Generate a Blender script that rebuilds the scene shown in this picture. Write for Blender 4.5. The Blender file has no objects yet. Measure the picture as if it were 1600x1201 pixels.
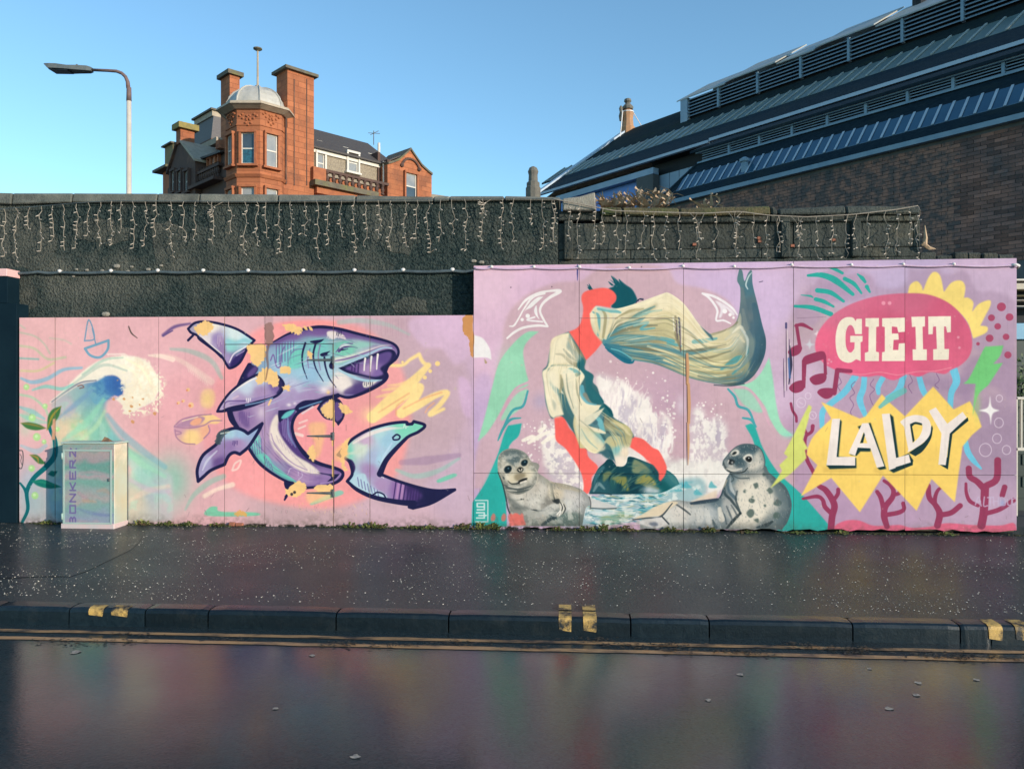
import bpy, bmesh, math, random
import numpy as np
from mathutils import Vector, Matrix

# ------------------------------------------------------------------ camera, sky, sun, exposure
SC = bpy.context.scene
COL = SC.collection
F_PX, CX, CY = 1200.0, 800.0, 600.5          # focal length and centre in photo pixels (1600 wide)
CAM_H, YAW = 1.62, math.radians(3.7)         # the camera is turned a little to the left of the wall's normal
WALL_D = 8.6                                 # distance to the painted boards
SUN_AZ, SUN_EL = math.radians(54.0), math.radians(14.0)   # behind the camera, to the right, low winter sun
cam_data = bpy.data.cameras.new('camera')
cam = bpy.data.objects.new('camera', cam_data)
COL.objects.link(cam)
cam.location = (0, 0, CAM_H)
cam.rotation_euler = (math.radians(90), 0, YAW)
cam_data.sensor_width = 36.0
cam_data.lens = 36.0 * F_PX / 1600.0
cam_data.clip_end = 3000.0
SC.camera = cam
world = bpy.data.worlds.new('World')
SC.world = world
world.use_nodes = True
wn = world.node_tree.nodes
sky = wn.new('ShaderNodeTexSky')
sky.sky_type = 'NISHITA'
sky.sun_disc = False
sky.sun_elevation = SUN_EL
sky.sun_rotation = math.pi - SUN_AZ
sky.air_density = 1.0
sky.dust_density = 0.1
sky.ozone_density = 1.5
wn['Background'].inputs['Strength'].default_value = 0.14
tint = wn.new('ShaderNodeMix'); tint.data_type = 'RGBA'; tint.blend_type = 'MULTIPLY'; tint.inputs[0].default_value = 1.0
tint.inputs[7].default_value = (0.74, 0.98, 1.05, 1)      # the photograph's cool, slightly cyan air
world.node_tree.links.new(sky.outputs['Color'], tint.inputs[6])
world.node_tree.links.new(tint.outputs[2], wn['Background'].inputs['Color'])
sun_data = bpy.data.lights.new('sun', 'SUN')
sun_data.energy = 2.85
sun_data.angle = math.radians(0.5)
sun_data.color = (1.0, 0.86, 0.70)
sun = bpy.data.objects.new('sun', sun_data)
COL.objects.link(sun)
SUN_DIR = Vector((math.sin(SUN_AZ) * math.cos(SUN_EL), -math.cos(SUN_AZ) * math.cos(SUN_EL), math.sin(SUN_EL)))
sun.rotation_euler = SUN_DIR.to_track_quat('Z', 'Y').to_euler()
sun.location = SUN_DIR * 30
SC.view_settings.view_transform = 'Standard'
SC.view_settings.look = 'None'
SC.view_settings.exposure = 0.75
SC.view_settings.gamma = 1.0
SC.view_settings.use_curve_mapping = False
SC.render.engine = 'CYCLES'
SC.cycles.use_denoising = True
SC.cycles.max_bounces = 6
# ------------------------------------------------------------------ the mural, drawn in wall coordinates
CS, SN = math.cos(YAW), math.sin(YAW)
def ray(px, py):
    u, v = (px - CX) / F_PX, -(py - CY) / F_PX
    return (CS * u - SN, SN * u + CS, v)          # right, forward and up of the turned camera
def on_wall(px, py, Y=WALL_D):                     # a photo pixel on a wall at depth Y: its X and Z there
    r = ray(px, py); k = Y / r[1]
    return r[0] * k, CAM_H + r[2] * k

PR = 255.0                                         # paint map, dots per metre
PX0, PX1 = on_wall(20, 600)[0], on_wall(1600, 600)[0]
PZ0, PZ1 = -0.06, on_wall(1590, 395)[1]
PW, PH = int((PX1 - PX0) * PR), int((PZ1 - PZ0) * PR)
CV = np.zeros((PH, PW, 3), np.float32)
CLIP = None
TR = (0.0, 0.0, 1.0)
prng = np.random.default_rng(7)
def Z(x0=0, y0=0, s=1.0):
    global TR
    TR = (x0, y0, s)
def to_r(x, y):                                    # drawing units -> photo pixel -> paint map
    X, Zz = on_wall(TR[0] + x / TR[2], TR[1] + y / TR[2])
    return (X - PX0) * PR, (PZ1 - Zz) * PR
RPX = PR * WALL_D / F_PX                           # paint dots per photo pixel
def pts(s):
    out = []
    for t in s.split():
        sharp = t.endswith('!')
        a, b = t.rstrip('!').split(',')
        out.append((float(a), float(b), sharp))
    return out
def spline(P, closed, n=6):
    P = [(*to_r(x, y), sh) for x, y, sh in P]
    m = len(P); out = []; src = []
    for i in range(m if closed else m - 1):
        p1, p2 = P[i], P[(i + 1) % m]
        p0 = P[i - 1] if (closed or i > 0) else None
        p3 = P[(i + 2) % m] if (closed or i + 2 < m) else None
        if p0 is None or p1[2]: p0 = (2 * p1[0] - p2[0], 2 * p1[1] - p2[1])
        if p3 is None or p2[2]: p3 = (2 * p2[0] - p1[0], 2 * p2[1] - p1[1])
        if p1[2] and p2[2]:
            out.append((p1[0], p1[1])); src.append(i); continue
        for k in range(n):
            t = k / n; t2, t3 = t * t, t * t * t
            out.append(tuple(0.5 * (2 * p1[j] + (p2[j] - p0[j]) * t + (2 * p0[j] - 5 * p1[j] + 4 * p2[j] - p3[j]) * t2
                             + (3 * p1[j] - p0[j] - 3 * p2[j] + p3[j]) * t3) for j in (0, 1)))
            src.append(i + t)
    if not closed:
        out.append(P[-1][:2]); src.append(m - 1)
    return np.array(out), np.array(src)
def cover(poly, pad=2):
    x0, y0 = np.floor(poly.min(0)).astype(int) - pad
    x1, y1 = np.ceil(poly.max(0)).astype(int) + pad
    x0, y0, x1, y1 = max(x0, 0), max(y0, 0), min(x1, PW), min(y1, PH)
    if x1 <= x0 or y1 <= y0: return None
    SS = 3
    ys = y0 + (np.arange((y1 - y0) * SS) + 0.5) / SS
    a, b = poly, np.roll(poly, -1, 0)
    keep = a[:, 1] != b[:, 1]
    a, b = a[keep], b[keep]
    cr = (a[None, :, 1] <= ys[:, None]) != (b[None, :, 1] <= ys[:, None])
    xi = a[None, :, 0] + (ys[:, None] - a[None, :, 1]) * ((b[:, 0] - a[:, 0]) / (b[:, 1] - a[:, 1]))[None]
    xi = np.where(cr, xi, 1e9); xi.sort(1)
    kmax = int(cr.sum(1).max()) if len(cr) else 0
    w = x1 - x0
    acc = np.zeros((y1 - y0, w + 2), np.float32)
    rows = np.arange(len(ys)) // SS
    for k in range(kmax):
        x = xi[:, k]; ok = x < 1e8
        x = np.clip(x[ok] - x0, 0, w); i = np.floor(x).astype(int); f = x - i
        sg = 1.0 if k % 2 == 0 else -1.0
        np.add.at(acc, (rows[ok], i), sg * (1 - f)); np.add.at(acc, (rows[ok], i + 1), sg * f)
    return x0, y0, np.clip(np.cumsum(acc, 1)[:, :w] / SS, 0, 1)
def boxblur(m, r):
    r = int(max(1, r))
    for ax in (0, 1):
        for _ in range(2):
            p = np.pad(m, [(r + 1, r) if i == ax else (0, 0) for i in (0, 1)], mode='edge')
            c = np.cumsum(p, ax, dtype=np.float64)
            n = m.shape[ax]
            m = ((np.take(c, np.arange(2 * r + 1, 2 * r + 1 + n), ax) - np.take(c, np.arange(0, n), ax)) / (2 * r + 1)).astype(np.float32)
    return m
def put(x0, y0, m, col, a=1.0):
    if m is None or m.size == 0: return
    h, w = m.shape
    if CLIP is not None: m = m * CLIP[y0:y0 + h, x0:x0 + w]
    m = (m * a)[..., None]
    c = np.asarray(col, np.float32)
    if c.ndim == 1: c = c / 255.0
    CV[y0:y0 + h, x0:x0 + w] = CV[y0:y0 + h, x0:x0 + w] * (1 - m) + c * m
def F(s, col, a=1.0, soft=0.0):                    # filled outline, edges soft by so many photo pixels
    poly = spline(pts(s), True)[0]
    r = soft * RPX
    c = cover(poly, 2 + int(2.5 * r))
    if c is None: return
    x0, y0, m = c
    if r > 0.5: m = boxblur(m, r * 0.6)
    put(x0, y0, m, col, a)
def GR(s, stops, a=1.0, soft=0.0):                 # filled outline with colours blended between anchor points
    poly = spline(pts(s), True)[0]
    r = soft * RPX
    c = cover(poly, 2 + int(2.5 * r))
    if c is None: return
    x0, y0, m = c
    if r > 0.5: m = boxblur(m, r * 0.6)
    h, w = m.shape
    yy, xx = np.mgrid[y0:y0 + h, x0:x0 + w].astype(np.float32)
    num = np.zeros((h, w, 3), np.float32); den = np.zeros((h, w), np.float32)
    for (sx, sy, cc) in stops:
        qx, qy = to_r(sx, sy)
        wt = 1.0 / (((xx - qx) ** 2 + (yy - qy) ** 2) + 30.0) ** 1.8
        num += wt[..., None] * (np.asarray(cc, np.float32) / 255.0); den += wt
    put(x0, y0, m, num / den[..., None], a)
def MASK(s):
    m = np.zeros((PH, PW), np.float32)
    c = cover(spline(pts(s), True)[0])
    if c is not None:
        x0, y0, k = c; m[y0:y0 + k.shape[0], x0:x0 + k.shape[1]] = k
    return m
def S(s, w, col, a=1.0, soft=0.0, closed=False):   # brush stroke, width(s) in photo pixels
    P = pts(s) if isinstance(s, str) else s
    line, src = spline(P, closed, 5)
    if closed: line = np.vstack([line, line[:1]]); src = np.append(src, len(P))
    ws = np.asarray(w if isinstance(w, (list, tuple)) else [w], float)
    wv = np.interp(src / max(1e-6, src[-1]), np.linspace(0, 1, len(ws)), ws) * RPX / 2
    sf = max(1.0, soft * RPX)
    pad = wv.max() + sf + 2
    x0, y0 = np.floor(line.min(0) - pad).astype(int); x1, y1 = np.ceil(line.max(0) + pad).astype(int)
    x0, y0, x1, y1 = max(x0, 0), max(y0, 0), min(x1, PW), min(y1, PH)
    if x1 <= x0 or y1 <= y0: return
    sd = np.full((y1 - y0, x1 - x0), 1e6, np.float32)
    for i in range(len(line) - 1):
        p, q = line[i], line[i + 1]
        ax0 = max(x0, int(min(p[0], q[0]) - pad)); ax1 = min(x1, int(max(p[0], q[0]) + pad) + 1)
        ay0 = max(y0, int(min(p[1], q[1]) - pad)); ay1 = min(y1, int(max(p[1], q[1]) + pad) + 1)
        if ax1 <= ax0 or ay1 <= ay0: continue
        yy, xx = np.mgrid[ay0:ay1, ax0:ax1].astype(np.float32) + 0.5
        dx, dy = q - p; L2 = dx * dx + dy * dy + 1e-9
        t = np.clip(((xx - p[0]) * dx + (yy - p[1]) * dy) / L2, 0, 1)
        d = np.hypot(xx - p[0] - t * dx, yy - p[1] - t * dy) - (wv[i] + (wv[i + 1] - wv[i]) * t)
        v = sd[ay0 - y0:ay1 - y0, ax0 - x0:ax1 - x0]
        np.minimum(v, d, out=v)
    put(x0, y0, np.clip(0.5 - sd / sf, 0, 1), col, a)
def D(x, y, r, col, a=1.0, soft=0.0):
    S([(x, y, 0), (x + 0.01, y, 0)], 2 * r, col, a, soft)
def B(x, y, rx, ry, col, a=0.6, ang=0.0):          # spray-can blob, radii in drawing units
    qx, qy = to_r(x, y)
    k = RPX / TR[2]; rx, ry = rx * k, ry * k
    R = 2.2 * max(rx, ry)
    x0, x1, y0, y1 = max(0, int(qx - R)), min(PW, int(qx + R)), max(0, int(qy - R)), min(PH, int(qy + R))
    if x1 <= x0 or y1 <= y0: return
    yy, xx = np.mgrid[y0:y1, x0:x1].astype(np.float32)
    c, s = math.cos(math.radians(ang)), math.sin(math.radians(ang))
    dx, dy = xx - qx, yy - qy
    e = ((dx * c + dy * s) / rx) ** 2 + ((dy * c - dx * s) / ry) ** 2
    put(x0, y0, np.exp(-1.2 * e), col, a)
def noise2(h, w, cell, oct=3):
    out = np.zeros((h, w), np.float32); amp = 1.0; tot = 0
    for o in range(oct):
        n = max(2, int(h / cell) + 2); k = max(2, int(w / cell) + 2)
        g = prng.random((n + 2, k + 2)).astype(np.float32)
        y = np.linspace(0, n - 1e-3, h); x = np.linspace(0, k - 1e-3, w)
        yi, xi = y.astype(int), x.astype(int)
        fy, fx = (y - yi)[:, None], (x - xi)[None]
        fy, fx = fy * fy * (3 - 2 * fy), fx * fx * (3 - 2 * fx)
        out += amp * ((g[yi][:, xi] * (1 - fx) + g[yi][:, xi + 1] * fx) * (1 - fy) + (g[yi + 1][:, xi] * (1 - fx) + g[yi + 1][:, xi + 1] * fx) * fy)
        tot += amp; amp *= 0.5; cell = cell / 2.1
    return out / tot
def ragged(s, col, a=1.0, rough=5.0, seed=1, soft=0.0):   # peeled-paint patch with a torn edge
    rr = random.Random(seed)
    poly = spline(pts(s), True, 8)[0]
    c0 = poly.mean(0)
    q = np.array([p + np.array([rr.uniform(-1, 1), rr.uniform(-1, 1)]) * rough for p in poly])
    c = cover(q)
    if c is None: return
    x0, y0, m = c
    put(x0, y0, m, col, a)
def foam(s, col, a=.9, cell=10.0, thr=.45, k=5.0, soft=6.0, stretch=1.0):   # spray: a soft area broken up by noise
    c = cover(spline(pts(s), True)[0], 2 + int(2.5 * soft * RPX))
    if c is None: return
    x0, y0, m = c
    m = boxblur(m, soft * RPX * .6); h, w = m.shape
    n = noise2(max(8, int(h / stretch)), w, cell, 4)
    if stretch != 1.0: n = n[np.minimum((np.arange(h) / stretch).astype(int), n.shape[0] - 1)]
    put(x0, y0, m * np.clip((n - thr) * k + (m - .5) * .6, 0, 1), col, a)
def shade(s, col, w=10.0, a=.35, soft=8.0):        # dark or light along the inside of an outline (inside CLIP)
    S(s, w, col, a, soft, closed=True)
def flow(A, Bq, n, seed, cols, w=(.8, 2.6), a=(.35, .75), span=(.25, .9), soft=1.0):   # strokes between two guide lines
    rr = random.Random(seed); A, Bq = [np.array([p[:2] for p in pts(q)]) for q in (A, Bq)]
    ts = np.linspace(0, 1, 24)
    ra = np.stack([np.interp(ts, np.linspace(0, 1, len(A)), A[:, i]) for i in (0, 1)], 1); rb = np.stack([np.interp(ts, np.linspace(0, 1, len(Bq)), Bq[:, i]) for i in (0, 1)], 1)
    for i in range(n):
        v = rr.random(); L = rr.uniform(*span); t0 = rr.uniform(0, 1 - L); dv = rr.uniform(-.08, .08)
        P = []
        for k in range(7):
            t = t0 + L * k / 6; vv = min(1, max(0, v + dv * k / 6)); j = t * 23; j0 = min(22, int(j)); f = j - j0
            q = (ra[j0] * (1 - f) + ra[j0 + 1] * f) * (1 - vv) + (rb[j0] * (1 - f) + rb[j0 + 1] * f) * vv; P.append((q[0], q[1], 0))
        ww = rr.uniform(*w); S(P, [ww * .3, ww, ww * 1.1, ww * .8, ww * .2], cols[rr.randrange(len(cols))] if not callable(cols) else cols(v, rr), rr.uniform(*a), soft)
def fur(n, box, seed, cols, L=(4, 9), ang=60, w=.9, a=.4):
    rr = random.Random(seed)
    for i in range(n):
        x, y = rr.uniform(box[0], box[2]), rr.uniform(box[1], box[3]); l = rr.uniform(*L); t = math.radians(ang + rr.uniform(-25, 25)); S([(x, y, 0), (x + l * math.cos(t), y + l * math.sin(t), 0)], w, cols[rr.randrange(len(cols))], a, .7)
NAVY, PURP, LPUR, SKYB, AQUA, CREAM = (30, 32, 74), (112, 84, 146), (166, 140, 184), (160, 198, 226), (118, 208, 192), (242, 226, 214)
PEEL, CORAL, CLOTH = (250, 206, 140), (251, 104, 98), (242, 229, 198)
TEAL, DTEAL, MINT, OLIVE = (44, 172, 166), (8, 84, 98), (152, 212, 182), (152, 142, 100)
MAR, YEL, LBLUE, LET, BLK = (150, 58, 94), (250, 212, 112), (112, 196, 226), (240, 228, 224), (12, 50, 56)

def paint_background():
    CV[:] = np.array((233, 184, 191), np.float32) / 255
    Z()
    # left boards: pink, salmon disc behind the shark, mauve and lilac towards the join
    GR('20,485! 745,485! 745,835! 20,835!', [(40, 500, (240, 188, 192)), (250, 520, (234, 182, 190)), (120, 650, (236, 186, 190)), (430, 505, (222, 176, 186)),
        (560, 505, (214, 178, 192)), (700, 510, (217, 180, 208)), (720, 600, (205, 175, 200)), (650, 620, (196, 168, 178)), (700, 760, (206, 178, 200)),
        (640, 800, (214, 180, 196)), (300, 800, (228, 178, 186)), (60, 800, (226, 178, 186)), (300, 640, (234, 174, 182)), (470, 815, (200, 168, 176))])
    F('600,500 690,520 728,575 730,640 705,700 660,760 590,790 560,640', (197, 168, 178), 0.55, 10)
    F('640,500 735,497 737,545 712,570 690,545 660,540', (219, 186, 216), 0.8, 5)
    F('716,590 735,600 735,650 722,640', (215, 180, 216), 0.8, 4)
    Z(240, 485, 3.3333)
    GR('620,70 860,52 1110,95 1280,280 1335,480 1330,660 1260,860 1090,985 880,1030 620,1000 430,930 300,800 255,640 300,420 380,280 480,140',
       [(620, 80, (250, 160, 162)), (1300, 640, (248, 160, 160)), (1230, 380, (244, 164, 166)), (700, 960, (252, 162, 162)), (420, 850, (250, 162, 166)), (270, 600, (240, 164, 172)), (790, 640, (250, 158, 164))], 0.9, 7)
    F('620,78 700,60 860,50 980,66 900,74 740,80', (255, 158, 156), 0.7, 3)
    # mint and cream sweeps
    for s, w, c, a in (('90,200 190,212 300,262 355,350', [4, 9, 6], (150, 190, 180), .55), ('0,232 90,240 190,290 300,370', [5, 7, 11], (246, 216, 204), .5),
                       ('165,1035 210,960 290,895 365,862', [3, 9, 8], (165, 190, 180), .75), ('265,965 330,930 412,905', [7, 6, 8], (252, 222, 208), .9),
                       ('965,62 1080,52 1220,75 1330,125', [7, 8, 3], (176, 192, 190), .65), ('1265,830 1360,862 1480,835 1590,770', [5, 9, 4], (155, 200, 190), .6),
                       ('1290,790 1420,780 1590,752', [8, 14, 7], (150, 120, 160), .4), ('50,128 110,85 190,68', [5, 5, 3], (108, 84, 140), .9)):
        S(s, w, c, a, 3)
    F('1478,880 1560,848 1575,862 1490,895', (120, 206, 180), .9, 1)
    F('290,1025 330,1020 350,1045 530,1050 530,1067 280,1067', (112, 204, 168), .85, 1.5)
    F('820,1000 900,960 970,935 985,955 900,985 830,1010', (120, 206, 186), .8, 1)
    S('410,830 425,795 455,780 440,820 412,832', 3, (250, 214, 208), .9, 1)
    for i in range(9): S(f'{170+i*12},{268+i*9} {185+i*12},{318+i*9}', 1.6, (248, 222, 212), .5, 1)
    S('740,640 775,650', 5, (252, 226, 220), .8, 1); S('755,615 790,600', 3, (252, 226, 220), .8, 1); S('760,585 800,570', 3, (252, 226, 220), .7, 1)
    # stray marks
    Z(0, 480, 3.336)
    S('670,100 685,135 715,160', [2, 2.4, 1.2], (96, 84, 80))
    S('850,148 900,122', [3, 2], (108, 88, 140))

def paint_wave():
    Z(0, 480, 3.336)
    # sea-green wash low down and the tall curl
    B(330, 1050, 260, 120, (188, 200, 200), .6); B(900, 900, 110, 150, (128, 196, 176), .75); B(760, 900, 120, 110, (150, 202, 182), .75)
    B(170, 1000, 120, 160, (150, 196, 205), .6); B(860, 1050, 90, 60, (188, 192, 190), .5)
    GR('265,500! 330,440 420,400 520,365 600,352 640,420 560,480 550,560 600,650 680,730 800,800 901,880! 901,1110! 640,1130 300,1110 250,900 270,700 290,600',
       [(350, 520, (190, 190, 200)), (420, 480, (150, 190, 190)), (520, 420, (90, 140, 190)), (600, 390, (50, 100, 170)), (480, 560, (130, 190, 175)), (400, 640, (176, 210, 160)),
        (330, 650, (230, 200, 170)), (520, 640, (130, 195, 175)), (600, 680, (125, 190, 190)), (700, 760, (140, 200, 185)), (740, 860, (150, 205, 195)), (660, 830, (215, 190, 190)),
        (700, 1000, (205, 200, 185)), (800, 960, (175, 190, 200)), (880, 1000, (200, 190, 195)), (330, 1000, (150, 190, 210)), (330, 760, (140, 190, 190))], .92, 6)
    foam('300,520 420,470 520,560 600,700 760,820 880,900 880,1080 320,1080 280,760', (176, 214, 200), .5, 26, .5, 5, 6); foam('300,560 420,560 460,700 320,760', (220, 206, 176), .5, 22, .48, 5, 5)
    GR('455,432! 480,402 510,386 530,362 560,355! 575,360 600,356! 625,375 640,410 640,450! 615,462 590,458 560,480 530,500 490,500', [(610, 395, (62, 106, 176)), (570, 410, (66, 116, 182)), (520, 420, (92, 152, 192)), (475, 440, (134, 186, 190)), (540, 480, (112, 172, 196)), (630, 445, (60, 110, 180))], .95, 1.2)
    B(470, 470, 60, 70, (110, 165, 195), .6)
    for s, w, c, a in (('300,580 400,500 480,430', [3, 9, 6], (120, 160, 200), .55), ('330,690 450,600 540,480', [5, 12, 6], (150, 215, 185), .6), ('420,690 500,620 545,540', [4, 8, 4], (190, 220, 180), .6),
                       ('560,560 640,660 760,760 860,830', [6, 12, 8], (120, 180, 195), .6), ('600,700 720,800 860,880', [5, 10, 6], (160, 215, 190), .6),
                       ('640,760 760,900 880,1000', [8, 16, 10], (170, 205, 205), .5), ('670,1010 760,960 880,930', [5, 10, 6], (235, 205, 190), .5), ('680,900 780,950 880,960', [6, 9, 6], (200, 180, 205), .5)):
        S(s, w, c, a, 4)
    # white crest
    F('255,498! 330,430 410,350 500,285 600,255 700,255 770,285 815,350 840,410 820,450 800,490 740,520 690,545 650,550 640,510 600,475 640,455 640,400 610,360 560,355 500,385 420,400 340,450 270,495', (246, 238, 222), .97, 2)
    F('700,265 780,310 820,390 800,470 720,510 650,520 660,440 700,400 690,330', (250, 230, 200), .7, 5)
    foam('640,300 760,270 850,360 860,430 830,520 720,570 640,570 630,500', (250, 238, 216), .95, 7, .50, 9, 5); foam('560,255 700,250 800,320 830,420 760,500 690,470 720,380 640,320', (254, 248, 230), .8, 12, .5, 6, 4); foam('470,420 560,350 640,380 645,455 560,480', (56, 104, 172), .3, 9, .5, 7, 2)
    S('270,492 340,440 420,392 500,380', [2, 3, 2], (120, 128, 150), .8, 1)
    S('300,470 420,370 540,300 660,330', [2, 6, 3], (180, 200, 190), .6, 2); S('430,350 540,275 640,262', [3, 5, 2], (150, 195, 180), .5, 2)
    S('660,270 740,320 790,400', [3, 5, 3], (252, 246, 214), .8, 2); S('620,300 700,340 740,420', [3, 4, 3], (252, 246, 220), .7, 2)
    S('560,245 650,243', 3, (250, 226, 220), .8, 1); S('775,250 840,255 901,272', [3, 7, 8], (252, 226, 214), .8, 1.5)
    rr = random.Random(3)
    for i in range(60): D(rr.uniform(630, 830), rr.uniform(380, 560), rr.uniform(.6, 2.4), (250, 238, 214), .8)
    for x, y, r in ((590, 478, 3), (645, 478, 3), (690, 470, 1.5), (744, 478, 2.4), (726, 508, 2.2), (684, 515, 3.2), (676, 540, 2.4), (690, 595, 4), (805, 552, 4), (612, 380, 1.6)):
        ragged(f'{x-r*2.6},{y} {x},{y-r*2.2} {x+r*2.8},{y-1} {x+2},{y+r*2.4}', (214, 152, 96), .85, 1.6, int(x * y))
    S('405,410 425,405 436,416 415,422', 2, (130, 90, 90), .8)
    # sail boat
    S('440,175 462,65 492,160 440,175', 2.2, (120, 160, 190)); S('480,110 498,190', 2, (120, 160, 190))
    for i in range(7): S(f'{452+i*3},{100+i*10} {470+i*2},{95+i*10}', 1.2, (190, 190, 205), .8)
    S('442,215 565,172! 560,220 520,260 470,250 442,215', 4, (120, 168, 196), closed=False)
    # pastel swirls on the left
    for s, w, c, a in (('100,130 180,150 230,190 260,240', 3, (176, 205, 176), .5), ('100,200 180,215 250,270 340,260', 4, (182, 210, 165), .55), ('100,265 200,270', 3, (120, 190, 180), .7),
                       ('110,330 200,330 280,290', 4, (210, 210, 150), .6), ('110,370 170,390 250,370 330,325 425,315', [4, 7, 6, 4], (140, 190, 215), .8), ('170,430 240,412 320,425 380,400', [3, 6, 6, 3], (140, 210, 200), .8),
                       ('105,455 170,470 230,520 250,560', 4, (170, 215, 180), .7), ('100,90 130,110', 3, (180, 205, 180), .5), ('260,160 330,170 370,190', 3, (190, 205, 180), .4),
                       ('105,520 170,545 230,580', [4, 9, 4], (140, 200, 205), .7), ('105,560 180,590 240,600', [4, 10, 4], (150, 210, 190), .6), ('110,720 190,750 240,720', [4, 9, 6], (160, 200, 215), .6)):
        S(s, w, c, a, 2)
    B(150, 570, 50, 40, (140, 215, 185), .6); B(130, 640, 40, 40, (190, 215, 190), .5); B(150, 900, 60, 90, (175, 195, 215), .6)
    for x, y, r in ((138, 415, 5), (235, 515, 4.5), (168, 575, 6), (192, 675, 6.5), (165, 838, 5.5), (182, 980, 6), (298, 635, 4), (230, 700, 4)):
        D(x, y, r, (176, 226, 150), .9, 2); D(x - 3, y - 4, r * .4, (214, 244, 190), .8, 1)
    # kelp plant
    KT, KL = (14, 108, 118), (66, 120, 70)
    S('115,1120 145,1050 140,960 175,890 240,830 285,770 285,690 262,640 258,600', [5, 6, 7, 8, 9, 8, 6, 5], KT, 1, .8)
    S('105,915 130,950 142,1000', [3, 5, 5], KT, 1, .8)
    for s, c1, c2 in (('245,640! 250,570 275,530 318,515! 305,570 265,620', KL, (168, 150, 60)), ('108,603! 150,598 205,610 240,630! 190,640 140,630', KL, (140, 130, 70)), ('155,768! 195,770 240,815! 200,812', KL, (170, 140, 70)),
                      ('165,905! 220,895 275,915 318,935! 260,943 200,930', (20, 120, 110), (40, 140, 120)), ('250,870! 270,855 300,852! 280,880', (20, 110, 110), (30, 120, 110))):
        F(s, c1, 1, .6)
        p = pts(s); S(f'{p[0][0]},{p[0][1]} {sum(q[0] for q in p)/len(p)-4},{sum(q[1] for q in p)/len(p)-8} {p[3][0]},{p[3][1]}', [1, 4, 1], c2, .85, 1.5)
    F('275,580! 290,580! 288,690! 268,690!', (214, 160, 130), .95, .6)
    S('100,745 118,750 120,800 112,838 98,835', 1.6, (70, 74, 80), .9); S('105,765 112,780 108,800 114,820', 1.2, (70, 74, 80), .8)

def scribble(x, y, w, h, n, col, width=1.2, a=.9):
    for i in range(n): S(f'{x+i*w/n},{y} {x+i*w/n-2},{y+h*(0.75+0.25*math.sin(i*2.1))}', width, col, a, .6)

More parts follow.
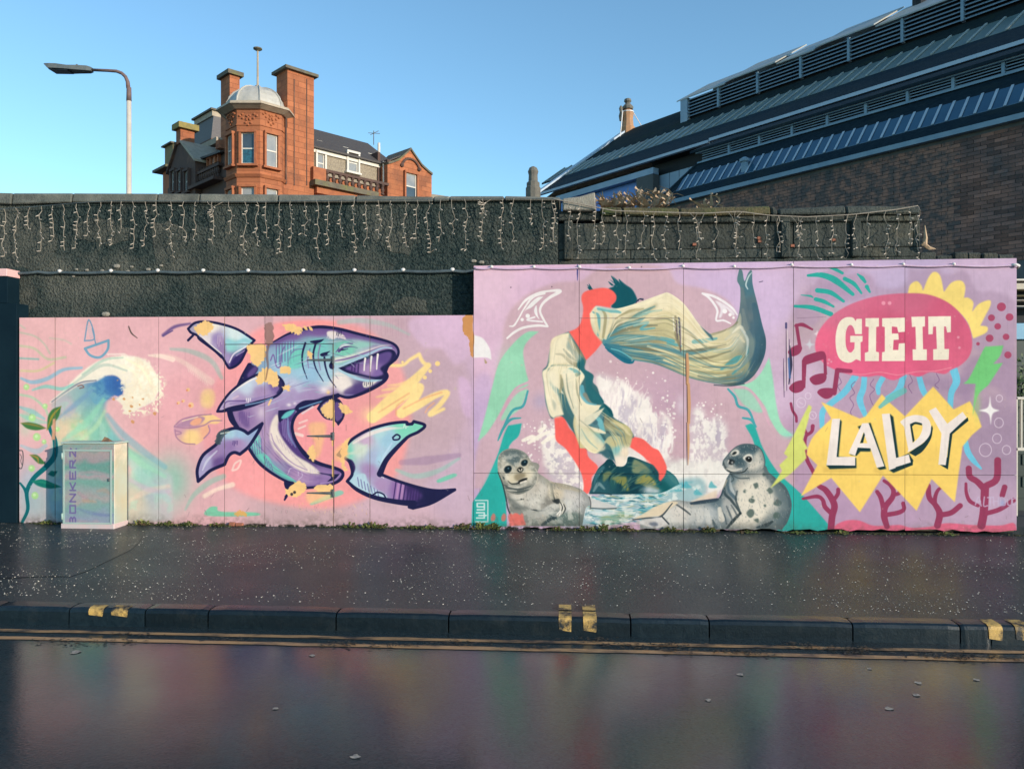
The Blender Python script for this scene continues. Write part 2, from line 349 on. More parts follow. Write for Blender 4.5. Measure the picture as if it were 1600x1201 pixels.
def paint_shark():
    global CLIP
    Z(240, 485, 3.3333)
    OW = 4.0
    # yellow breath scribble and drips
    for s, w in (('1185,282 1290,285 1335,255 1382,228! 1400,265 1430,290', [5, 5, 5, 6, 6, 6]), ('1430,285 1330,390 1220,480 1140,555', [9, 17, 19, 17]), ('1140,555 1230,500 1330,430 1385,400 1340,480 1290,530', [18, 15, 12, 14, 17, 15]),
                 ('1290,535 1380,490 1470,440 1530,428 1490,490 1440,540 1510,512', [16, 13, 10, 8, 8, 8, 5])):
        S(s, w, (253, 222, 154), .97, 3)
    for s in ('1170,530 1250,480 1330,430', '1262,545 1265,500 1300,470', '1300,510 1400,460 1500,425', '1415,530 1430,505 1460,480'): S(s, 2.4, (240, 172, 130), .7, 2)
    for s in ('1220,390 1300,380 1360,340', '1190,415 1280,400', '1160,450 1260,430'): S(s, [2, 6, 3], (252, 216, 150), .7, 3)
    for x, y, r in ((1478, 276, 4), (1440, 315, 3), (1412, 348, 3.2), (1296, 268, 2)): D(x, y, r, (252, 218, 150))
    B(1140, 540, 60, 40, (254, 224, 160), .7)
    # loose orange things on the left: cup, drips
    B(280, 460, 32, 45, (252, 214, 150), .95); F('250,430 270,410 310,415 320,460 300,505 255,500 245,470', (250, 212, 150), .6, 3)
    for x, y, r in ((195, 492, 4.5), (180, 412, 3), (130, 480, 2.5), (155, 470, 2.5)): D(x, y, r, (248, 202, 150), .9, 1); D(x - 6, y + 3, r * .5, (226, 130, 90), .8, 1)
    GR('108,600 150,565 230,545 300,540 358,570! 330,590 285,590 290,620 270,660 220,698 150,690 112,650', [(200, 580, (190, 140, 170)), (130, 600, (210, 160, 180)), (290, 560, (250, 208, 150)), (200, 650, (253, 214, 150)), (280, 630, (244, 180, 150))], 1, 1)
    F('115,605 170,570 240,552 268,560 240,590 180,605', (180, 138, 168), .9, 1.5); F('190,585 220,560 250,562 240,590 205,598', (246, 176, 140), .9, 1.5)
    for s in ('108,602 150,566 230,546 300,540', '108,605 180,612 260,598 300,575 355,572', '112,620 120,660 160,690 215,695', '285,598 292,630 262,665', '112,625 140,632 142,640 120,645'): S(s, 2.2, (176, 130, 158), .9, 1)
    S('150,575 230,553', 1.5, (255, 232, 190), .8, 1)

    # tail fin, upper left

    t = '180,95! 215,65 270,58 350,70 440,100 525,155! 490,195 450,270 400,300 380,280 355,240 300,195 240,150 228,130 195,115'
    GR(t, [(230, 80, (170, 160, 190)), (300, 80, (244, 234, 224)), (420, 120, (214, 228, 232)), (500, 160, (180, 215, 228)), (330, 150, (160, 140, 190)), (400, 180, (150, 212, 212)), (380, 250, (170, 150, 196)), (270, 150, (232, 222, 228)), (420, 270, (60, 48, 110))])
    CLIP = MASK(t)
    F('330,180 345,130 370,160 375,220 350,220', (150, 116, 168), .8, 2); scribble(335, 130, 30, 60, 4, (196, 180, 206), 1.2)
    S('385,160 420,172 470,155 505,165', 6, (150, 204, 216), .9, 3); S('240,150 300,190 350,225', [4, 6, 3], (246, 236, 230), .9, 1.5)
    F('400,290 425,245 475,195 500,190 480,240 440,280', (52, 40, 100), .95, 1.5); S('395,270 420,225 480,190', 2.2, (236, 226, 240), .9, 1); S('432,235 480,205', 2, (190, 170, 214), .7, 1)
    CLIP = None
    S(t, OW, NAVY, closed=True); S('180,155 205,130', 4, NAVY); F('228,128! 248,140! 360,235! 352,250!', NAVY)
    ragged('215,90 235,65 275,55 310,75 305,105 270,125 225,120', PEEL, 1, 4, 4)
    # body
    body = '620,165! 700,122 780,98 860,85 960,95 1080,125 1200,155 1255,178 1275,212 1262,250 1222,285 1205,320! 1214,345 1185,378 1110,420 1020,452 960,440 870,470 800,503 745,550 722,600 738,670 785,742 850,790 960,825 986,850 965,885 900,912 800,922 680,882 560,802 490,705! 440,612 408,565 398,505 430,430 470,345 500,285 560,205'
    GR(body, [(700, 140, (130, 100, 160)), (860, 100, (140, 110, 166)), (1000, 115, (146, 118, 172)), (1180, 170, (150, 122, 176)), (1080, 170, (176, 190, 204)), (1000, 190, (120, 208, 184)), (860, 180, (120, 200, 196)), (720, 220, (128, 205, 204)),
              (760, 300, (160, 202, 224)), (680, 300, (164, 198, 224)), (820, 330, (156, 196, 226)), (900, 330, (170, 205, 226)), (960, 380, (240, 228, 226)), (720, 400, (190, 196, 222)), (820, 430, (168, 148, 190)), (620, 400, (176, 170, 204)),
              (560, 520, (176, 150, 190)), (480, 560, (150, 120, 170)), (580, 640, (176, 148, 186)), (640, 760, (172, 142, 182)), (760, 860, (172, 140, 184)), (900, 870, (150, 120, 176)), (720, 700, (96, 70, 136)), (690, 600, (104, 80, 146)), (780, 760, (70, 54, 112)),
              (620, 800, (140, 160, 190)), (560, 320, (140, 170, 200)), (470, 400, (96, 74, 130)), (1080, 440, (80, 64, 120)), (960, 830, (140, 110, 170))])
    CLIP = MASK(body)
    F('620,165! 780,100 900,80 1100,125 1270,185! 1240,195 1120,165 1000,140 900,128 780,135 660,175', (118, 90, 152), .85, 4)
    F('650,190 700,160 760,165 790,200 780,260 740,270 700,290 640,270', (122, 196, 200), .7, 5)
    F('905,110 940,106 985,125 1000,150 960,140 930,150 905,130', (240, 228, 224), .95, 1.5); scribble(955, 108, 30, 26, 4, NAVY, 1.2); scribble(905, 128, 70, 22, 7, (220, 210, 224), 1)
    # drip marks on the flank
    S('610,260 625,230 640,290 660,290 665,230 680,190', 2, (120, 92, 156), .9, 1); S('700,290 715,230 740,205 780,200', 2, (120, 92, 156), .9, 1)
    for i in range(7): S(f'{640+i*15},{178-i*4} {640+i*15},{270+8*math.sin(i*1.7)}', 1.6, (110, 84, 150), .8, .8)
    F('700,300 712,235 745,205 782,210 776,290', AQUA, .8, 3)
    F('640,440 690,420 730,400 760,425 850,420 930,400 960,440 800,520 700,530 620,500', (166, 140, 186), .75, 5)
    B(890, 410, 30, 20, (238, 228, 236), .9); B(910, 425, 12, 12, PEEL, .9); B(705, 490, 14, 10, (236, 226, 236), .9); B(735, 482, 10, 8, (236, 226, 236), .8)
    B(560, 530, 22, 34, (222, 206, 222), .7); F('440,540 465,520 500,600 470,600', (104, 80, 140), .7, 3); scribble(450, 530, 60, 60, 5, (110, 84, 146), 1.4, .7)
    # gills
    for s in ('790,170 775,230 778,290 800,355', '845,170 832,230 845,300 885,370', '890,245 895,290 915,350 950,400'): S(s, [3.4, 3, 2.2, 1.2], NAVY, .95, .6)
    for s in ('868,180 858,240 870,310', '815,200 803,250 808,300'): S(s, [2, 2, 1], (140, 106, 160), .8, 1)
    F('815,160 890,148! 870,165 840,172', NAVY); F('870,225 922,210! 905,228 925,232! 880,240', NAVY)
    # eye and cheek
    S('950,215 985,178 1035,172', [1.5, 2, 3], (100, 78, 140)); F('965,195 990,172 1025,178 1045,190 1000,192', (236, 236, 240), .9, .8)
    S('965,212 990,192 1030,188 1062,195', [4, 3, 3, 1], (84, 62, 124)); S('980,206 1010,200', 2, (40, 36, 80))
    F('945,245 1000,235 1080,215 1180,182 1240,180 1180,195 1100,225 1000,262 950,270', (240, 232, 226), .85, 2.5)
    F('1060,160 1180,170 1245,180 1180,178 1090,195 1000,225 960,240 1000,205', (138, 212, 190), .6, 4)
    S('945,262 1010,250 1100,222 1190,190 1245,190', [2, 3, 3, 2, 1.5], (130, 106, 160), .9, .8)
    F('940,330 985,330 1030,375 1035,410 990,415 950,380', (244, 232, 228), .9, 4)
    F('930,265 940,290 935,305 918,300 915,280', NAVY)
    F('1090,430 1100,390 1050,385 990,420 1010,440', (86, 68, 128), .8, 3); S('1000,440 1080,435 1180,380', 3, (150, 140, 190), .9, 1)
    F('1095,370 1170,365! 1130,395 1095,400', (238, 230, 222), .95, 1); scribble(1100, 372, 50, 22, 5, NAVY, .9)
    CLIP = None
    # mouth
    m = '962,300! 1030,272 1110,240 1200,205 1250,208 1262,245 1222,285 1206,320 1205,350 1180,362 1100,345 1010,325'
    F(m, NAVY); GR('1000,300 1060,275 1130,245 1210,215 1240,225 1225,265 1180,300 1195,330 1150,345 1080,330 1020,312', [(1020, 300, (110, 80, 150)), (1120, 300, (168, 140, 188)), (1190, 240, (96, 76, 140)), (1170, 330, (130, 104, 168)), (1100, 265, (130, 104, 160))], 1, 2)
    for x, l in ((1035, 40), (1050, 46), (1068, 52)): S(f'{x},{275-(x-1035)*.5} {x-4},{275+l}', 2.6, (66, 48, 104), .9, .6)
    for x, y0, y1 in ((1098, 250, 312), (1130, 240, 315), (1163, 228, 305)): S(f'{x+4},{y0} {x},{(y0+y1)/2} {x-2},{y1}', [3.4, 2.6, 2], (244, 236, 234), 1, .6)
    S('955,296 1020,268 1100,235 1190,195 1240,195', [2, 4, 4, 3, 2], (170, 200, 224), .95, .8); S('965,310 1050,350 1120,365 1190,362', [3, 5, 4, 2], (172, 208, 228), .95, 1)
    # dark under-belly with pale inner stripe
    F('650,545! 660,520 720,515 745,500 735,545 722,600 738,670 785,742 800,760 770,770 720,730 670,660 650,600', (84, 62, 126), .95, 1.5)
    for i in range(6): S(f'{668+i*9},{560+i*4} {676+i*9},{650+i*10}', 1.8, (150, 130, 190), .7, 1)
    S('700,560 705,640 740,710', [2, 4, 2], (130, 150, 200), .8, 1.5)
    F('605,640 615,580 640,540 652,560 650,620 680,680 740,750 820,800 870,850 820,850 740,820 660,760 615,700', (238, 224, 214), .97, 2)
    S('612,640 640,710 720,790 800,830', 2, (176, 150, 186), .8, 1)
    for i in range(9): S(f'{640+i*18},{650+i*20} {655+i*18},{690+i*17}', 1.6, (190, 170, 190), .6, 1)
    F('490,700! 520,670 548,645 560,680 562,730 600,760 625,800 690,850 740,885 760,905 680,875 600,820 540,770', (112, 206, 190), .95, 1)
    for i in range(5): S(f'{512+i*12},{690-i*6} {520+i*11},{750-i*2}', 1.5, (110, 100, 160), .8, .6)
    for i in range(4): S(f'{575+i*12},{760+i*12} {585+i*12},{795+i*12}', 1.5, (110, 100, 160), .8, .6)
    S('700,850 715,820 750,830 755,855', 1.6, (200, 180, 214), .9, .6); S('755,880 775,860 770,835', 1.6, (200, 180, 214), .9, .6)
    F('850,840! 920,850 972,850! 940,880 900,895 925,865 880,850', NAVY); S('870,900 940,885 975,850', 2.4, (178, 150, 200), 1, .6); scribble(820, 825, 40, 22, 4, (220, 206, 226), 1)
    # fine hatching and edge shade that sharpen the fish
    CLIP = MASK(body); shade(body, (70, 52, 112), 9, .4, 6)
    flow('640,180 780,130 900,120 1050,150 1230,190', '480,560 600,520 760,470 880,440 960,430', 70, 61, [(196, 212, 232), (110, 90, 150), (150, 190, 210), (230, 224, 234), (128, 200, 196)], (.6, 1.8), (.25, .6), (.06, .2), .8)
    flow('450,600 520,720 640,830 800,900 940,890', '600,560 610,660 700,780 820,850 940,850', 50, 62, [(196, 176, 206), (126, 100, 152), (150, 130, 176), (110, 84, 142)], (.6, 1.8), (.3, .6), (.08, .25), .8)
    CLIP = None
    # outline
    for s, w in (('620,165! 700,122 780,98 860,85 960,95 1080,125 1200,155 1255,178 1275,212 1262,250 1222,285 1205,320! 1214,345 1185,378 1110,420 1020,452 960,440', [2, 4, 5, 4.5, 4, 4, 4.5, 6, 6, 5, 4]),
                 ('960,440 870,470 800,503 745,540 722,600 738,670 785,742 850,790 960,825 986,850 965,885 900,912 800,922', [6, 7, 6, 5, 5, 5, 7, 6, 5, 5, 5, 4, 4]), ('440,612 490,705 560,802 680,882 800,922', [4, 5, 5, 4, 4]),
                 ('500,285 470,345 430,430 398,505 408,565 440,612', [8, 10, 9, 9, 10, 6])): S(s, w, NAVY)
    F('740,500 780,470 850,462 900,445 960,440 960,455 860,480 800,500 750,525', NAVY); S('760,510 850,480 940,458', 2.4, (110, 150, 190), .9, .6)
    F('650,520! 680,518 740,512 700,540 660,580 650,560', NAVY); F('665,560 690,530 735,515 720,540 690,560', (110, 204, 206), .95, 1); S('775,535 830,500', 3, (226, 214, 224), .8, 1)
    F('500,285 470,345 430,440 470,400 520,345 545,300', (40, 36, 86), .95, 1); F('490,330 530,290 540,310 500,350', (110, 84, 146), .8, 2)
    # under fin by the hinge
    F('850,510! 880,470 940,455 975,470 995,520 990,560 962,600! 940,575 890,560', NAVY); F('868,515 890,480 930,470 925,545 890,540', (150, 124, 176), .9, 1.5); F('945,480 975,490 985,540 962,575 945,560', (104, 80, 142), .95, 1.5)
    ragged('872,515 900,480 935,465 935,560 905,558 885,540', PEEL, .95, 3, 9)
    # pectoral fin
    t = '332,525! 350,490 400,425 470,370 540,335 600,328 650,345 678,382 665,422 625,452 540,475 450,502 370,522'
    GR(t, [(400, 440, (190, 180, 214)), (480, 390, (200, 214, 232)), (560, 350, (196, 206, 230)), (640, 380, (120, 96, 156)), (560, 430, (172, 146, 190)), (440, 470, (178, 154, 196)), (360, 500, (190, 168, 206))])
    CLIP = MASK(t)
    S('400,430 470,380 540,348', [3, 5, 2], (240, 232, 232), .9, 1.5); S('400,485 500,470 610,440', [3, 7, 3], (150, 130, 184), .7, 2); F('620,370 650,350 690,380 660,430 640,430 655,400', NAVY, .8, 1); scribble(485, 458, 30, 20, 3, (240, 232, 240), 1.8)
    S('365,505 380,475 430,470 480,470', 2, (100, 78, 140), .8, .8); S('415,458 440,445', 3, (214, 190, 210), .8, 1)
    CLIP = None
    S(t, OW, NAVY, closed=True); F('332,530! 400,500 520,478 600,465 625,448 560,485 450,520 370,528', NAVY); S('480,492 560,475 620,455', 2.4, (120, 150, 190), .9, .6)
    # lower left fin
    t = '232,888! 228,825 258,752 330,692 350,640 420,612 465,622 492,640! 566,588! 545,632 502,700 478,725! 450,747! 420,738 392,755 370,800! 300,830 262,862'
    GR(t, [(250, 840, (170, 160, 204)), (270, 780, (176, 170, 212)), (320, 740, (160, 134, 184)), (400, 700, (150, 122, 176)), (400, 640, (170, 205, 224)), (450, 640, (160, 190, 220)), (440, 690, (168, 140, 186)), (530, 630, (150, 170, 210)), (340, 790, (110, 84, 146))])
    scribble(415, 678, 30, 26, 4, (90, 70, 130), 1.4); S('255,830 280,780 330,730', [2, 4, 2], (214, 214, 236), .8, 1.2); S('520,620 548,605', 2, (200, 220, 236), .9, 1)
    S(t, OW * 1.3, NAVY, closed=True); ragged('320,690 335,640 365,620 395,625 370,650 350,690', (70, 86, 96), .9, 3, 12); S('350,640 395,632', 2, (196, 206, 200), .9)
    # the separate tail on the right
    t = '960,750! 1000,705 1040,665 1120,620 1220,590 1310,580 1320,592! 1345,590! 1355,577! 1412,597 1380,630 1320,660 1260,720 1210,780 1178,850! 1280,890 1400,925 1480,937 1568,932! 1450,1000 1350,1028! 1330,1022! 1355,1003! 1270,995 1150,970 1060,930 1008,888! 1034,850 1025,800 1008,775'
    GR(t, [(1000, 730, (130, 210, 190)), (1080, 720, (214, 226, 214)), (1100, 670, (200, 170, 200)), (1180, 630, (180, 216, 224)), (1300, 610, (130, 214, 190)), (1380, 600, (126, 210, 186)), (1220, 670, (160, 200, 224)), (1140, 760, (172, 184, 216)), (1120, 830, (172, 144, 190)),
           (1180, 770, (170, 206, 230)), (1060, 880, (176, 212, 230)), (1180, 910, (176, 146, 190)), (1280, 930, (150, 112, 176)), (1360, 950, (84, 62, 126)), (1450, 960, NAVY), (1140, 950, (180, 200, 226)), (1340, 920, (60, 44, 100))])
    CLIP = MASK(t)
    S('1040,690 1120,645 1220,615 1300,610', [3, 6, 5, 2], (240, 226, 224), .9, 2); S('1010,745 1060,735 1110,700', [3, 6, 3], (206, 220, 206), .7, 2); B(1290, 600, 50, 14, (130, 214, 188), .8); scribble(1305, 592, 30, 22, 3, (240, 240, 236), 1.4)
    F('1035,890 1060,855 1100,850 1115,890 1150,930 1190,945 1215,975 1150,970 1080,940', (186, 216, 232), .95, 1.2)
    for i in range(7): S(f'{1062+i*17},{868+i*11} {1070+i*17},{915+i*9}', 1.6, (110, 100, 160), .75, .6)
    for i, x in enumerate((1262, 1290, 1312, 1330, 1345, 1358, 1372, 1386)): S(f'{x},{890+i*5} {x-14+i},{985}', 1.8 + i * .25, (64, 46, 104), .95, .5)
    for x in (1275, 1300): S(f'{x},{905} {x-10},{975}', 4, (196, 150, 196), .6, 1.2)
    F('1290,885! 1400,925 1568,932! 1440,1005 1340,1010 1400,960', NAVY, .9, 4); S('1240,690 1200,760 1175,850', [2, 5, 4], (186, 214, 236), .9, 1.5); scribble(1190, 850, 24, 22, 3, (230, 226, 240), 1.6)
    F('1010,770! 1035,780 1050,815 1040,850 1015,885! 1030,840', (50, 38, 90), 1, 1); D(1037, 848, 2.2, (150, 220, 214))
    CLIP = None
    S(t, OW * 1.2, NAVY, closed=True); S('1178,850 1210,780 1260,720 1320,660', [10, 8, 7, 5], NAVY); S('1245,660 1265,645 1282,655 1275,670 1250,672 1245,660', 2.6, NAVY); S('1140,960 1165,945 1195,955 1210,978', 2.4, NAVY)
    S('1008,888 1060,932 1150,972 1270,996 1355,1004', [4, 6, 7, 8, 10], NAVY)
    # peeled patches and torn strip along the boards
    for s, sd in (('485,185 530,175 580,180 580,240 545,290 510,270 500,230', 1), ('535,350 560,310 600,300 645,330 650,380 620,400 590,370 545,385', 2), ('660,295 710,295 705,328 660,325', 3), ('672,392 712,390 705,415 680,412', 5), ('668,75 720,70 765,95 760,125 720,115', 6),
                  ('690,930 740,890 790,900 790,935 750,965 700,960', 7), ('840,915 930,905 935,935 860,940', 8), ('800,735 830,700 845,750 830,790', 10), ('985,690 1020,665 1010,720 990,800 1015,830 985,820 975,740', 11), ('965,480 1010,500 1030,530 990,540 975,520', 14), ('800,215 825,222 822,248 803,240', 15)):
        ragged(s, PEEL, .97, 3.5, sd)
    for s, c in (('810,590 870,580 900,600 880,700 860,760 820,770 840,690 815,640', (250, 200, 140)), ('800,950 920,930 930,975 850,1000 810,1000', (252, 206, 146)), ('940,730 1000,690 1010,770 950,780', (252, 196, 136))): F(s, c, .7, 4)
    F('575,30! 622,30! 622,175! 578,175!', (182, 152, 160), .6, 1); ragged('580,75 618,75 622,170 585,172', (150, 116, 112), .85, 3, 21)
    S('600,180 590,230 596,290 585,360', [3, 5, 3, 2], (120, 86, 80), .6, .8); S('612,465 600,490', 3, PEEL, .9)
    for s in ('935,470 938,600', '935,640 934,700', '934,780 935,860'): S(s, 3.4, (240, 196, 120), .9, .6)
    for x, y in ((690, 968), (735, 945), (720, 955)): D(x, y, 2.4, (50, 46, 60), .9)
    F('678,985! 690,955 700,965 684,990!', NAVY); F('680,890 700,885 735,895 710,915 700,930 685,920', NAVY)
    for x, y in ((760, 95), (785, 90), (812, 93)): S(f'{x},{y-6} {x+14},{y+10}', [3, 5, 2], PEEL, .95)
    ragged('425,1055 450,1040 480,1050 485,1067 430,1067', (226, 170, 100), .9, 3, 31)
    rr = random.Random(5)
    for i in range(70):
        x, y = rr.uniform(620, 1130), rr.uniform(1000, 1062)
        S(f'{x},{y} {x+rr.uniform(-6,8)},{y+rr.uniform(2,12)}', rr.uniform(.5, 1.3), rr.choice([(170, 130, 140), (240, 200, 150), (150, 140, 140)]), .5, .8)
    for i in range(16):                                      # faint runs of old paint near the top
        x = 1105 + i * 14 + rr.uniform(-4, 4); S(f'{x},{35+rr.uniform(0,20)} {x+1},{95+rr.uniform(0,60)}', .8, (190, 150, 170), .5, .8)
def paint_right_background():
    Z()
    GR('740,400! 1600,390! 1600,845! 740,845!', [(760, 430, (224, 190, 212)), (850, 430, (222, 186, 214)), (1040, 430, (210, 182, 214)), (1130, 440, (208, 182, 218)), (1215, 480, (212, 186, 222)), (1220, 600, (208, 180, 208)), (1320, 425, (196, 172, 206)),
        (1420, 440, (190, 172, 208)), (1550, 430, (204, 178, 208)), (760, 560, (222, 186, 212)), (752, 680, (200, 172, 210)), (900, 560, (206, 174, 188)), (1050, 640, (198, 164, 188)), (1130, 640, (196, 162, 182)), (1240, 700, (186, 154, 182)),
        (1400, 600, (176, 150, 176)), (1560, 560, (186, 160, 178)), (1570, 700, (166, 142, 170)), (1560, 800, (190, 162, 190)), (1330, 780, (184, 152, 184)), (1260, 500, (190, 164, 178))])
    Z(740, 405, 2.794)
    F('130,300 165,215 240,150 360,102 470,92 540,45 640,22 760,22 850,45 890,105 1010,130 1120,190 1160,300 1220,480 1300,640 1390,800 1397,900! 1397,1000! 0,1000! 10,850 60,640 110,430 128,360', (205, 172, 184), .9, 4)
    F('0,540 60,500 90,560 70,680 20,800 0,820', (198, 172, 212), .6, 8); F('0,330! 40,345 70,390 78,440! 60,430 30,428 0,430!', (242, 238, 240), .97, 1); B(640, 200, 200, 120, (204, 170, 182), .3); B(850, 600, 160, 140, (194, 160, 188), .5)
    B(290, 620, 40, 40, (170, 164, 200), .5)
    # mint swooshes
    F('285,315! 232,318 172,368 112,450 80,560 50,680 18,795! 62,752 112,672 150,600 190,568 238,545 226,480 216,400 240,352', MINT, 1, .8); B(150, 470, 50, 90, (166, 220, 192), .4)
    F('237,562! 190,585 150,635 118,700 150,690 205,650 215,625', (156, 214, 186), .9, 1.5)
    S('240,535 180,568 140,640 112,690', 4, (208, 166, 186), .9, 1); S('236,575 215,640 165,665 110,780', [3, 4, 4, 3], (66, 160, 170), .95, .8); S('205,692 160,700 125,745 106,790', [2, 4, 4, 2], (64, 160, 168), .95, .8)
    F('1290,428! 1306,520 1322,640 1345,720 1395,770! 1340,765 1295,700 1270,640 1220,580 1170,556 1120,550! 1200,540 1250,500', (158, 218, 190), 1, 1)
    F('1130,565! 1190,568 1225,600 1262,660 1240,668 1200,650 1170,625', (152, 210, 186), .85, 2); S('1110,566 1140,600 1155,640 1200,660 1230,730', [3, 4, 4, 4, 3], (66, 162, 172), .95, .8); S('1175,692 1210,700 1232,730', [3, 4, 3], (66, 162, 172), .95, .8)
    S('1125,556 1190,560 1240,610 1290,720', 3, (214, 170, 190), .8, 1); B(1370, 765, 26, 16, (150, 214, 196), .7)
    # teal ground
    F('150,725! 210,715! 196,770 165,800 150,840 140,1000 145,1165! -10,1165! -5,1060! 55,965 105,850 130,770', TEAL, 1, .6); F('105,870! 120,850 112,900 60,960 20,1030! 70,930', (60, 190, 182), .5, 3)
    Z(); F('1164,664! 1178,664 1192,700 1215,737 1245,765! 1262,782 1303,829! 1215,829! 1190,790 1180,700', TEAL, 1, .6)
    # white sketch fins
    Z(730, 400, 5.46)
    S('360,598 400,590 450,510 480,455 560,350 660,318', [1.6, 3, 2.4, 2.4, 4, 3], (242, 236, 238)); S('435,455 500,375 600,320 700,298 790,300 700,355 640,410 620,470 650,540 685,598', [2, 4, 4, 3, 6, 4.5, 4, 3.6, 3.4, 3], (242, 236, 238)); S('685,600 600,592 480,610 400,650 340,700', [3, 4, 4, 4, 3], (242, 236, 238))
    F('480,480 540,400 600,352 650,345! 590,400 545,440 500,460', (242, 238, 240)); D(515, 510, 3.4, (242, 238, 240)); D(468, 542, 2.6, (242, 238, 240)); F('570,460 590,420 600,500 615,540 580,500', (240, 236, 240)); S('575,520 510,545 640,560', 2.4, (240, 236, 240))
    Z(960, 400, 5.46)
    S('750,318 850,345 940,395 1010,450 1045,500', [3, 4, 4, 3.4, 2], (240, 234, 240)); S('750,320 800,350 850,410 878,470 868,548 930,548 990,575', [3, 3.6, 3.6, 3.4, 3, 3, 2], (240, 234, 240)); F('860,380 950,420 1020,480 1010,510 950,450 910,520 890,520 905,450', (238, 234, 242), .8, 1); D(940, 470, 3.6, (244, 240, 244)); D(985, 500, 2.6, (244, 240, 244)); D(1015, 525, 2, (244, 240, 244))
    S('200,385 215,365 245,365', 1.2, (30, 50, 80)); S('1235,222 1265,215', 1, (60, 60, 90)); 

def wisps(box, n, seed, col=(244, 236, 232), up=True, w=(1, 5), a=(.35, .85), length=(20, 70), lean=0.0):
    rr = random.Random(seed)
    for i in range(n):
        x, y = rr.uniform(box[0], box[2]), box[1] + (box[3] - box[1]) * rr.random() ** .6
        L = rr.uniform(*length); dx = lean * L + rr.uniform(-.35, .35) * L
        S(f'{x},{y} {x+dx*.3+rr.uniform(-6,6)},{y-L*.4} {x+dx*.8+rr.uniform(-6,6)},{y-L*.75} {x+dx},{y-L}', [rr.uniform(*w), rr.uniform(*w), rr.uniform(.8, 2), .5], col, rr.uniform(*a), 1.5)

def paint_splash():
    Z(740, 405, 2.794)
    # spray behind the figure
    F('520,520 560,500 620,520 680,560 740,600 780,590 760,640 800,690 850,680 860,740 830,800 840,860 760,870 690,800 620,700 560,620', (222, 208, 214), .75, 6)
    F('540,560 600,540 680,600 730,640 760,720 810,800 800,860 720,820 640,720 560,640', (240, 230, 228), .75, 7)
    F('300,760 370,740 430,850 480,920 510,1040 420,1010 330,960 310,860', (206, 200, 210), .7, 10); F('640,860 700,830 780,860 960,880 1100,880 1110,1000 900,1050 640,1050', (222, 216, 216), .85, 8)
    F('940,900 950,700 990,640 1010,700 1080,690 1100,800 1110,940 960,960', (216, 208, 216), .7, 9); F('860,900 960,880 1100,900 1100,960 900,1000', (228, 222, 220), .9, 5)
    B(1060, 770, 46, 50, (176, 168, 190), .6); B(820, 780, 16, 60, (176, 164, 190), .5); B(350, 880, 30, 30, (170, 170, 184), .5); B(590, 860, 60, 30, (222, 212, 208), .8); B(905, 640, 22, 50, (218, 200, 216), .7)
    foam('535,510 570,490 640,520 700,570 760,590 790,640 850,690 870,760 850,870 740,880 640,760 560,640', (246, 238, 234), .95, 16, .44, 6, 5, 2.2); foam('560,560 640,560 740,640 800,760 820,860 700,840 620,720', (182, 170, 192), .6, 20, .52, 6, 6, 2.4)
    foam('940,900 950,700 985,640 1020,690 1085,690 1110,800 1115,950 950,960', (246, 240, 236), .9, 13, .45, 6, 7, 1.4); foam('290,720 380,730 440,850 490,930 500,1020 380,1000 310,900', (244, 236, 230), .9, 13, .46, 6, 7); foam('640,860 800,850 960,880 1100,890 1110,1000 900,1050 700,1050', (244, 240, 236), .8, 16, .40, 5, 7)
    wisps((550, 560, 760, 860), 60, 11, (248, 240, 236), w=(1, 3.4), a=(.3, .8), lean=.12); wisps((600, 620, 840, 860), 40, 12, (186, 174, 196), w=(.8, 2.6), a=(.3, .6), lean=.08); wisps((560, 560, 690, 640), 26, 13, (248, 240, 236), w=(1, 3), length=(40, 90), lean=.08)
    wisps((950, 740, 1090, 930), 26, 14, (246, 238, 234), w=(1, 3), length=(15, 40)); wisps((780, 760, 870, 880), 22, 17, (246, 240, 238), w=(1, 3), length=(25, 80))
    rr = random.Random(16)
    for x0, y0, x1, y1, n in ((560, 430, 860, 640, 40), (820, 600, 880, 780, 40), (960, 620, 1110, 800, 50), (210, 700, 360, 880, 55), (640, 640, 860, 860, 50)):
        for i in range(n): D(rr.uniform(x0, x1), rr.uniform(y0, y1), rr.uniform(.5, 2.1), (246, 238, 236), rr.uniform(.6, 1), .6)
    for s in ('215,790 255,775 280,785', '240,800 290,770 330,750', '285,750 310,735', '300,800 330,780 355,770'): S(s, [5, 7, 4], (246, 238, 226), .9, 1.5)
    # water at the bottom
    F('500,1040 700,1010 900,960 1000,960 1000,1040 860,1080 740,1130 560,1165! 380,1165! 470,1110', (150, 186, 194), .85, 5)
    for i in range(230):
        x, y = rr.uniform(480, 800), rr.uniform(1022, 1155); L = rr.uniform(20, 80)
        S(f'{x},{y} {x+L*.5},{y+rr.uniform(-4,6)} {x+L},{y+rr.uniform(-6,8)}', [.5, rr.uniform(1, 2.8), .5], rr.choice([(50, 140, 162), (86, 170, 186), (220, 226, 222), (30, 96, 116), (240, 238, 230), (168, 176, 140), (110, 186, 196)]), .8, 1)
    F('560,1120 640,1100 700,1112 640,1150 560,1160', (150, 176, 130), .5, 4)
    for x, y in ((1040, 985), (975, 1015), (930, 985), (890, 1000)): F(f'{x-14},{y+10} {x-4},{y-18} {x+8},{y-4} {x+22},{y+10}', (80, 172, 186), .8, 1)
    F('830,1010 900,975 960,970 920,985 860,1015', (96, 176, 190), .7, 2); F('870,990 920,982 905,1000', (60, 160, 180), .7, 1); foam('480,1010 900,980 1000,1000 860,1090 600,1165 480,1165', (236, 238, 234), .7, 14, .52, 6, 6)

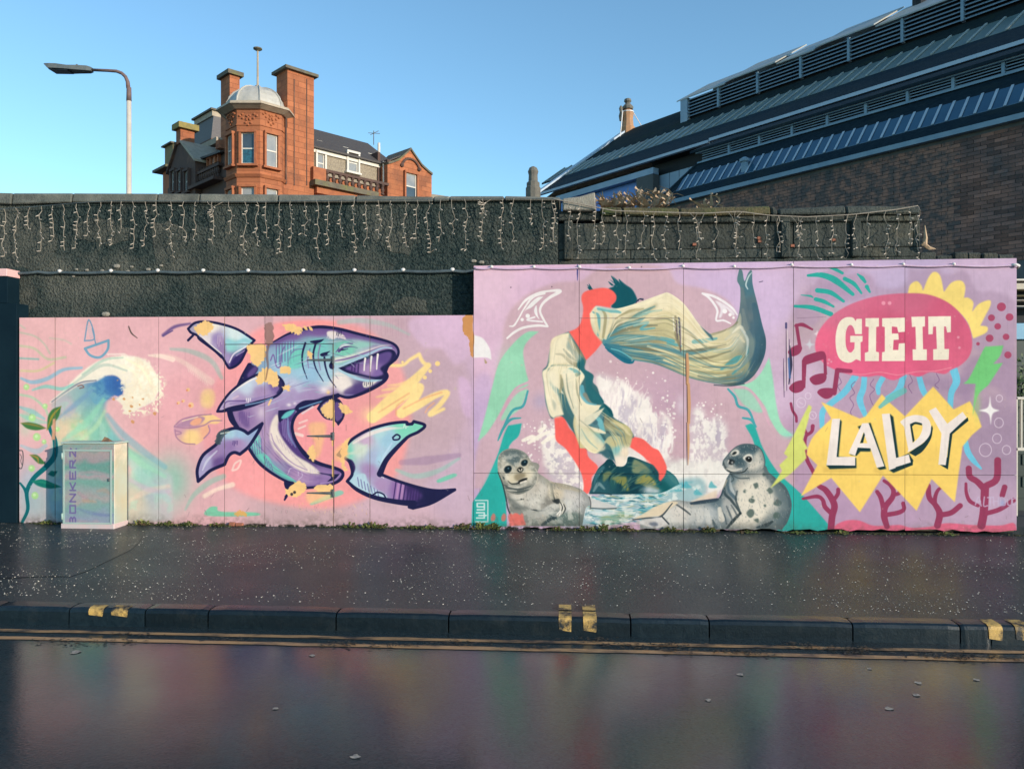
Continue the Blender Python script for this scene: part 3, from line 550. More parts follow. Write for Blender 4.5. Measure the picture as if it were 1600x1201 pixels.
def paint_figure():
    global CLIP
    Z(740, 405, 2.794)
    # hair
    F('588,132 612,118 590,108! 618,112 592,88! 622,104 600,70! 636,100 648,118! 632,85! 664,112 690,130 708,160 712,182 690,202 650,216 600,208 620,170', DTEAL, 1, .5)
    for s in ('496,112 510,128 520,135', '503,108 515,132', '497,122 510,134', '600,74 612,92 622,110', '634,88 648,112', '588,98 604,112'): S(s, [.8, 2.4, 3], DTEAL)
    S('708,190 720,175 740,178', 1.2, (20, 30, 60))
    # drape and seal tail
    t = '505,238! 530,206 600,216 650,210 730,185 820,152 850,147 900,178 935,215 985,285 1030,325! 1090,308 1140,280 1160,220 1164,130 1150,92 1158,45! 1172,50 1182,95 1198,60 1214,50 1218,110 1240,200 1258,280 1276,355 1266,430 1222,508 1160,547 1080,545 950,520 800,460 690,440 640,432 578,385 560,365 525,320 508,280'
    GR(t, [(520, 240, (243, 226, 190)), (560, 220, (120, 180, 184)), (550, 300, (180, 176, 140)), (640, 225, (240, 224, 186)), (620, 300, (120, 120, 96)), (700, 290, (150, 142, 104)), (760, 250, (224, 208, 166)), (840, 170, (243, 227, 190)), (860, 290, (196, 186, 140)),
           (950, 300, (243, 226, 190)), (980, 350, (243, 226, 190)), (680, 380, (60, 124, 140)), (640, 410, (30, 110, 136)), (760, 420, (120, 128, 110)), (800, 340, (156, 146, 106)), (900, 440, (214, 202, 150)), (950, 480, (200, 190, 140)), (1050, 400, (206, 196, 150)),
           (1100, 340, (212, 200, 160)), (1080, 480, (200, 190, 136)), (1150, 330, (190, 190, 170)), (1160, 460, (150, 150, 116)), (1230, 420, (76, 110, 124)), (1220, 300, (70, 108, 126)), (1200, 200, (84, 112, 124)), (1170, 90, (90, 126, 134)), (1205, 120, (74, 116, 132)), (1180, 250, (120, 130, 132)), (1100, 530, (110, 116, 96)), (1180, 530, (72, 104, 112))])
    CLIP = MASK(t)
    F('505,238! 530,206 600,216 650,210 740,184 850,147 912,185 985,285 1045,355! 1000,368 950,380 925,400 918,300 900,260 840,235 760,225 700,240 640,255 600,300 575,350 545,340 520,300', CLOTH, .75, 5)
    F('840,235 905,250 915,330 912,400 860,395 800,345 740,335 680,330 760,285', (196, 184, 138), .6, 6); F('690,250 760,215 800,190 790,215 740,250 690,290', (140, 134, 100), .6, 4)
    F('560,365 620,330 700,335 780,360 860,400 910,410 900,500 800,462 700,440 620,410', (96, 112, 100), .55, 7)
    for s, w, c in (('575,355 640,300 720,270 770,225', [8, 7, 6, 2], (52, 122, 140)), ('600,335 680,300 760,290 800,288', [3, 5, 4, 2], (110, 112, 88)), ('560,370 620,345 720,338 800,345 860,360', [8, 9, 6, 5, 3], (58, 128, 146)), ('580,380 680,395 780,430 900,470', [9, 14, 9, 3], (32, 110, 136)),
                    ('575,375 640,420 690,440', [6, 9, 4], (20, 96, 124)), ('690,438 800,462 950,520 1080,546', [3, 4, 4, 3], (60, 140, 160)), ('640,370 740,385 860,415', [4, 7, 3], (104, 100, 74)), ('700,290 760,275 730,305 790,300', [3, 4, 4, 2], (70, 158, 176)),
                    ('820,345 870,358 850,365 905,378', [5, 6, 6, 3], (66, 160, 176)), ('760,365 840,392 920,408 1000,398 1060,385', [3, 5, 8, 7, 3], (52, 120, 140)), ('760,380 860,410 900,420', [3, 4, 2], (240, 228, 184)), ('960,360 1010,355 1060,345', [6, 7, 3], (70, 158, 172)),
                    ('930,400 1010,392 1100,370', [3, 5, 2], (96, 96, 76)), ('800,420 880,440 960,455 1050,450', [3, 5, 5, 3], (236, 222, 170)), ('830,440 920,470 1020,480 1090,465', [3, 5, 6, 3], (240, 226, 176)), ('920,430 1020,430 1120,400', [3, 4, 2], (120, 116, 84)),
                    ('880,460 980,490 1080,500 1150,470', [2, 5, 5, 2], (160, 150, 106)), ('940,490 1020,510 1100,505', [2, 5, 2], (242, 228, 180)), ('980,510 1060,528 1140,515', [3, 6, 3], (104, 110, 90)), ('1080,480 1140,440 1165,425', [3, 10, 5], (52, 150, 162)), ('1020,460 1080,450 1110,440', [3, 5, 2], (240, 228, 180)),
                    ('1000,470 1080,470 1130,460', [2, 3, 2], (110, 104, 76)), ('1050,400 1120,380 1150,350', [2, 4, 3], (226, 222, 200)), ('1130,500 1190,440 1195,380', [3, 6, 3], (60, 140, 152)), ('1150,480 1205,420 1210,350 1180,280', [3, 8, 8, 4], (120, 140, 140)),
                    ('1100,350 1150,310 1165,240', [4, 8, 4], (200, 196, 172)), ('1165,300 1195,350 1190,420', [2, 4, 2], (206, 214, 210)), ('1035,328 1100,305 1150,275', [5, 5, 3], (140, 134, 110)), ('1110,345 1150,330 1180,360', [3, 6, 3], (214, 206, 178)), ('1130,320 1165,295 1185,320', [2, 5, 2], (236, 230, 210)), ('1170,130 1180,230 1200,300', [6, 12, 6], (104, 124, 130)), ('1225,200 1245,300 1250,400 1210,480', [8, 14, 16, 8], (60, 98, 118)), ('1175,220 1190,300', [4, 8], (150, 156, 148)), ('660,210 740,195 820,160', [2, 5, 2], (250, 238, 206)), ('520,230 545,250 545,330', [2, 5, 4], (74, 156, 170)), ('555,215 575,250 565,340', [2, 5, 4], (150, 142, 104)), ('580,225 600,260 575,345', [3, 5, 4], (236, 220, 180)),
                    ('530,225 535,280 555,345', [2, 5, 3], (226, 210, 166)), ('545,215 600,222 640,232', [5, 8, 3], (84, 168, 180)), ('620,260 680,230 740,215', [3, 7, 2], (156, 146, 106)), ('650,290 720,240 790,205', [3, 6, 2], (74, 130, 134)), ('700,262 760,232 820,222', [2, 4, 2], (80, 160, 168)), ('740,250 840,232 900,240', [2, 5, 2], (206, 192, 146)),
                    ('880,250 885,330 905,400', [3, 6, 2], (120, 112, 86)), ('870,250 876,310', [2, 2], (246, 240, 226)), ('895,255 898,330', [2, 2], (40, 60, 90))): S(s, w, c, .85, 1.6)
    def drape(v, r_): return r_.choice([(250, 238, 206), (243, 226, 188), (226, 208, 164)] if v < .30 else ([(150, 140, 104), (214, 200, 154), (88, 140, 148), (240, 226, 186), (110, 104, 80)] if v < .62 else [(240, 226, 180), (206, 192, 140), (56, 120, 138), (120, 112, 82), (248, 234, 194), (96, 150, 158)]))
    flow('585,345 620,240 740,196 850,156 930,215 1000,320 1090,318 1150,250', '585,375 650,425 720,446 820,470 950,522 1080,545 1180,538 1235,440', 150, 31, drape, (.6, 2.2), (.3, .7), (.12, .45), .8)
    S('505,238! 530,206 600,216 650,210 730,185 820,152 850,147 900,178 935,215 985,285 1030,325!', 4, (250, 240, 214), .6, 3); S('1276,355 1266,430 1222,508 1160,547 1080,545 950,520 800,460', [14, 18, 18, 14, 10, 5, 3], (44, 78, 96), .5, 8)
    F('1160,220! 1175,190 1215,200 1240,260 1230,330 1200,330 1170,280', (84, 108, 122), .55, 8)
    S('1196,130 1188,110 1200,75 1214,58', [1.6, 2.2, 2, 1], (206, 220, 224), .9, .8); F('1046,356! 1020,330 990,290 1005,290 1040,335', (30, 80, 100), .9, 1)
    CLIP = None
    S('1050,548 1120,552 1180,543', 2, (40, 70, 80), .7, 1); S('575,385 620,420 660,445 690,450 700,440', [2, 4, 5, 4, 2], (32, 116, 140)); F('575,378! 600,382 650,405 690,440! 680,455 650,440 610,415 585,400', (24, 104, 130), 1, .6); S('600,390 640,402 690,432', 1.6, (90, 180, 194))
    # red body
    F('470,175 476,150 500,136 560,125 600,133 622,158 618,185 598,203 600,212! 545,203 530,206 506,238! 512,285 528,325 562,362! 530,402 490,441! 462,392 430,350 415,316! 450,300 470,270 478,215', CORAL, 1, .5)
    S('455,300 470,330', 1, (200, 80, 80), .6); S('470,255 468,300', 1, (206, 84, 84), .6)
    F('352,690! 365,683 392,685 420,740 460,770 490,810 500,860 540,900 535,925 515,945 512,985 495,1022! 478,1020 480,985 470,935 440,880 400,825 360,790 355,740', CORAL, 1, .5)
    F('697,773! 740,785 780,820 808,835 835,885 842,915 832,955 815,968! 808,950 790,920 760,895 740,860 680,818!', CORAL, 1, .5)
    # dress: dark silhouette, then the lit folds
    F('415,316! 352,345 332,400 320,462 300,490 308,560 315,630 338,692 365,684 392,690 430,745 462,795 495,830 545,838 580,828 622,893! 655,852 688,806! 698,768 660,722 612,690 600,655 560,618 540,560 520,535 522,505 486,480 490,441! 450,370', (34, 86, 98), 1, .5)
    Z(840, 520, 6.673)
    F('330,0! 240,20 150,70 130,180 125,300 90,370 50,410 70,540 90,700 130,850 165,885! 200,860 270,850! 235,770 215,700 180,640 130,500 105,400 150,345 280,340 380,350 450,390 490,440 480,480 440,560 460,640 500,700 560,740 690,755! 620,810 560,850 500,880 480,920 420,870 390,760 370,650 380,540 360,500 300,520 250,470 240,560 270,640 225,600 200,570 130,520 100,420', CLOTH, 1, .8)
    F('330,0! 240,20 150,70 130,180 125,300 110,340 200,330 330,340 430,360 440,330 400,260 350,200 300,150 320,60', (243, 227, 190), 1, 2)
    F('250,440 330,520 370,500 375,600 350,640 330,700 300,640 270,560', (226, 208, 166), .8, 3); F('90,390 140,480 200,600 240,730 270,850! 200,860 130,850 90,700 70,540 55,420', CLOTH, .9, 2)
    F('110,400 130,500 190,580 230,600 215,640 170,600 130,540', (30, 100, 118), .9, 3); F('150,690 190,740 180,820! 155,750', (70, 96, 96), .9, 2)
    for s, w, c in (('320,60 370,130 430,220 480,300', [3, 8, 10, 6], (120, 116, 88)), ('270,170 330,240 400,290', [2, 5, 3], (50, 70, 66)), ('190,220 260,230 340,300 430,340', [2, 4, 6, 8], (110, 108, 84)), ('180,330 300,320', [2, 3], (214, 198, 156)), ('330,160 390,220 450,300', [3, 9, 8], (60, 92, 92)),
                    ('280,410 340,390 400,400 440,420', [4, 8, 6, 3], (96, 164, 170)), ('290,490 350,460 430,430', [3, 7, 4], (120, 150, 136)), ('330,540 355,640 380,740 390,850', [6, 14, 12, 6], (60, 134, 148)), ('300,520 320,620 350,720 375,830', [4, 9, 8, 4], (170, 156, 112)), ('240,440 250,540 230,620', [2, 6, 3], (150, 142, 108)), ('230,640 290,700 330,800 400,900 420,1010', [4, 10, 10, 9, 6], (40, 96, 108)),
                    ('380,530 400,640 420,740 470,820', [3, 10, 10, 4], (250, 236, 200)), ('460,560 470,640 520,710 600,740', [6, 9, 8, 4], (80, 166, 190)), ('490,640 540,690 590,720', [6, 9, 5], (128, 120, 106)), ('130,560 170,650 220,740', [2, 5, 3], (210, 196, 156))): S(s, w, c, .85, 2)
    flow('240,30 150,80 128,200 110,340 70,430 85,600 120,780 165,880', '330,10 380,120 440,240 470,350 470,420 440,520 420,640 430,760', 70, 32, [(250, 238, 208), (226, 210, 170), (206, 190, 148), (243, 227, 190), (150, 144, 112)], (.6, 1.8), (.3, .65), (.1, .35), .8)
    F('430,220! 490,290 480,370 540,410 575,450 570,560 640,640 690,720 640,740 560,720 510,620 500,540 490,450 450,390 410,340', (8, 84, 98), 1, 1)
    # skirt
    GR('380,860! 420,880 480,930 560,985 650,1000 680,1040 640,1030 680,1100 700,1180 760,1201! 440,1201! 400,1080 370,960', [(420, 1000, (210, 196, 150)), (440, 1120, (216, 200, 150)), (540, 1060, (230, 214, 150)), (600, 1120, (110, 176, 180)), (680, 1160, (60, 120, 130))], 1, 1.5)
    GR('700,830! 760,880 860,930 950,980 995,1060! 960,1180! 860,1201! 760,1160 680,1050 660,1010 690,920', [(720, 900, (120, 120, 96)), (800, 960, (190, 178, 126)), (900, 1000, (200, 190, 136)), (960, 1080, (176, 168, 120)), (760, 1060, (60, 106, 112)), (850, 1060, (150, 150, 116)), (900, 1160, (130, 170, 160))], 1, 1.5)
    F('490,900 560,850 640,830 690,850 670,920 680,1020 600,990 520,950', (64, 116, 130), 1, 1.5); S('600,860 650,930 680,1030', [5, 9, 7], (100, 184, 198), .9, 2); S('560,870 600,930', [4, 8], (40, 86, 104), .8, 2)
    F('640,790 690,740 760,800 790,860! 740,880 690,830', (6, 78, 90), 1, 1); S('400,850 440,930 520,980 640,1020 700,1040', [3, 6, 5, 6, 3], CLOTH, 1, 1.5); S('720,1030 820,1060 900,1100', [3, 6, 2], (40, 76, 84), .8, 1.5); S('760,930 860,970 960,1060', [3, 7, 3], (222, 208, 160), .8, 2)
    S('700,890 780,960 880,1010', [2, 5, 2], (104, 104, 80), .7, 2)
    Z(900, 620, 5.459)
    GR('0,240! 60,250 150,290 240,370 250,400 225,450 170,468 110,450 40,370', [(60, 280, (212, 200, 150)), (120, 380, (236, 218, 158)), (200, 350, (110, 178, 186)), (180, 440, (220, 204, 150)), (30, 300, (150, 190, 180))], 1, 1)
    S('40,370 110,452 180,470 240,420 250,380', [2, 3, 3, 3, 2], (244, 230, 192)); F('250,390 280,400 310,480 320,540 260,520 200,480 130,490 190,470', (40, 92, 104), .9, 2)
    GR('240,380! 300,330 480,350! 490,380 455,430! 470,450 440,500 430,540 400,590 345,595! 320,500 290,420', [(330, 400, (200, 186, 134)), (420, 370, (180, 172, 124)), (350, 440, (110, 180, 186)), (400, 460, (243, 220, 196)), (370, 540, (240, 224, 210))], 1, 1.2)
    F('440,440 480,440 640,570 560,530 470,505', (232, 222, 220), .9, 2)
    flow('250,260 300,330 330,400 345,560', '180,100 300,180 420,270 480,380', 46, 33, [(226, 212, 164), (150, 144, 104), (96, 112, 104), (206, 194, 140), (120, 170, 168)], (.6, 1.8), (.3, .65), (.2, .6), .8)
    Z(740, 405, 2.794)
    F('392,478 430,486 448,520 446,570 462,632 508,672 572,646! 540,690 498,724 462,712 432,668 408,610 394,548', (244, 232, 204), .9, 1.6); F('446,696 500,742 556,790 574,826 540,838 492,826 462,790 446,744', (238, 228, 196), .75, 2.5)
    S('446,520 452,580 470,636', [1, 3, 1], (150, 150, 128), .7, 1.2); S('404,500 412,570 436,650', [1, 2.4, 1], (120, 134, 126), .7, 1.2); S('462,700 510,740 560,790', [1, 2.4, 1], (140, 150, 132), .6, 1.4); S('470,740 500,790 540,826', [1, 3, 1], (120, 168, 168), .6, 1.6)
    F('352,352 420,330 446,392 470,430 440,452 380,456 330,452 336,402', (246, 234, 208), .55, 4); F('310,500 352,492 366,560 372,650 380,684 344,686 322,630', (244, 232, 206), .6, 3)
    for sil in ('415,316! 352,345 332,400 320,462 300,490 308,560 315,630 338,692 392,690 430,745 462,795 545,838 580,828 655,852 698,768 612,690 560,618 520,505 490,441! 450,370', '505,238! 530,206 650,210 820,152 850,147 935,215 1030,325! 1140,300 1180,380 1200,500 1080,545 950,520 800,460 690,440 578,385 525,320'): F(sil, (226, 228, 212), .14, 1)
    Z(900, 620, 5.459)
    # rock
    rk = '110,825! 130,740 180,620 240,560 270,530 310,540 345,590! 400,590 430,560 440,515 470,508 540,530 640,570 720,600 790,630 850,680 882,740! 730,815 560,825 300,830'
    GR(rk, [(200, 640, (20, 70, 80)), (300, 560, (10, 62, 74)), (480, 540, (12, 64, 78)), (600, 600, (40, 92, 100)), (820, 700, (50, 116, 124)), (740, 780, (10, 88, 94)), (500, 740, (8, 56, 70)), (200, 760, (40, 88, 100))])
    CLIP = MASK(rk)
    for s, c in (('480,560! 500,530 560,560 600,590! 630,640 560,650 480,640', (128, 140, 110)), ('290,700! 330,675 430,678! 440,740 450,795 410,790 380,740 330,735 310,760', (132, 136, 78)), ('500,740! 530,680 600,660 660,700 690,750! 620,770 560,740', (150, 148, 84)), ('230,650! 280,630 310,650! 260,700 230,720', (110, 126, 92)), ('300,700 340,720 340,770 300,790 290,740', (30, 84, 90))): F(s, c, .95, 2)
    for s, w, c in (('160,740 180,660 230,600', [3, 8, 5], (60, 110, 122)), ('150,800 190,740 240,780', [3, 6, 3], (120, 150, 156)), ('640,600 690,660 720,740', [4, 10, 4], (16, 72, 84)), ('780,650 830,700 860,740', [3, 8, 3], (70, 130, 134)), ('560,740 640,760 700,780', [3, 8, 3], (90, 110, 80))): S(s, w, c, .8, 2)
    flow('120,820 180,650 280,560 470,520', '560,825 640,780 760,700 860,700', 70, 34, [(6, 50, 62), (40, 96, 106), (90, 122, 110), (16, 70, 80), (70, 110, 104)], (.8, 3), (.3, .7), (.08, .25), 1)
    B(620, 790, 60, 40, (206, 212, 218), .9); B(680, 800, 40, 22, (214, 218, 222), .8)
    CLIP = None
    F('480,345! 560,375 610,440 650,458 700,455! 740,540 768,600 760,660 720,717! 705,700 700,640 640,560 560,490 460,425!', CORAL, 1, .5)
    F('20,520! 60,560 130,575 175,605 165,640 130,690 130,760 105,822! 68,815 72,760 60,660', CORAL, 1, .5)
    # red foot rests again over the rock edge, torn board edge
    S('128,818 200,815 300,832', 1.6, (30, 60, 70), .8)

def paint_seals():
    global CLIP
    # spotted seal on the left
    Z(730, 620, 5.46)
    body = '270,530! 300,700 330,830 350,900 370,1000 420,1100! 980,1100! 1010,950 1050,920 1040,850 960,780 830,740 720,720 640,670 600,640 590,560'
    GR(body, [(340, 880, (190, 182, 172)), (450, 860, (206, 200, 190)), (420, 960, (150, 150, 144)), (560, 900, (196, 192, 186)), (640, 760, (196, 188, 178)), (600, 1000, (176, 172, 164)), (560, 1060, (120, 130, 124)), (760, 820, (214, 200, 178)), (880, 820, (208, 202, 198)), (860, 920, (196, 196, 196)),
              (900, 1050, (110, 122, 118)), (760, 1050, (96, 116, 116)), (980, 900, (200, 198, 198)), (700, 900, (140, 138, 132)), (480, 1080, (140, 144, 140))])
    CLIP = MASK(body)
    S('400,880 440,960 520,990 640,980', [6, 12, 8, 4], (120, 124, 120), .7, 4); S('540,958 650,970 720,935', [2, 3, 2], (40, 52, 56)); S('715,740 730,860 760,900', [3, 6, 4], (50, 58, 58), .9, 1.5); S('640,680 700,740 720,860', [4, 10, 6], (226, 216, 196), .7, 4)
    S('650,700 640,820 560,900', [6, 14, 8], (224, 220, 212), .5, 5); S('330,860 400,880 480,870', [3, 3, 2], (90, 96, 92), .8, 1); S('720,720 830,760 960,800', [5, 8, 4], (226, 206, 176), .7, 3); F('740,1000 900,990 960,1010 940,1100! 640,1100!', (100, 120, 116), .7, 4)
    S('600,1010 700,960 760,920', [8, 14, 8], (196, 196, 192), .8, 3); S('640,1090 740,1020 820,960', [4, 8, 4], (30, 50, 60), .8, 2)
    CLIP = None
    CLIP = MASK(body); shade(body, (70, 80, 80), 16, .35, 10); fur(420, (300, 700, 1000, 1095), 51, [(230, 224, 212), (96, 100, 98), (160, 156, 148), (120, 120, 116)], (6, 22), 70, .9, .4); foam('330,860 560,840 720,900 900,860 980,960 900,1060 420,1090', (222, 220, 212), .55, 14, .48, 6, 6); F('380,880 470,930 640,960 700,1010 600,1090 430,1095 390,1000', (150, 150, 146), .35, 6); S('350,850 420,930 520,950', [4, 10, 4], (84, 92, 92), .5, 4); CLIP = None
    F('770,890 800,870 840,920 830,970 780,1020 760,1010 790,960', (190, 186, 176), .95, 1); 
    for i in range(4): S(f'{780+i*14},{890+i*8} {800+i*12},{930+i*8} {790+i*8},{985+i*4}', [1.5, 2.4, 1.2], (70, 74, 74) if i % 2 else (226, 222, 212), .9, .6)
    F('740,880 780,865 790,900 760,910', (36, 44, 48), .9, 1); S('785,1010 800,975', 2, (238, 234, 228), .9); S('765,1000 790,970', 2, (238, 234, 228), .9)
    head = '262,520 290,470 350,440 430,445 500,480 540,540 580,610 600,660 580,740 520,800 430,830 340,800 290,720 262,640'
    GR(head, [(330, 480, (120, 130, 130)), (400, 480, (96, 112, 116)), (400, 540, (110, 120, 120)), (470, 490, (140, 146, 140)), (290, 560, (176, 172, 160)), (350, 610, (190, 182, 166)), (450, 600, (176, 168, 150)), (520, 560, (206, 196, 176)), (560, 640, (190, 186, 172)), (390, 680, (206, 196, 172)), (520, 650, (214, 204, 180)), (430, 750, (150, 150, 142)), (540, 740, (196, 190, 178)), (330, 740, (170, 168, 158)), (280, 620, (190, 184, 172))])
    CLIP = MASK(head)
    S('262,520 290,470 350,445 430,448 500,480', [3, 3, 3, 3, 3], (206, 204, 190), .7, 2); B(400, 530, 55, 50, (84, 104, 110), .7); S('265,540 270,640 300,720', [4, 6, 4], (216, 206, 184), .8, 2)
    shade(head, (76, 86, 86), 14, .4, 9); fur(260, (265, 445, 600, 820), 52, [(226, 220, 204), (90, 98, 98), (170, 164, 150)], (5, 14), 75, .8, .4); F('320,470 400,450 470,480 450,540 380,560 320,520', (88, 104, 108), .45, 6); foam('270,500 540,500 600,660 560,790 330,790 270,640', (226, 222, 212), .45, 9, .5, 6, 4); F('300,720 420,770 540,740 560,780 430,830 330,790', (110, 114, 110), .55, 5)
    for x, y, rx, ry in ((346, 615, 34, 32), (487, 560, 30, 28)):
        F(f'{x-rx*1.25},{y} {x},{y-ry*1.3} {x+rx*1.25},{y-6} {x},{y+ry*1.25}', (214, 206, 186), .8, 2); F(f'{x-rx},{y+6} {x-rx*.6},{y-ry*.7} {x+rx*.5},{y-ry} {x+rx},{y-8} {x+rx*.5},{y+ry*.8} {x-rx*.5},{y+ry}', (16, 36, 46), 1, .8); D(x + 4, y - 8, 1.4, (70, 104, 116))
    F('425,620 440,600 470,600 478,620 460,642 435,638', (26, 32, 34), 1, .8); S('440,618 450,628', 2, (214, 206, 190), .9); S('465,612 462,626', 2, (214, 206, 190), .9)
    F('330,690 380,665 440,670 430,720 370,735', (222, 210, 182), .7, 3); F('480,650 540,630 565,650 530,690 480,680', (226, 214, 188), .8, 3); F('400,670 450,645 500,660 480,690 420,715', (128, 116, 92), .7, 3)
    S('345,712 375,738 430,735 470,708 510,692', [1, 2, 2.6, 3, 1.6], (52, 56, 56), .9, .8); B(340, 690, 30, 22, (232, 224, 208), .7); B(540, 650, 24, 20, (232, 226, 210), .7); B(300, 560, 20, 60, (220, 214, 200), .5); F('440,712 500,690 505,710 470,735 440,738', (26, 30, 32), 1, .8); S('455,732 500,715', 3, (240, 232, 220), .9, .6)
    for s in ('310,745 380,780 460,785 540,760', '330,770 420,808 520,790', '305,680 315,700', '300,790 380,840 470,840'): S(s, [1.5, 3, 3, 1.5], (70, 80, 82), .8, 1.2)
    for s in ('350,760 430,770 500,750', '340,790 420,800'): S(s, [1.5, 3, 1.5], (214, 208, 196), .7, 1.5)
    CLIP = None
    S('262,640 300,740 330,860 350,960 410,1090', [1.5, 2, 2.4, 2.4, 2], (50, 64, 68), .9, .8); S('580,610 602,660 590,740', 1.6, (206, 198, 184), .8, 1); D(460, 870, 1.2, (70, 70, 70))
    F('1040,860! 1120,880 1220,910 1280,935! 1250,948 1150,950 1060,940', (206, 204, 204), .95, 1); S('1060,946 1160,952 1270,948', 2, (60, 80, 90), .8); S('1040,850 1052,900 1050,950', 2, (90, 90, 92), .8)
    F('1050,980 1100,960 1200,975 1290,990 1200,1010 1090,1010', (222, 226, 228), .8, 2)
    for x in (200, 290, 350, 400, 440): F(f'{x},{1010+(x%7)*4} {x+22},{990+(x%5)*6} {x+40},{1010} {x+34},{1050} {x+6},{1056}', (228, 112, 104), .8, 1.5)
    F('360,1040 400,990 440,1000 470,1020 490,1060 500,1090! 360,1100!', (228, 114, 106), .9, 1.5)
    # little white tag
    S('70,880! 175,880! 175,1062! 70,1062!', 2, (196, 226, 226), .95)
    for s in ('85,905 145,905! 145,960! 85,960!', '85,935 145,935', '80,985 145,985! 145,1030! 80,1030', '100,1008 160,1008', '85,912 85,930'): S(s, 2.6, (206, 230, 230), .95)
    # grey seal on the right
    Z(1080, 620, 5.459)
    body = '300,690! 340,640 420,640 520,640 620,580 660,640 720,690 800,760 845,860 852,950 820,1060 770,1130! -440,1120! -420,1040 -300,960 -150,880 0,890 130,880 230,860 270,770'
    GR(body, [(330, 700, (110, 130, 138)), (350, 820, (120, 134, 142)), (420, 760, (196, 190, 180)), (460, 860, (226, 220, 208)), (520, 780, (228, 222, 210)), (640, 720, (200, 196, 188)), (700, 720, (110, 124, 128)), (790, 860, (120, 134, 138)), (700, 900, (200, 196, 188)), (760, 1040, (100, 116, 122)), (560, 1000, (226, 218, 204)),
              (480, 1080, (222, 214, 200)), (640, 1100, (110, 122, 126)), (300, 900, (170, 172, 172)), (380, 1000, (206, 202, 194)), (220, 900, (110, 130, 140)), (150, 980, (176, 182, 186)), (50, 960, (196, 196, 194)), (100, 1090, (170, 176, 180)), (-100, 960, (214, 208, 202)), (-250, 1050, (216, 214, 210)), (300, 1080, (140, 150, 154))])
    CLIP = MASK(body)
    F('380,860 420,770 520,710 600,690 660,720 700,800 690,900 620,1000 520,1060 440,1100 340,1125 300,1110 420,990 390,920', (230, 222, 208), .8, 5)
    for x, y, s in ((550, 750, 30), (452, 803, 16), (512, 880, 30), (625, 925, 14), (505, 990, 38), (670, 800, 30), (560, 1050, 26), (620, 660, 18), (735, 900, 34), (730, 1010, 36), (520, 850, 12)):
        rr = random.Random(int(x * y)); 
        ring = ' '.join(f'{x+s*rr.uniform(.55,1.15)*math.cos(k*.9):.0f},{y+s*rr.uniform(.5,1.1)*math.sin(k*.9):.0f}' for k in range(7)); F(ring, (84, 102, 98), .9, 1)
    for s, w, c in (('280,780 290,830 340,880 420,990', [3, 4, 4, 3], (44, 62, 70)), ('300,720 330,800 380,870', [3, 7, 4], (80, 104, 118)), ('330,690 340,780 390,850', [2, 5, 2], (190, 196, 198)), ('390,800 378,870 400,940 420,990', [2, 3, 3, 2], (60, 76, 82)), ('415,990 350,1060 300,1120', [4, 5, 3], (30, 44, 50)), ('240,930 280,1010 300,1080', [2, 3, 2], (70, 86, 96)), ('300,930 330,1000 350,1050', [2, 3, 2], (80, 92, 100)), ('340,920 370,970 390,1010', [2, 3, 2], (90, 100, 106)),
                    ('180,1050 210,1110', [3, 5], (70, 90, 100)), ('0,905 130,890 230,862 280,760', [5, 5, 5, 3], (40, 62, 78)), ('0,870 120,850 250,760 290,710', [8, 12, 10, 6], (226, 208, 182)), ('640,590 720,690 800,770 846,870 848,960 800,1080', [4, 6, 8, 9, 9, 6], (70, 92, 102)), ('560,1110 640,1090 690,1060', [3, 6, 3], (40, 56, 64)), ('620,600 640,650 650,690', [3, 5, 3], (120, 130, 130)), ('240,950 260,1040', [6, 9], (220, 214, 204)), ('130,960 150,1060', [6, 10], (206, 206, 204)), ('-150,900 -60,960 -10,1000', [2, 3, 2], (60, 70, 76)), ('40,940 80,1000 60,1080', [8, 14, 8], (200, 200, 198))): S(s, w, c, .85, 1.6)
    shade(body, (60, 78, 88), 14, .4, 10); fur(620, (-300, 650, 850, 1120), 53, [(236, 230, 218), (84, 98, 104), (170, 168, 162), (120, 130, 134)], (6, 20), 72, .9, .38); S('640,600 720,700 800,800 840,920 800,1060', [14, 26, 36, 36, 20], (84, 102, 110), .5, 10)
    CLIP = None
    # tail flippers
    Z(900, 620, 5.459)
    F('480,1045! 560,1000 680,930 800,890 870,900 800,950 740,1010! 640,1020 540,1040', (226, 208, 182), .95, 1); S('485,1045 600,1030 720,1018 820,905', [2, 2, 3, 1.6], (56, 70, 80), .9, .6); F('500,1060! 620,1040 720,1025 780,1090 690,1115! 600,1100', (216, 212, 212), .95, 1.5); F('620,1075 680,1065 700,1095 650,1100', (90, 100, 120), .8, 2); S('735,1020 790,1080', 2.4, (50, 60, 70), .9, .6)
    F('980,890! 1060,850 1201,790! 1201,860! 1120,880 1020,890 985,930', (226, 206, 182), .8, 2); S('985,905 1060,890 1201,868', [4, 4, 3], (46, 64, 80), .9, 1)
    Z(1080, 620, 5.459)
    head = '268,580 272,545 300,510 340,460 390,420 460,402 540,410 595,450 625,540 622,590 560,640 480,655 400,650 330,645 290,620'
    GR(head, [(300, 560, (150, 156, 158)), (360, 470, (196, 192, 184)), (430, 440, (90, 110, 120)), (520, 440, (96, 116, 124)), (580, 500, (206, 202, 192)), (480, 500, (110, 124, 130)), (400, 540, (64, 86, 96)), (440, 590, (120, 134, 140)), (520, 600, (206, 200, 190)), (580, 580, (216, 210, 200)), (340, 600, (190, 188, 182)), (400, 630, (170, 172, 172)), (330, 530, (110, 120, 126))])
    CLIP = MASK(head)
    F('420,420 500,405 560,430 540,480 480,470 430,480 410,460', (56, 84, 96), .8, 4); F('330,520 390,500 440,530 460,580 400,600 360,580', (60, 84, 94), .8, 4)
    shade(head, (64, 84, 94), 10, .4, 7); fur(240, (268, 402, 625, 655), 54, [(230, 226, 216), (70, 90, 100), (160, 164, 162)], (4, 12), 80, .8, .4)
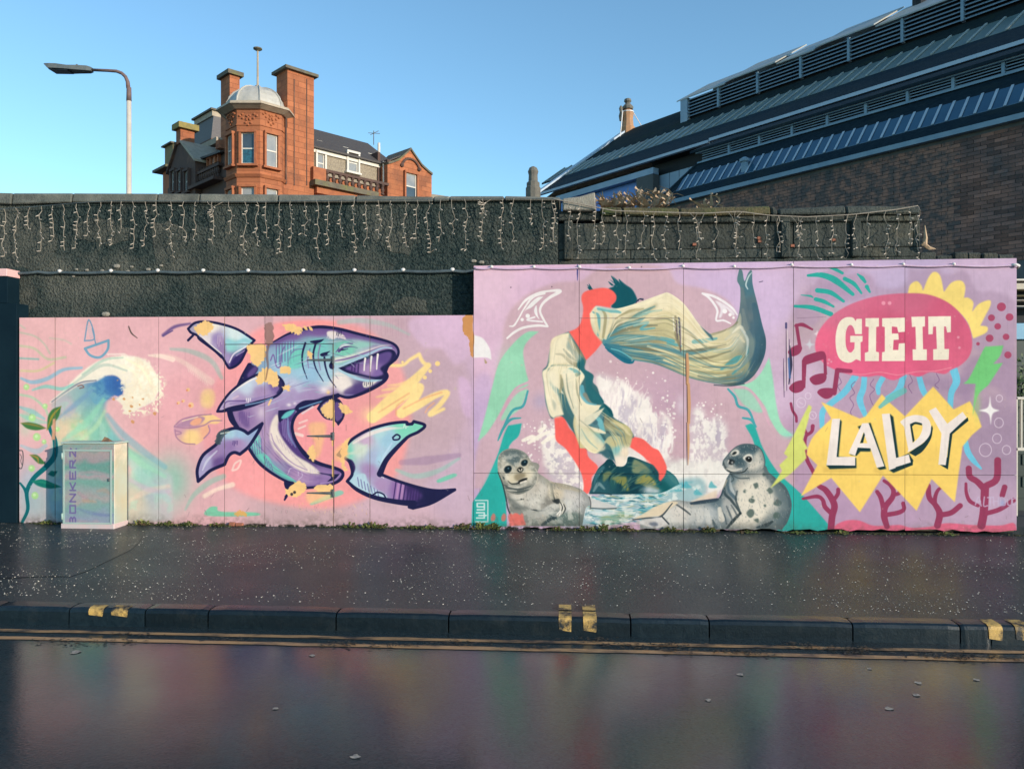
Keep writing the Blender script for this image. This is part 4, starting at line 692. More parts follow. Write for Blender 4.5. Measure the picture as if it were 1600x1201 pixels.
    F('340,470 380,450 408,460 395,490 350,500', (230, 226, 216), .9, 1.5); F('345,490 365,465 388,470 370,490', (20, 30, 36), 1, .8); F('440,520 470,490 510,490 525,530 505,565 470,550', (234, 230, 220), .95, 1.2); F('460,525 480,505 508,510 518,535 500,555 475,548', (18, 24, 28), 1, .6); D(490, 520, 1, (190, 200, 204))
    F('310,540 335,528 370,548 350,575 320,570', (26, 34, 40), 1, 1); F('338,556 355,548 352,570', (190, 190, 186), .9, 1); S('310,560 318,540', 2.4, (214, 210, 204), .9, 1); S('275,560 300,610 340,640 400,645 450,635 480,605', [2.5, 2.5, 2, 2, 2, 1.4], (50, 60, 64), .95, .7); F('280,560 305,530 310,580 295,600', (130, 140, 144), .8, 2); S('300,610 360,625 430,610', [2, 4, 2], (214, 210, 202), .8, 1.5)
    CLIP = None
    S('268,580 275,540 310,495 350,450 400,415 460,400 540,410 598,452 626,540 622,590', 1.6, (70, 90, 98), .8, 1); S('330,650 400,690 490,690', 2, (70, 86, 92), .8, 1); S('340,660 360,700 340,720', 2, (60, 76, 82), .7, 1)

def letter(polys, col, smooth=False):
    for p in polys: F(p, col, 1, .4)

def paint_lettering():
    global CLIP
    # soft clouds and shadows of the composition
    Z(1200, 400, 2.76)
    F('120,200 200,120 240,70 350,50 450,90 470,135 580,130 600,60 660,60 720,50 780,80 850,60 900,150 960,150 1030,170 1065,200! 1060,400 950,420 860,380 600,200 300,190 200,300 110,280', (176, 150, 178), .7, 5)
    F('330,80 440,70 500,130 590,120 590,40 480,35 380,40', (198, 178, 214), .7, 6); F('840,480 940,420 1060,420 1060,620 960,560 840,640', (160, 134, 168), .6, 8); F('200,150 330,110 420,180 300,200', (172, 148, 180), .7, 6)
    F('880,620 1060,640 1060,900 900,940 850,800', (164, 140, 166), .5, 10); F('600,540 900,520 850,600 700,560', (156, 132, 164), .6, 8)
    # bottom pink mounds
    F('285,1165 330,1140 390,1138 450,1160 520,1160 570,1158 620,1170 700,1165 770,1150 880,1158 1000,1160 1060,1150 1075,1200! 285,1200!', (222, 104, 136), 1, 1)
    # seaweed
    for s, w in (('270,1178 276,1120 285,1070 250,1010 215,985 195,930 165,870 158,800 165,770', [10, 10, 10, 9, 7, 6, 6, 5, 5]), ('275,1110 245,1080 235,1050 210,1035 150,1045', [7, 7, 6, 6, 4]), ('283,1050 300,1025 302,1005', [6, 6, 6]), ('168,770 155,745 150,735', 4.5), ('168,770 188,755 192,732', [5, 5, 6]), ('98,635 105,665 120,690 122,712', 4),
                 ('512,1165 500,1120 505,1080 535,1040 540,1010 525,985 500,968', [8, 10, 9, 8, 7, 6, 5]), ('500,1120 495,1080 485,1040 470,1015', [8, 7, 7, 6]), ('505,1115 560,1105 585,1090 582,1065', [7, 7, 6, 6]), ('540,1030 565,1020 570,1002', [5, 6, 6]),
                 ('730,1160 740,1110 720,1070 695,1040 690,990', [10, 10, 8, 8, 8]), ('720,1075 720,1040 735,1005 768,988', [6, 6, 5, 3]), ('745,1115 790,1105 828,1075', [8, 8, 8]), ('920,1160 930,1100 935,1000', [12, 12, 12]), ('930,1000 900,970 870,950 865,915', [10, 9, 9, 9]), ('940,990 985,960 990,880', [10, 10, 10]), ('905,1075 870,1055 855,1020 853,980', [5, 6, 5, 4]), ('935,1110 1000,1090 1060,1050', [7, 7, 7]), ('1010,1030 1020,995', 8)): S(s, w, MAR, 1, .5)
    # jellyfish tentacles, squiggles
    for s, w in (('375,520 330,585 270,635 235,670 232,735', [10, 10, 9, 9, 7]), ('415,515 410,570 395,620 420,690', [8, 9, 10, 7]), ('500,515 475,560 475,590', [8, 8, 6]), ('585,515 560,580 510,620 482,650', [9, 10, 10, 5]), ('650,515 665,570 685,610', [8, 9, 8]), ('800,490 812,540 790,590 785,660', [12, 11, 9, 8]), ('850,790 860,840 885,880 918,915', [7, 9, 8, 3])): S(s, w, LBLUE, 1, .6)
    for s in ('305,520 315,545 300,560 310,580', '375,540 358,560 372,590 352,610 368,640 355,670 362,690', '455,530 440,555 458,575 438,600 450,640', '610,510 622,540 604,560 620,590', '725,505 738,535 720,555 735,570', '455,640 450,690'): S(s, 1.1, (130, 96, 140), .9, .6)
    # sunburst
    F('600,170! 612,125 640,108 660,125 668,150! 690,95 715,68 742,85 758,155! 790,115 830,105 850,130 845,180! 865,180 885,200 880,240! 910,205 955,190 958,215 935,260 915,300! 945,305 940,330 885,355! 850,270 760,200', (246, 218, 128), 1, .5)
    # yellow burst
    st = '228,628! 395,700! 420,690! 490,595! 520,628! 590,690! 712,562! 800,660! 870,625! 905,690! 921,735! 880,770! 838,820! 805,1060! 705,960! 640,1097! 495,945! 395,1103! 272,955! 140,1035! 212,900! 165,855! 175,815 200,770 272,700!'
    F(st, YEL, 1, .5)
    CLIP = MASK(st); B(600, 850, 220, 60, (240, 200, 104), .5); B(350, 760, 60, 60, (252, 208, 116), .6); CLIP = None
    S('585,580 530,610 482,650', [9, 10, 5], (112, 190, 190), .9, .6)
    # bolts
    F('1015,385! 1000,430 970,465! 1012,460! 950,555! 905,600 882,690! 890,600 895,550! 842,550! 870,520 930,400 945,390!', (116, 202, 126), 1, .5); B(900, 640, 16, 60, (150, 206, 120), .5)
    F('175,640! 188,650! 150,790! 172,830! 158,835! 165,870! 100,935! 8,1000! 60,925! 48,900! 85,865! 68,850! 100,790!', (214, 220, 120), 1, .5)
    # sparkles, bubbles, dots
    F('957,600! 965,650 998,665! 968,680 960,728! 950,680 908,665! 948,650', (240, 236, 238), 1, .5); F('212,318! 216,330 228,335! 216,340 210,352! 206,340 196,335! 207,330', (236, 222, 230), .9, .5); F('180,355! 184,375 205,380! 185,387 178,405! 173,387 156,380! 172,375', (206, 212, 222), .8, .8)
    for x, y, r in ((997, 613, 5), (995, 718, 7), (987, 786, 7), (937, 835, 9.5), (1028, 835, 6.5), (142, 632, 7), (172, 602, 4.5), (192, 686, 5.5)):
        S(' '.join(f'{x+r*2.76*math.cos(k*.7854):.1f},{y+r*2.76*1.08*math.sin(k*.7854):.1f}' for k in range(8)), 1.1, (224, 206, 226), .85, .5, closed=True)
    S('132,628 150,638', 1, (224, 206, 226), .8); S('188,680 196,692', 1, (224, 206, 226), .8)
    for x, y, r in ((1006, 219, 6.5), (963, 266, 5), (1041, 263, 5.6), (990, 303, 4.8), (955, 354, 5.6), (1026, 348, 4.8), (905, 378, 2.6), (1034, 426, 5.2)): D(x, y, r, (170, 72, 106))
    # teal dashes
    for s, w in (('115,216 190,222 270,250', [4, 7, 7]), ('142,168 180,172 192,178', [1, 3, 2]), ('205,186 240,196 282,218', [6, 6, 3]), ('212,148 270,158 325,195', [7, 7, 4]), ('172,84 230,82 290,105 365,165', [4, 8, 10, 5]), ('330,98 370,120 402,160', [6, 6, 3]), ('262,50 290,58 320,74', [2, 5, 4]), ('385,78 405,95 418,112', [2, 6, 4]), ('425,132 438,155', [6, 3])): S(s, w, (42, 166, 158), 1, .5)
    # pink jelly body
    jl = '202,390 215,330 265,265 350,210 470,172 600,160 700,168 790,210 860,290 880,370 868,430 830,470 790,490 760,508 700,500 650,520 600,510 540,535 480,515 420,520 330,505 250,470 215,430'
    GR(jl, [(300, 230, (212, 110, 142)), (600, 180, (204, 104, 136)), (230, 380, (232, 104, 140)), (330, 480, (232, 100, 140)), (560, 500, (228, 100, 138)), (820, 430, (222, 102, 136)), (800, 260, (206, 92, 126)), (560, 360, (208, 86, 122)), (860, 370, (214, 96, 130))], 1, .6)
    S('320,500 400,510 480,500 560,512 640,498 720,495 790,480', 1.2, (240, 150, 170), .8, .6)
    for x, y, r in ((497, 203, 3), (523, 203, 2.8), (262, 447, 2), (272, 455, 1.6), (258, 462, 1.6), (820, 350, 2), (825, 395, 2)): D(x, y, r, (236, 160, 182), .8, .8)
    # notes
    S('118,300 148,296 190,316', [4, 6, 3], MAR); S('122,298 130,350 138,400', 5, MAR); F('85,415 100,395 130,382 146,395 135,420 105,432', MAR)
    F('145,450! 160,430 215,412 240,412 250,430! 254,510! 240,520! 238,445! 165,468! 160,570! 145,560!', MAR); F('90,570 110,545 145,535 158,550 150,578 115,590', MAR); F('178,530 200,512 240,505 252,520 240,545 200,555', MAR)
    S('285,590 298,492! 355,496', [7, 7, 6], MAR); F('212,590 225,572 260,568 286,575 275,605 245,615', MAR)
    # GIE IT
    Z(1220, 400, 5.46)
    C = (242, 232, 214)
    F('690,665! 632,665! 622,620 600,590 575,595 555,640 550,700 555,770 575,815 600,820 625,790! 628,735! 590,735! 590,680! 695,680! 695,728! 678,735! 680,895! 655,885! 640,880! 600,905 560,908 510,885 478,830 465,740 470,650 495,570 540,528 590,520 620,530 635,555! 645,535! 690,535!', C)
    F('720,530! 835,528! 835,600! 812,605! 810,815! 835,820! 835,895! 715,895! 715,825! 745,815! 748,605! 720,600!', C)
    F('862,530! 1058,525! 1058,645! 1000,650! 990,605! 945,600! 945,660! 1000,660! 1005,712! 960,715! 955,800! 1000,800! 1005,745! 1058,742! 1058,895! 860,895! 862,820! 885,815! 885,605! 862,600!', C)
    Z(1400, 400, 5.46)
    F('130,518! 246,515! 246,600! 225,602! 230,795! 262,795! 262,888! 142,888! 140,795! 170,795! 165,602! 135,605!', C); F('274,515! 467,512! 467,648! 435,652! 425,600! 408,600! 412,792! 452,792! 448,884! 316,886! 316,795! 348,792! 340,600! 315,602! 312,665! 275,668!', C)
    # LALDY with its dark sides
    Z(1200, 600, 5.005)
    SH = (228, 190, 100)
    for s in ('470,650! 690,660! 690,690! 430,690! 420,640!', '830,650 900,680 880,700 830,690', '930,680 980,710 1101,670! 1101,700! 990,720'): F(s, SH, .8, 3)
    for s in ('562,275! 575,290! 550,565! 688,575! 690,655! 480,662! 455,632! 500,560!', '740,380! 752,390! 740,460! 800,460! 800,525! 720,525! 690,560! 640,550! 650,500!', '900,640! 925,660! 870,668! 850,650!', '950,230! 978,255! 1020,575! 1101,540! 1135,600! 1101,640! 980,692! 945,670!', '700,330! 800,300! 920,655! 880,665! 840,560!'): F(s, BLK, 1, .4)
    L = LET
    F('500,270! 562,268! 535,568! 680,565! 680,635! 455,633!', L); F('735,305! 785,303! 908,640! 850,652! 800,500! 700,495! 680,558! 628,540! 640,510!', L)
    F('745,375! 715,460! 775,460!', YEL); F('748,375! 756,395! 742,458! 718,460!', BLK)
    F('888,232! 950,228! 1000,575! 1101,548! 1112,610! 945,672!', L)
    Z(1400, 600, 5.005)
    F('280,320! 288,345! 270,430 210,520 150,562! 100,535! 150,500 230,440', BLK); F('30,292! 80,255! 150,240 230,255 270,310 265,390 220,450 150,500 88,532! 95,510! 60,330! 40,310!', L)
    F('110,310! 160,295 200,310 205,350 180,410 130,460! 115,370', YEL); F('108,312! 150,295 200,305! 200,320 150,312 125,330! 145,440! 130,455!', BLK)
    F('560,258! 566,285! 440,390! 405,665! 335,625! 400,570! 420,370!', BLK); F('255,208! 310,180! 400,308! 520,215! 552,260! 420,385! 388,632! 330,628! 355,385!', L)
    F('-15,585! 105,555! 132,590! 130,632! 0,680!', BLK); F('-70,600! 100,552! 115,610! -30,655!', L)
    rr = random.Random(8)
    Z()
    for i in range(60): D(rr.uniform(1300, 1480), rr.uniform(500, 560), rr.uniform(.4, .9), (206, 190, 170), .5, .6)
    Z(1400, 600, 5.005)
    # scrawled tag, low right
    for s in ('620,940 645,880 665,950', '632,920 660,915', '690,880 685,950 715,948', '715,885 760,882', '738,884 735,945', '760,885 765,945', '765,915 795,912', '800,885 798,945', '815,940 820,885 850,900 852,940 820,945', '870,900 875,940 900,940 905,890', '910,900 935,890 940,930 915,940 908,905'): S(s, 2, (196, 176, 206), .8, .8)
    B(830, 925, 20, 30, (150, 170, 220), .6)

def paint_wear():
    """age of the boards: worn lower edge, stains, bare wood, runs."""
    global CV
    Z()
    # bare timber where strips have split away
    WOOD, WD2 = (206, 146, 92), (150, 98, 66)
    ragged('724,496 738,494 740,555 736,540 730,525 724,520', WOOD, 1, 2.2, 41); ragged('733,530 739,545 738,558 735,552', WOOD, 1, 1.5, 42)
    for i, (x, y0, y1, w) in enumerate(((1073.5, 553, 600, 5.5), (1075.5, 600, 660, 6), (1075, 660, 726, 3.6))): S(f'{x},{y0} {x+.6},{(y0+y1)/2} {x},{y1}', [w * .7, w, w * .8 if i < 2 else .6], (208, 158, 118), 1, .6); S(f'{x-2.4},{y0} {x-1.6},{y1}', [1, 1.6, .8], (52, 46, 60), .8, .6)
    for x, y0, y1 in ((1062, 497, 550), (1057, 500, 530), (1228, 510, 610), (1233, 530, 600), (1224, 560, 620)): S(f'{x},{y0} {x+1},{y1}', [.8, 2, .8], (70, 56, 84), .8, .8); S(f'{x+2},{y0+6} {x+2},{y1-10}', 1, (240, 232, 226), .7, .6)
    S('1234,540 1236,570 1232,600', [1, 4, 1], (36, 40, 70), .9, .6); S('1232,560 1234,590', [3, 3], (70, 110, 170), .8, .8); S('1228,505 1228,512', 3, (60, 60, 110), .9)
    S('905,497 965,497', .8, (110, 90, 100), .7); S('970,497 1060,497', 1, (90, 84, 80), .7); S('1245,497 1290,495', .8, (120, 100, 120), .6); S('902,412 902,438', [1, 2.2, .8], (50, 60, 130), .9)
    S('757,561 759,566', [1, 4], (170, 150, 110), .8)
    for x, y in ((798, 449), (1002, 417), (862, 448)): D(x, y, 1, (90, 70, 90), .9)
    # edges of old paint around the hinged door
    for s in ('351,538 521,537', '351,538 351,700', '520,537 522,800'): S(s, .9, (70, 60, 80), .8)
    # grime towards the foot, broken edge
    yy, xx = np.mgrid[0:PH, 0:PW].astype(np.float32)
    zz = PZ1 - yy / PR
    n = noise2(PH, PW, 46, 4); n2 = noise2(PH, PW, 9, 3); n3 = noise2(PH, PW, 130, 3)
    g = np.clip(1.0 - zz / (0.05 + 0.22 * n), 0, 1) * np.clip(n2 * 2.2 - .6, 0, 1)
    CV[:] = CV * (1 - .45 * g[..., None]) + np.array((70, 66, 58), np.float32) / 255 * (.45 * g[..., None])
    e = np.clip((0.004 + 0.05 * n - zz) * 60, 0, 1) * np.clip(n2 * 3 - 1.0, 0, 1)
    CV[:] = CV * (1 - e[..., None]) + np.array((40, 40, 34), np.float32) / 255 * e[..., None]
    CV[:] *= (1 + .07 * (n3 - .5) + .06 * (n - .5) + .05 * (n2 - .5))[..., None]
    streak = noise2(PH // 16 + 1, PW, 7, 3); streak = np.repeat(streak, 16, 0)[:PH]
    CV[:] *= (1 - .045 * np.clip(streak - .62, 0, 1) * 3)[..., None]
    ch = np.clip((noise2(PH, PW, 7, 2) - .83) * 14, 0, 1) * np.clip((n - .55) * 6, 0, 1)      # small chips
    CV[:] = CV * (1 - .6 * ch[..., None]) + np.array((206, 190, 172), np.float32) / 255 * (.6 * ch[..., None])
    # faint seams
    rr = random.Random(2)
    for i in range(60):
        x, y = rr.uniform(40, 1580), rr.uniform(640, 815); S(f'{x},{y} {x+rr.uniform(-5,5)},{y+rr.uniform(1,8)}', rr.uniform(.5, 1.4), (110, 92, 96), .35, .8)
    np.clip(CV, 0, 1, out=CV)

def paint_all():
    paint_background(); paint_wave(); paint_shark(); paint_right_background(); paint_splash(); paint_figure(); paint_seals(); paint_lettering(); paint_wear()
# ------------------------------------------------------------------ small mesh and material helpers
def tag(o, label=None, cat=None, group=None, kind=None):
    if label: o['label'] = label
    if cat: o['category'] = cat
    if group: o['group'] = group
    if kind: o['kind'] = kind
    return o
def empty(name, loc=(0, 0, 0), label=None, cat=None, group=None, kind=None):
    o = bpy.data.objects.new(name, None); COL.objects.link(o); o.location = loc
    o.empty_display_size = 0.2
    return tag(o, label, cat, group, kind)
def link(name, me, parent=None, loc=(0, 0, 0)):
    o = bpy.data.objects.new(name, me); COL.objects.link(o); o.location = loc
    if parent is not None:
        o.parent = parent; o.matrix_parent_inverse = Matrix.Translation(-parent.location) if parent.type == 'EMPTY' and parent.parent is None else Matrix.Identity(4)
    return o
class MB:
    """collects verts and faces in world space; build() links one mesh object"""
    def __init__(s): s.v, s.f = [], []
    def add(s, vs, fs):
        n = len(s.v); s.v += [tuple(v) for v in vs]; s.f += [tuple(i + n for i in f) for f in fs]; return s
    def box(s, x0, x1, y0, y1, z0, z1):
        return s.hexa([(x0, y0, z0), (x1, y0, z0), (x1, y1, z0), (x0, y1, z0), (x0, y0, z1), (x1, y0, z1), (x1, y1, z1), (x0, y1, z1)])
    def hexa(s, p):
        return s.add(p, [(0, 3, 2, 1), (4, 5, 6, 7), (0, 1, 5, 4), (1, 2, 6, 5), (2, 3, 7, 6), (3, 0, 4, 7)])
    def prism(s, poly, off):                           # poly: list of 3-D points, extruded by off
        n = len(poly); a = [Vector(p) for p in poly]; b = [p + Vector(off) for p in a]
        return s.add(a + b, [tuple(range(n))[::-1], tuple(range(n, 2 * n))] + [(i, (i + 1) % n, n + (i + 1) % n, n + i) for i in range(n)])
    def quad(s, a, b, c, d): return s.add([a, b, c, d], [(0, 1, 2, 3)])
    def tube(s, pts, r, n=6, cap=True):
        pts = [Vector(p) for p in pts]; rs = r if isinstance(r, (list, tuple)) else [r] * len(pts)
        base = len(s.v); up = Vector((0.31, 0.17, 0.93))
        for i, p in enumerate(pts):
            t = (pts[min(i + 1, len(pts) - 1)] - pts[max(i - 1, 0)]).normalized()
            a = t.cross(up)
            if a.length < 1e-3: a = t.cross(Vector((1, 0, 0)))
            a.normalize(); b = t.cross(a)
            s.v += [tuple(p + (a * math.cos(k * 2 * math.pi / n) + b * math.sin(k * 2 * math.pi / n)) * rs[i]) for k in range(n)]
        for i in range(len(pts) - 1):
            for k in range(n):
                s.f.append((base + i * n + k, base + i * n + (k + 1) % n, base + (i + 1) * n + (k + 1) % n, base + (i + 1) * n + k))
        if cap:
            s.f.append(tuple(base + k for k in range(n))[::-1]); s.f.append(tuple(base + (len(pts) - 1) * n + k for k in range(n)))
        return s
    def ball(s, c, r, seg=6, rings=4, sq=(1, 1, 1)):
        vs = [(c[0], c[1], c[2] - r * sq[2])]
        for i in range(1, rings):
            a = -math.pi / 2 + math.pi * i / rings
            for k in range(seg): vs.append((c[0] + r * sq[0] * math.cos(a) * math.cos(2 * math.pi * k / seg), c[1] + r * sq[1] * math.cos(a) * math.sin(2 * math.pi * k / seg), c[2] + r * sq[2] * math.sin(a)))
        vs.append((c[0], c[1], c[2] + r * sq[2])); L = len(vs) - 1
        fs = [(0, 1 + (k + 1) % seg, 1 + k) for k in range(seg)]
        for i in range(rings - 2):
            for k in range(seg): fs.append((1 + i * seg + k, 1 + i * seg + (k + 1) % seg, 1 + (i + 1) * seg + (k + 1) % seg, 1 + (i + 1) * seg + k))
        fs += [(L, 1 + (rings - 2) * seg + k, 1 + (rings - 2) * seg + (k + 1) % seg) for k in range(seg)]
        return s.add(vs, fs)
    def lathe(s, c, prof, n=12):                        # prof: (radius, z) from the bottom up
        base = len(s.v)
        for r, z in prof: s.v += [(c[0] + r * math.cos(2 * math.pi * k / n), c[1] + r * math.sin(2 * math.pi * k / n), c[2] + z) for k in range(n)]
        for i in range(len(prof) - 1):
            for k in range(n): s.f.append((base + i * n + k, base + i * n + (k + 1) % n, base + (i + 1) * n + (k + 1) % n, base + (i + 1) * n + k))
        s.f.append(tuple(base + k for k in range(n))[::-1]); s.f.append(tuple(base + (len(prof) - 1) * n + k for k in range(n)))
        return s
    def mesh(s, name, mat, smooth=False, bevel=0.0):
        me = bpy.data.meshes.new(name); me.from_pydata(s.v, [], s.f); me.validate()
        if bevel or True:
            bm = bmesh.new(); bm.from_mesh(me); bmesh.ops.recalc_face_normals(bm, faces=bm.faces)
            if bevel: bmesh.ops.bevel(bm, geom=[e for e in bm.edges if len(e.link_faces) == 2 and e.calc_face_angle(0) > .5], offset=bevel, segments=1, affect='EDGES', clamp_overlap=True)
            bm.to_mesh(me); bm.free()
        for m in (mat if isinstance(mat, (list, tuple)) else [mat]): me.materials.append(m)
        if smooth:
            for p in me.polygons: p.use_smooth = True
        return me
    def build(s, name, mat, parent=None, smooth=False, bevel=0.0):
        return link(name, s.mesh(name, mat, smooth, bevel), parent)

def material(name, c1, c2=None, scale=3.0, rough=0.7, bump=0.0, bscale=60.0, detail=6.0, spec=0.5, metal=0.0, c3=None, scale3=0.6, rough2=None, stretch=(1, 1, 1), varied=0.0, coat=0.0, bdist=0.02, lo=0.35, hi=0.65, coat_r=None, c3_lo=.52):
    """base colour from world-space noise between c1 and c2 (and patches of c3), optional bump and roughness variation"""
    m = bpy.data.materials.new(name); m.use_nodes = True
    N, L = m.node_tree.nodes, m.node_tree.links
    b = N['Principled BSDF']; b.inputs['Roughness'].default_value = rough; b.inputs['Specular IOR Level'].default_value = spec; b.inputs['Metallic'].default_value = metal
    if coat: b.inputs['Coat Weight'].default_value = coat; b.inputs['Coat Roughness'].default_value = 0.25
    g = N.new('ShaderNodeNewGeometry'); mp = N.new('ShaderNodeMapping'); mp.inputs['Scale'].default_value = stretch
    L.new(g.outputs['Position'], mp.inputs['Vector']); P = mp.outputs['Vector']
    def noise(sc, det=detail, rg=.6):
        n = N.new('ShaderNodeTexNoise'); n.inputs['Scale'].default_value = sc; n.inputs['Detail'].default_value = det; n.inputs['Roughness'].default_value = rg
        L.new(P, n.inputs['Vector']); return n.outputs['Fac']
    def ramp(f, a, c):
        r = N.new('ShaderNodeMapRange'); r.inputs['From Min'].default_value = a; r.inputs['From Max'].default_value = c; L.new(f, r.inputs['Value']); return r.outputs['Result']
    def mixc(f, a, c):
        x = N.new('ShaderNodeMix'); x.data_type = 'RGBA'; L.new(f, x.inputs[0])
        for sock, val in ((x.inputs[6], a), (x.inputs[7], c)):
            if isinstance(val, tuple): sock.default_value = (*val, 1)
            else: L.new(val, sock)
        return x.outputs[2]
    col = None
    if c2 is not None: col = mixc(ramp(noise(scale), lo, hi), tuple(c1), tuple(c2))
    if c3 is not None: col = mixc(ramp(noise(scale3, 8, .7), c3_lo, c3_lo + .16), col if col is not None else tuple(c1), tuple(c3))
    if varied:
        oi = N.new('ShaderNodeObjectInfo'); mr = N.new('ShaderNodeMapRange'); mr.inputs['To Min'].default_value = 1 - varied; mr.inputs['To Max'].default_value = 1 + varied; L.new(oi.outputs['Random'], mr.inputs['Value'])
        mu = N.new('ShaderNodeMix'); mu.data_type = 'RGBA'; mu.blend_type = 'MULTIPLY'; mu.inputs[0].default_value = 1.0
        if col is None: mu.inputs[6].default_value = (*c1, 1)
        else: L.new(col, mu.inputs[6])
        L.new(mr.outputs['Result'], mu.inputs[7]); col = mu.outputs[2]
    if col is None: b.inputs['Base Color'].default_value = (*c1, 1)
    else: L.new(col, b.inputs['Base Color'])
    if coat_r is not None:
        mr = N.new('ShaderNodeMapRange'); mr.inputs['From Min'].default_value = .35; mr.inputs['From Max'].default_value = .65; mr.inputs['To Min'].default_value = coat_r[0]; mr.inputs['To Max'].default_value = coat_r[1]
        L.new(noise(.9, 5), mr.inputs['Value']); L.new(mr.outputs['Result'], b.inputs['Coat Roughness'])
        cbu = N.new('ShaderNodeBump'); cbu.inputs['Strength'].default_value = .06; b.inputs['Coat IOR'].default_value = 1.42; cbu.inputs['Distance'].default_value = .01; L.new(noise(70, 3), cbu.inputs['Height']); L.new(cbu.outputs['Normal'], b.inputs['Coat Normal'])
    if rough2 is not None:
        mr = N.new('ShaderNodeMapRange'); mr.inputs['From Min'].default_value = .3; mr.inputs['From Max'].default_value = .7; mr.inputs['To Min'].default_value = rough; mr.inputs['To Max'].default_value = rough2
        L.new(noise(scale * .7), mr.inputs['Value']); L.new(mr.outputs['Result'], b.inputs['Roughness'])
    if bump:
        bu = N.new('ShaderNodeBump'); bu.inputs['Strength'].default_value = bump; bu.inputs['Distance'].default_value = bdist
        L.new(noise(bscale, 4, .55), bu.inputs['Height']); L.new(bu.outputs['Normal'], b.inputs['Normal'])
    m['P'] = 0
    return m
def srgb(r, g, b):
    return tuple(((c / 255 + .055) / 1.055) ** 2.4 if c > 10 else c / 255 / 12.92 for c in (r, g, b))
def at(px, py, Y):                                     # the point of a photo pixel on the vertical plane y = Y
    X, Zv = on_wall(px, py, Y); return Vector((X, Y, Zv))
def on_plane(px, py, P0, n):                           # ... on any vertical plane through P0 with normal n
    r = Vector(ray(px, py)); c = Vector((0, 0, CAM_H)); k = (Vector(P0) - c).dot(Vector(n)) / r.dot(Vector(n)); return c + r * k
def at_ground(px, py, z=0.0):
    r = ray(px, py); k = (z - CAM_H) / r[2]; return Vector((r[0] * k, r[1] * k, z))
rnd = random.Random(21)
# ------------------------------------------------------------------ materials
M_road = material('wet_asphalt', (.010, .020, .024), (.027, .043, .048), 60, .6, .9, 60, spec=.15, c3=(.012, .016, .019), bdist=.012, coat=1.0, coat_r=(.06, .20))
M_pave = material('damp_pavement_asphalt', (.014, .024, .027), (.040, .053, .056), 45, .7, 1.0, 55, spec=.15, c3=(.018, .024, .028), scale3=1.1, bdist=.018, coat=.42, coat_r=(.24, .38))
M_kerb = material('wet_whin_kerb', (.003, .009, .014), (.007, .015, .021), 30, .6, .5, 70, spec=.1, varied=.3, bdist=.008, coat=.8, c3=(.018, .024, .027), scale3=7, c3_lo=.54, coat_r=(.22, .34))
M_yellow = material('worn_yellow_paint', (.54, .30, .13), (.42, .24, .12), 9, .5, .3, 120, c3=(.035, .034, .034), scale3=4.2, stretch=(.55, 1.6, 1), spec=.3, coat=.4, c3_lo=.46)
M_kyellow = material('flaked_yellow_kerb_paint', (.60, .37, .10), (.46, .29, .09), 30, .6, .3, 90, c3=(.012, .017, .021), scale3=9, c3_lo=.44)
M_ground = material('dull_ground', (.05, .05, .048), (.08, .075, .07), .5, .9)
M_cast = material('dark_roughcast', (.016, .032, .034), (.064, .084, .078), 20, .9, 1.0, 34, spec=.12, c3=(.125, .130, .112), scale3=.8, c3_lo=.49, bdist=.085)
M_cope = material('weathered_coping', (.10, .105, .090), (.16, .16, .135), 6, .85, .5, 50, varied=.18, c3=(.055, .06, .055), scale3=2.2)
M_oldstone = material('sooty_stone', (.024, .032, .030), (.056, .064, .056), 5, .9, .8, 30, c3=(.075, .070, .050), scale3=1.8, varied=.2, bdist=.03)
M_moss = material('mossy_coping', (.045, .042, .026), (.11, .090, .040), 7, .9, .8, 40, c3=(.055, .075, .020), scale3=3.0, varied=.25, bdist=.03)
M_palestone = material('pale_stone_slab', (.20, .185, .155), (.28, .26, .22), 5, .85, .5, 40)
M_timber = material('dark_timber_frame', (.05, .04, .03), (.09, .07, .05), 8, .8)
M_navy = material('navy_board_paint', (.003, .013, .022), (.005, .018, .028), 3, .8, .1, 30, spec=.1)
M_pinkcap = material('pink_cap_paint', (.72, .42, .42), (.78, .48, .46), 5, .6)
M_cable = material('grey_cable', (.055, .075, .085), (.09, .115, .125), 9, .45)
M_pcable = material('painted_cable', (.52, .36, .50), (.62, .44, .58), 9, .5)
M_clip = material('white_plastic_clip', (.75, .72, .70), (.62, .58, .56), 40, .5)
M_wire = material('fairy_light_wire', (.40, .34, .27), (.26, .22, .18), 60, .4, spec=.3)
M_bulb = material('fairy_light_bulb', (.60, .52, .43), (.46, .39, .33), 90, .3, spec=.4)
M_chip = material('pale_stone_chip', (.68, .62, .52), (.30, .28, .25), 60, .6)
M_litter = material('wet_leaf_litter', (.030, .024, .018), (.075, .055, .035), 30, .6)
M_leafw = material('pale_fallen_leaf', (.46, .40, .33), (.20, .17, .14), 40, .6)
M_weed = material('weed_leaf', (.085, .115, .030), (.20, .20, .05), 18, .6, varied=.3)
M_weedr = material('dead_weed_leaf', (.19, .12, .06), (.10, .07, .04), 18, .7)
M_fern = material('dry_fern_frond', (.56, .40, .26), (.38, .25, .15), 14, .75, varied=.2)
M_iron = material('black_strap_iron', (.06, .075, .085), (.11, .12, .125), 16, .5)
M_brickbit = material('broken_brick', (.34, .12, .07), (.26, .10, .06), 20, .85)

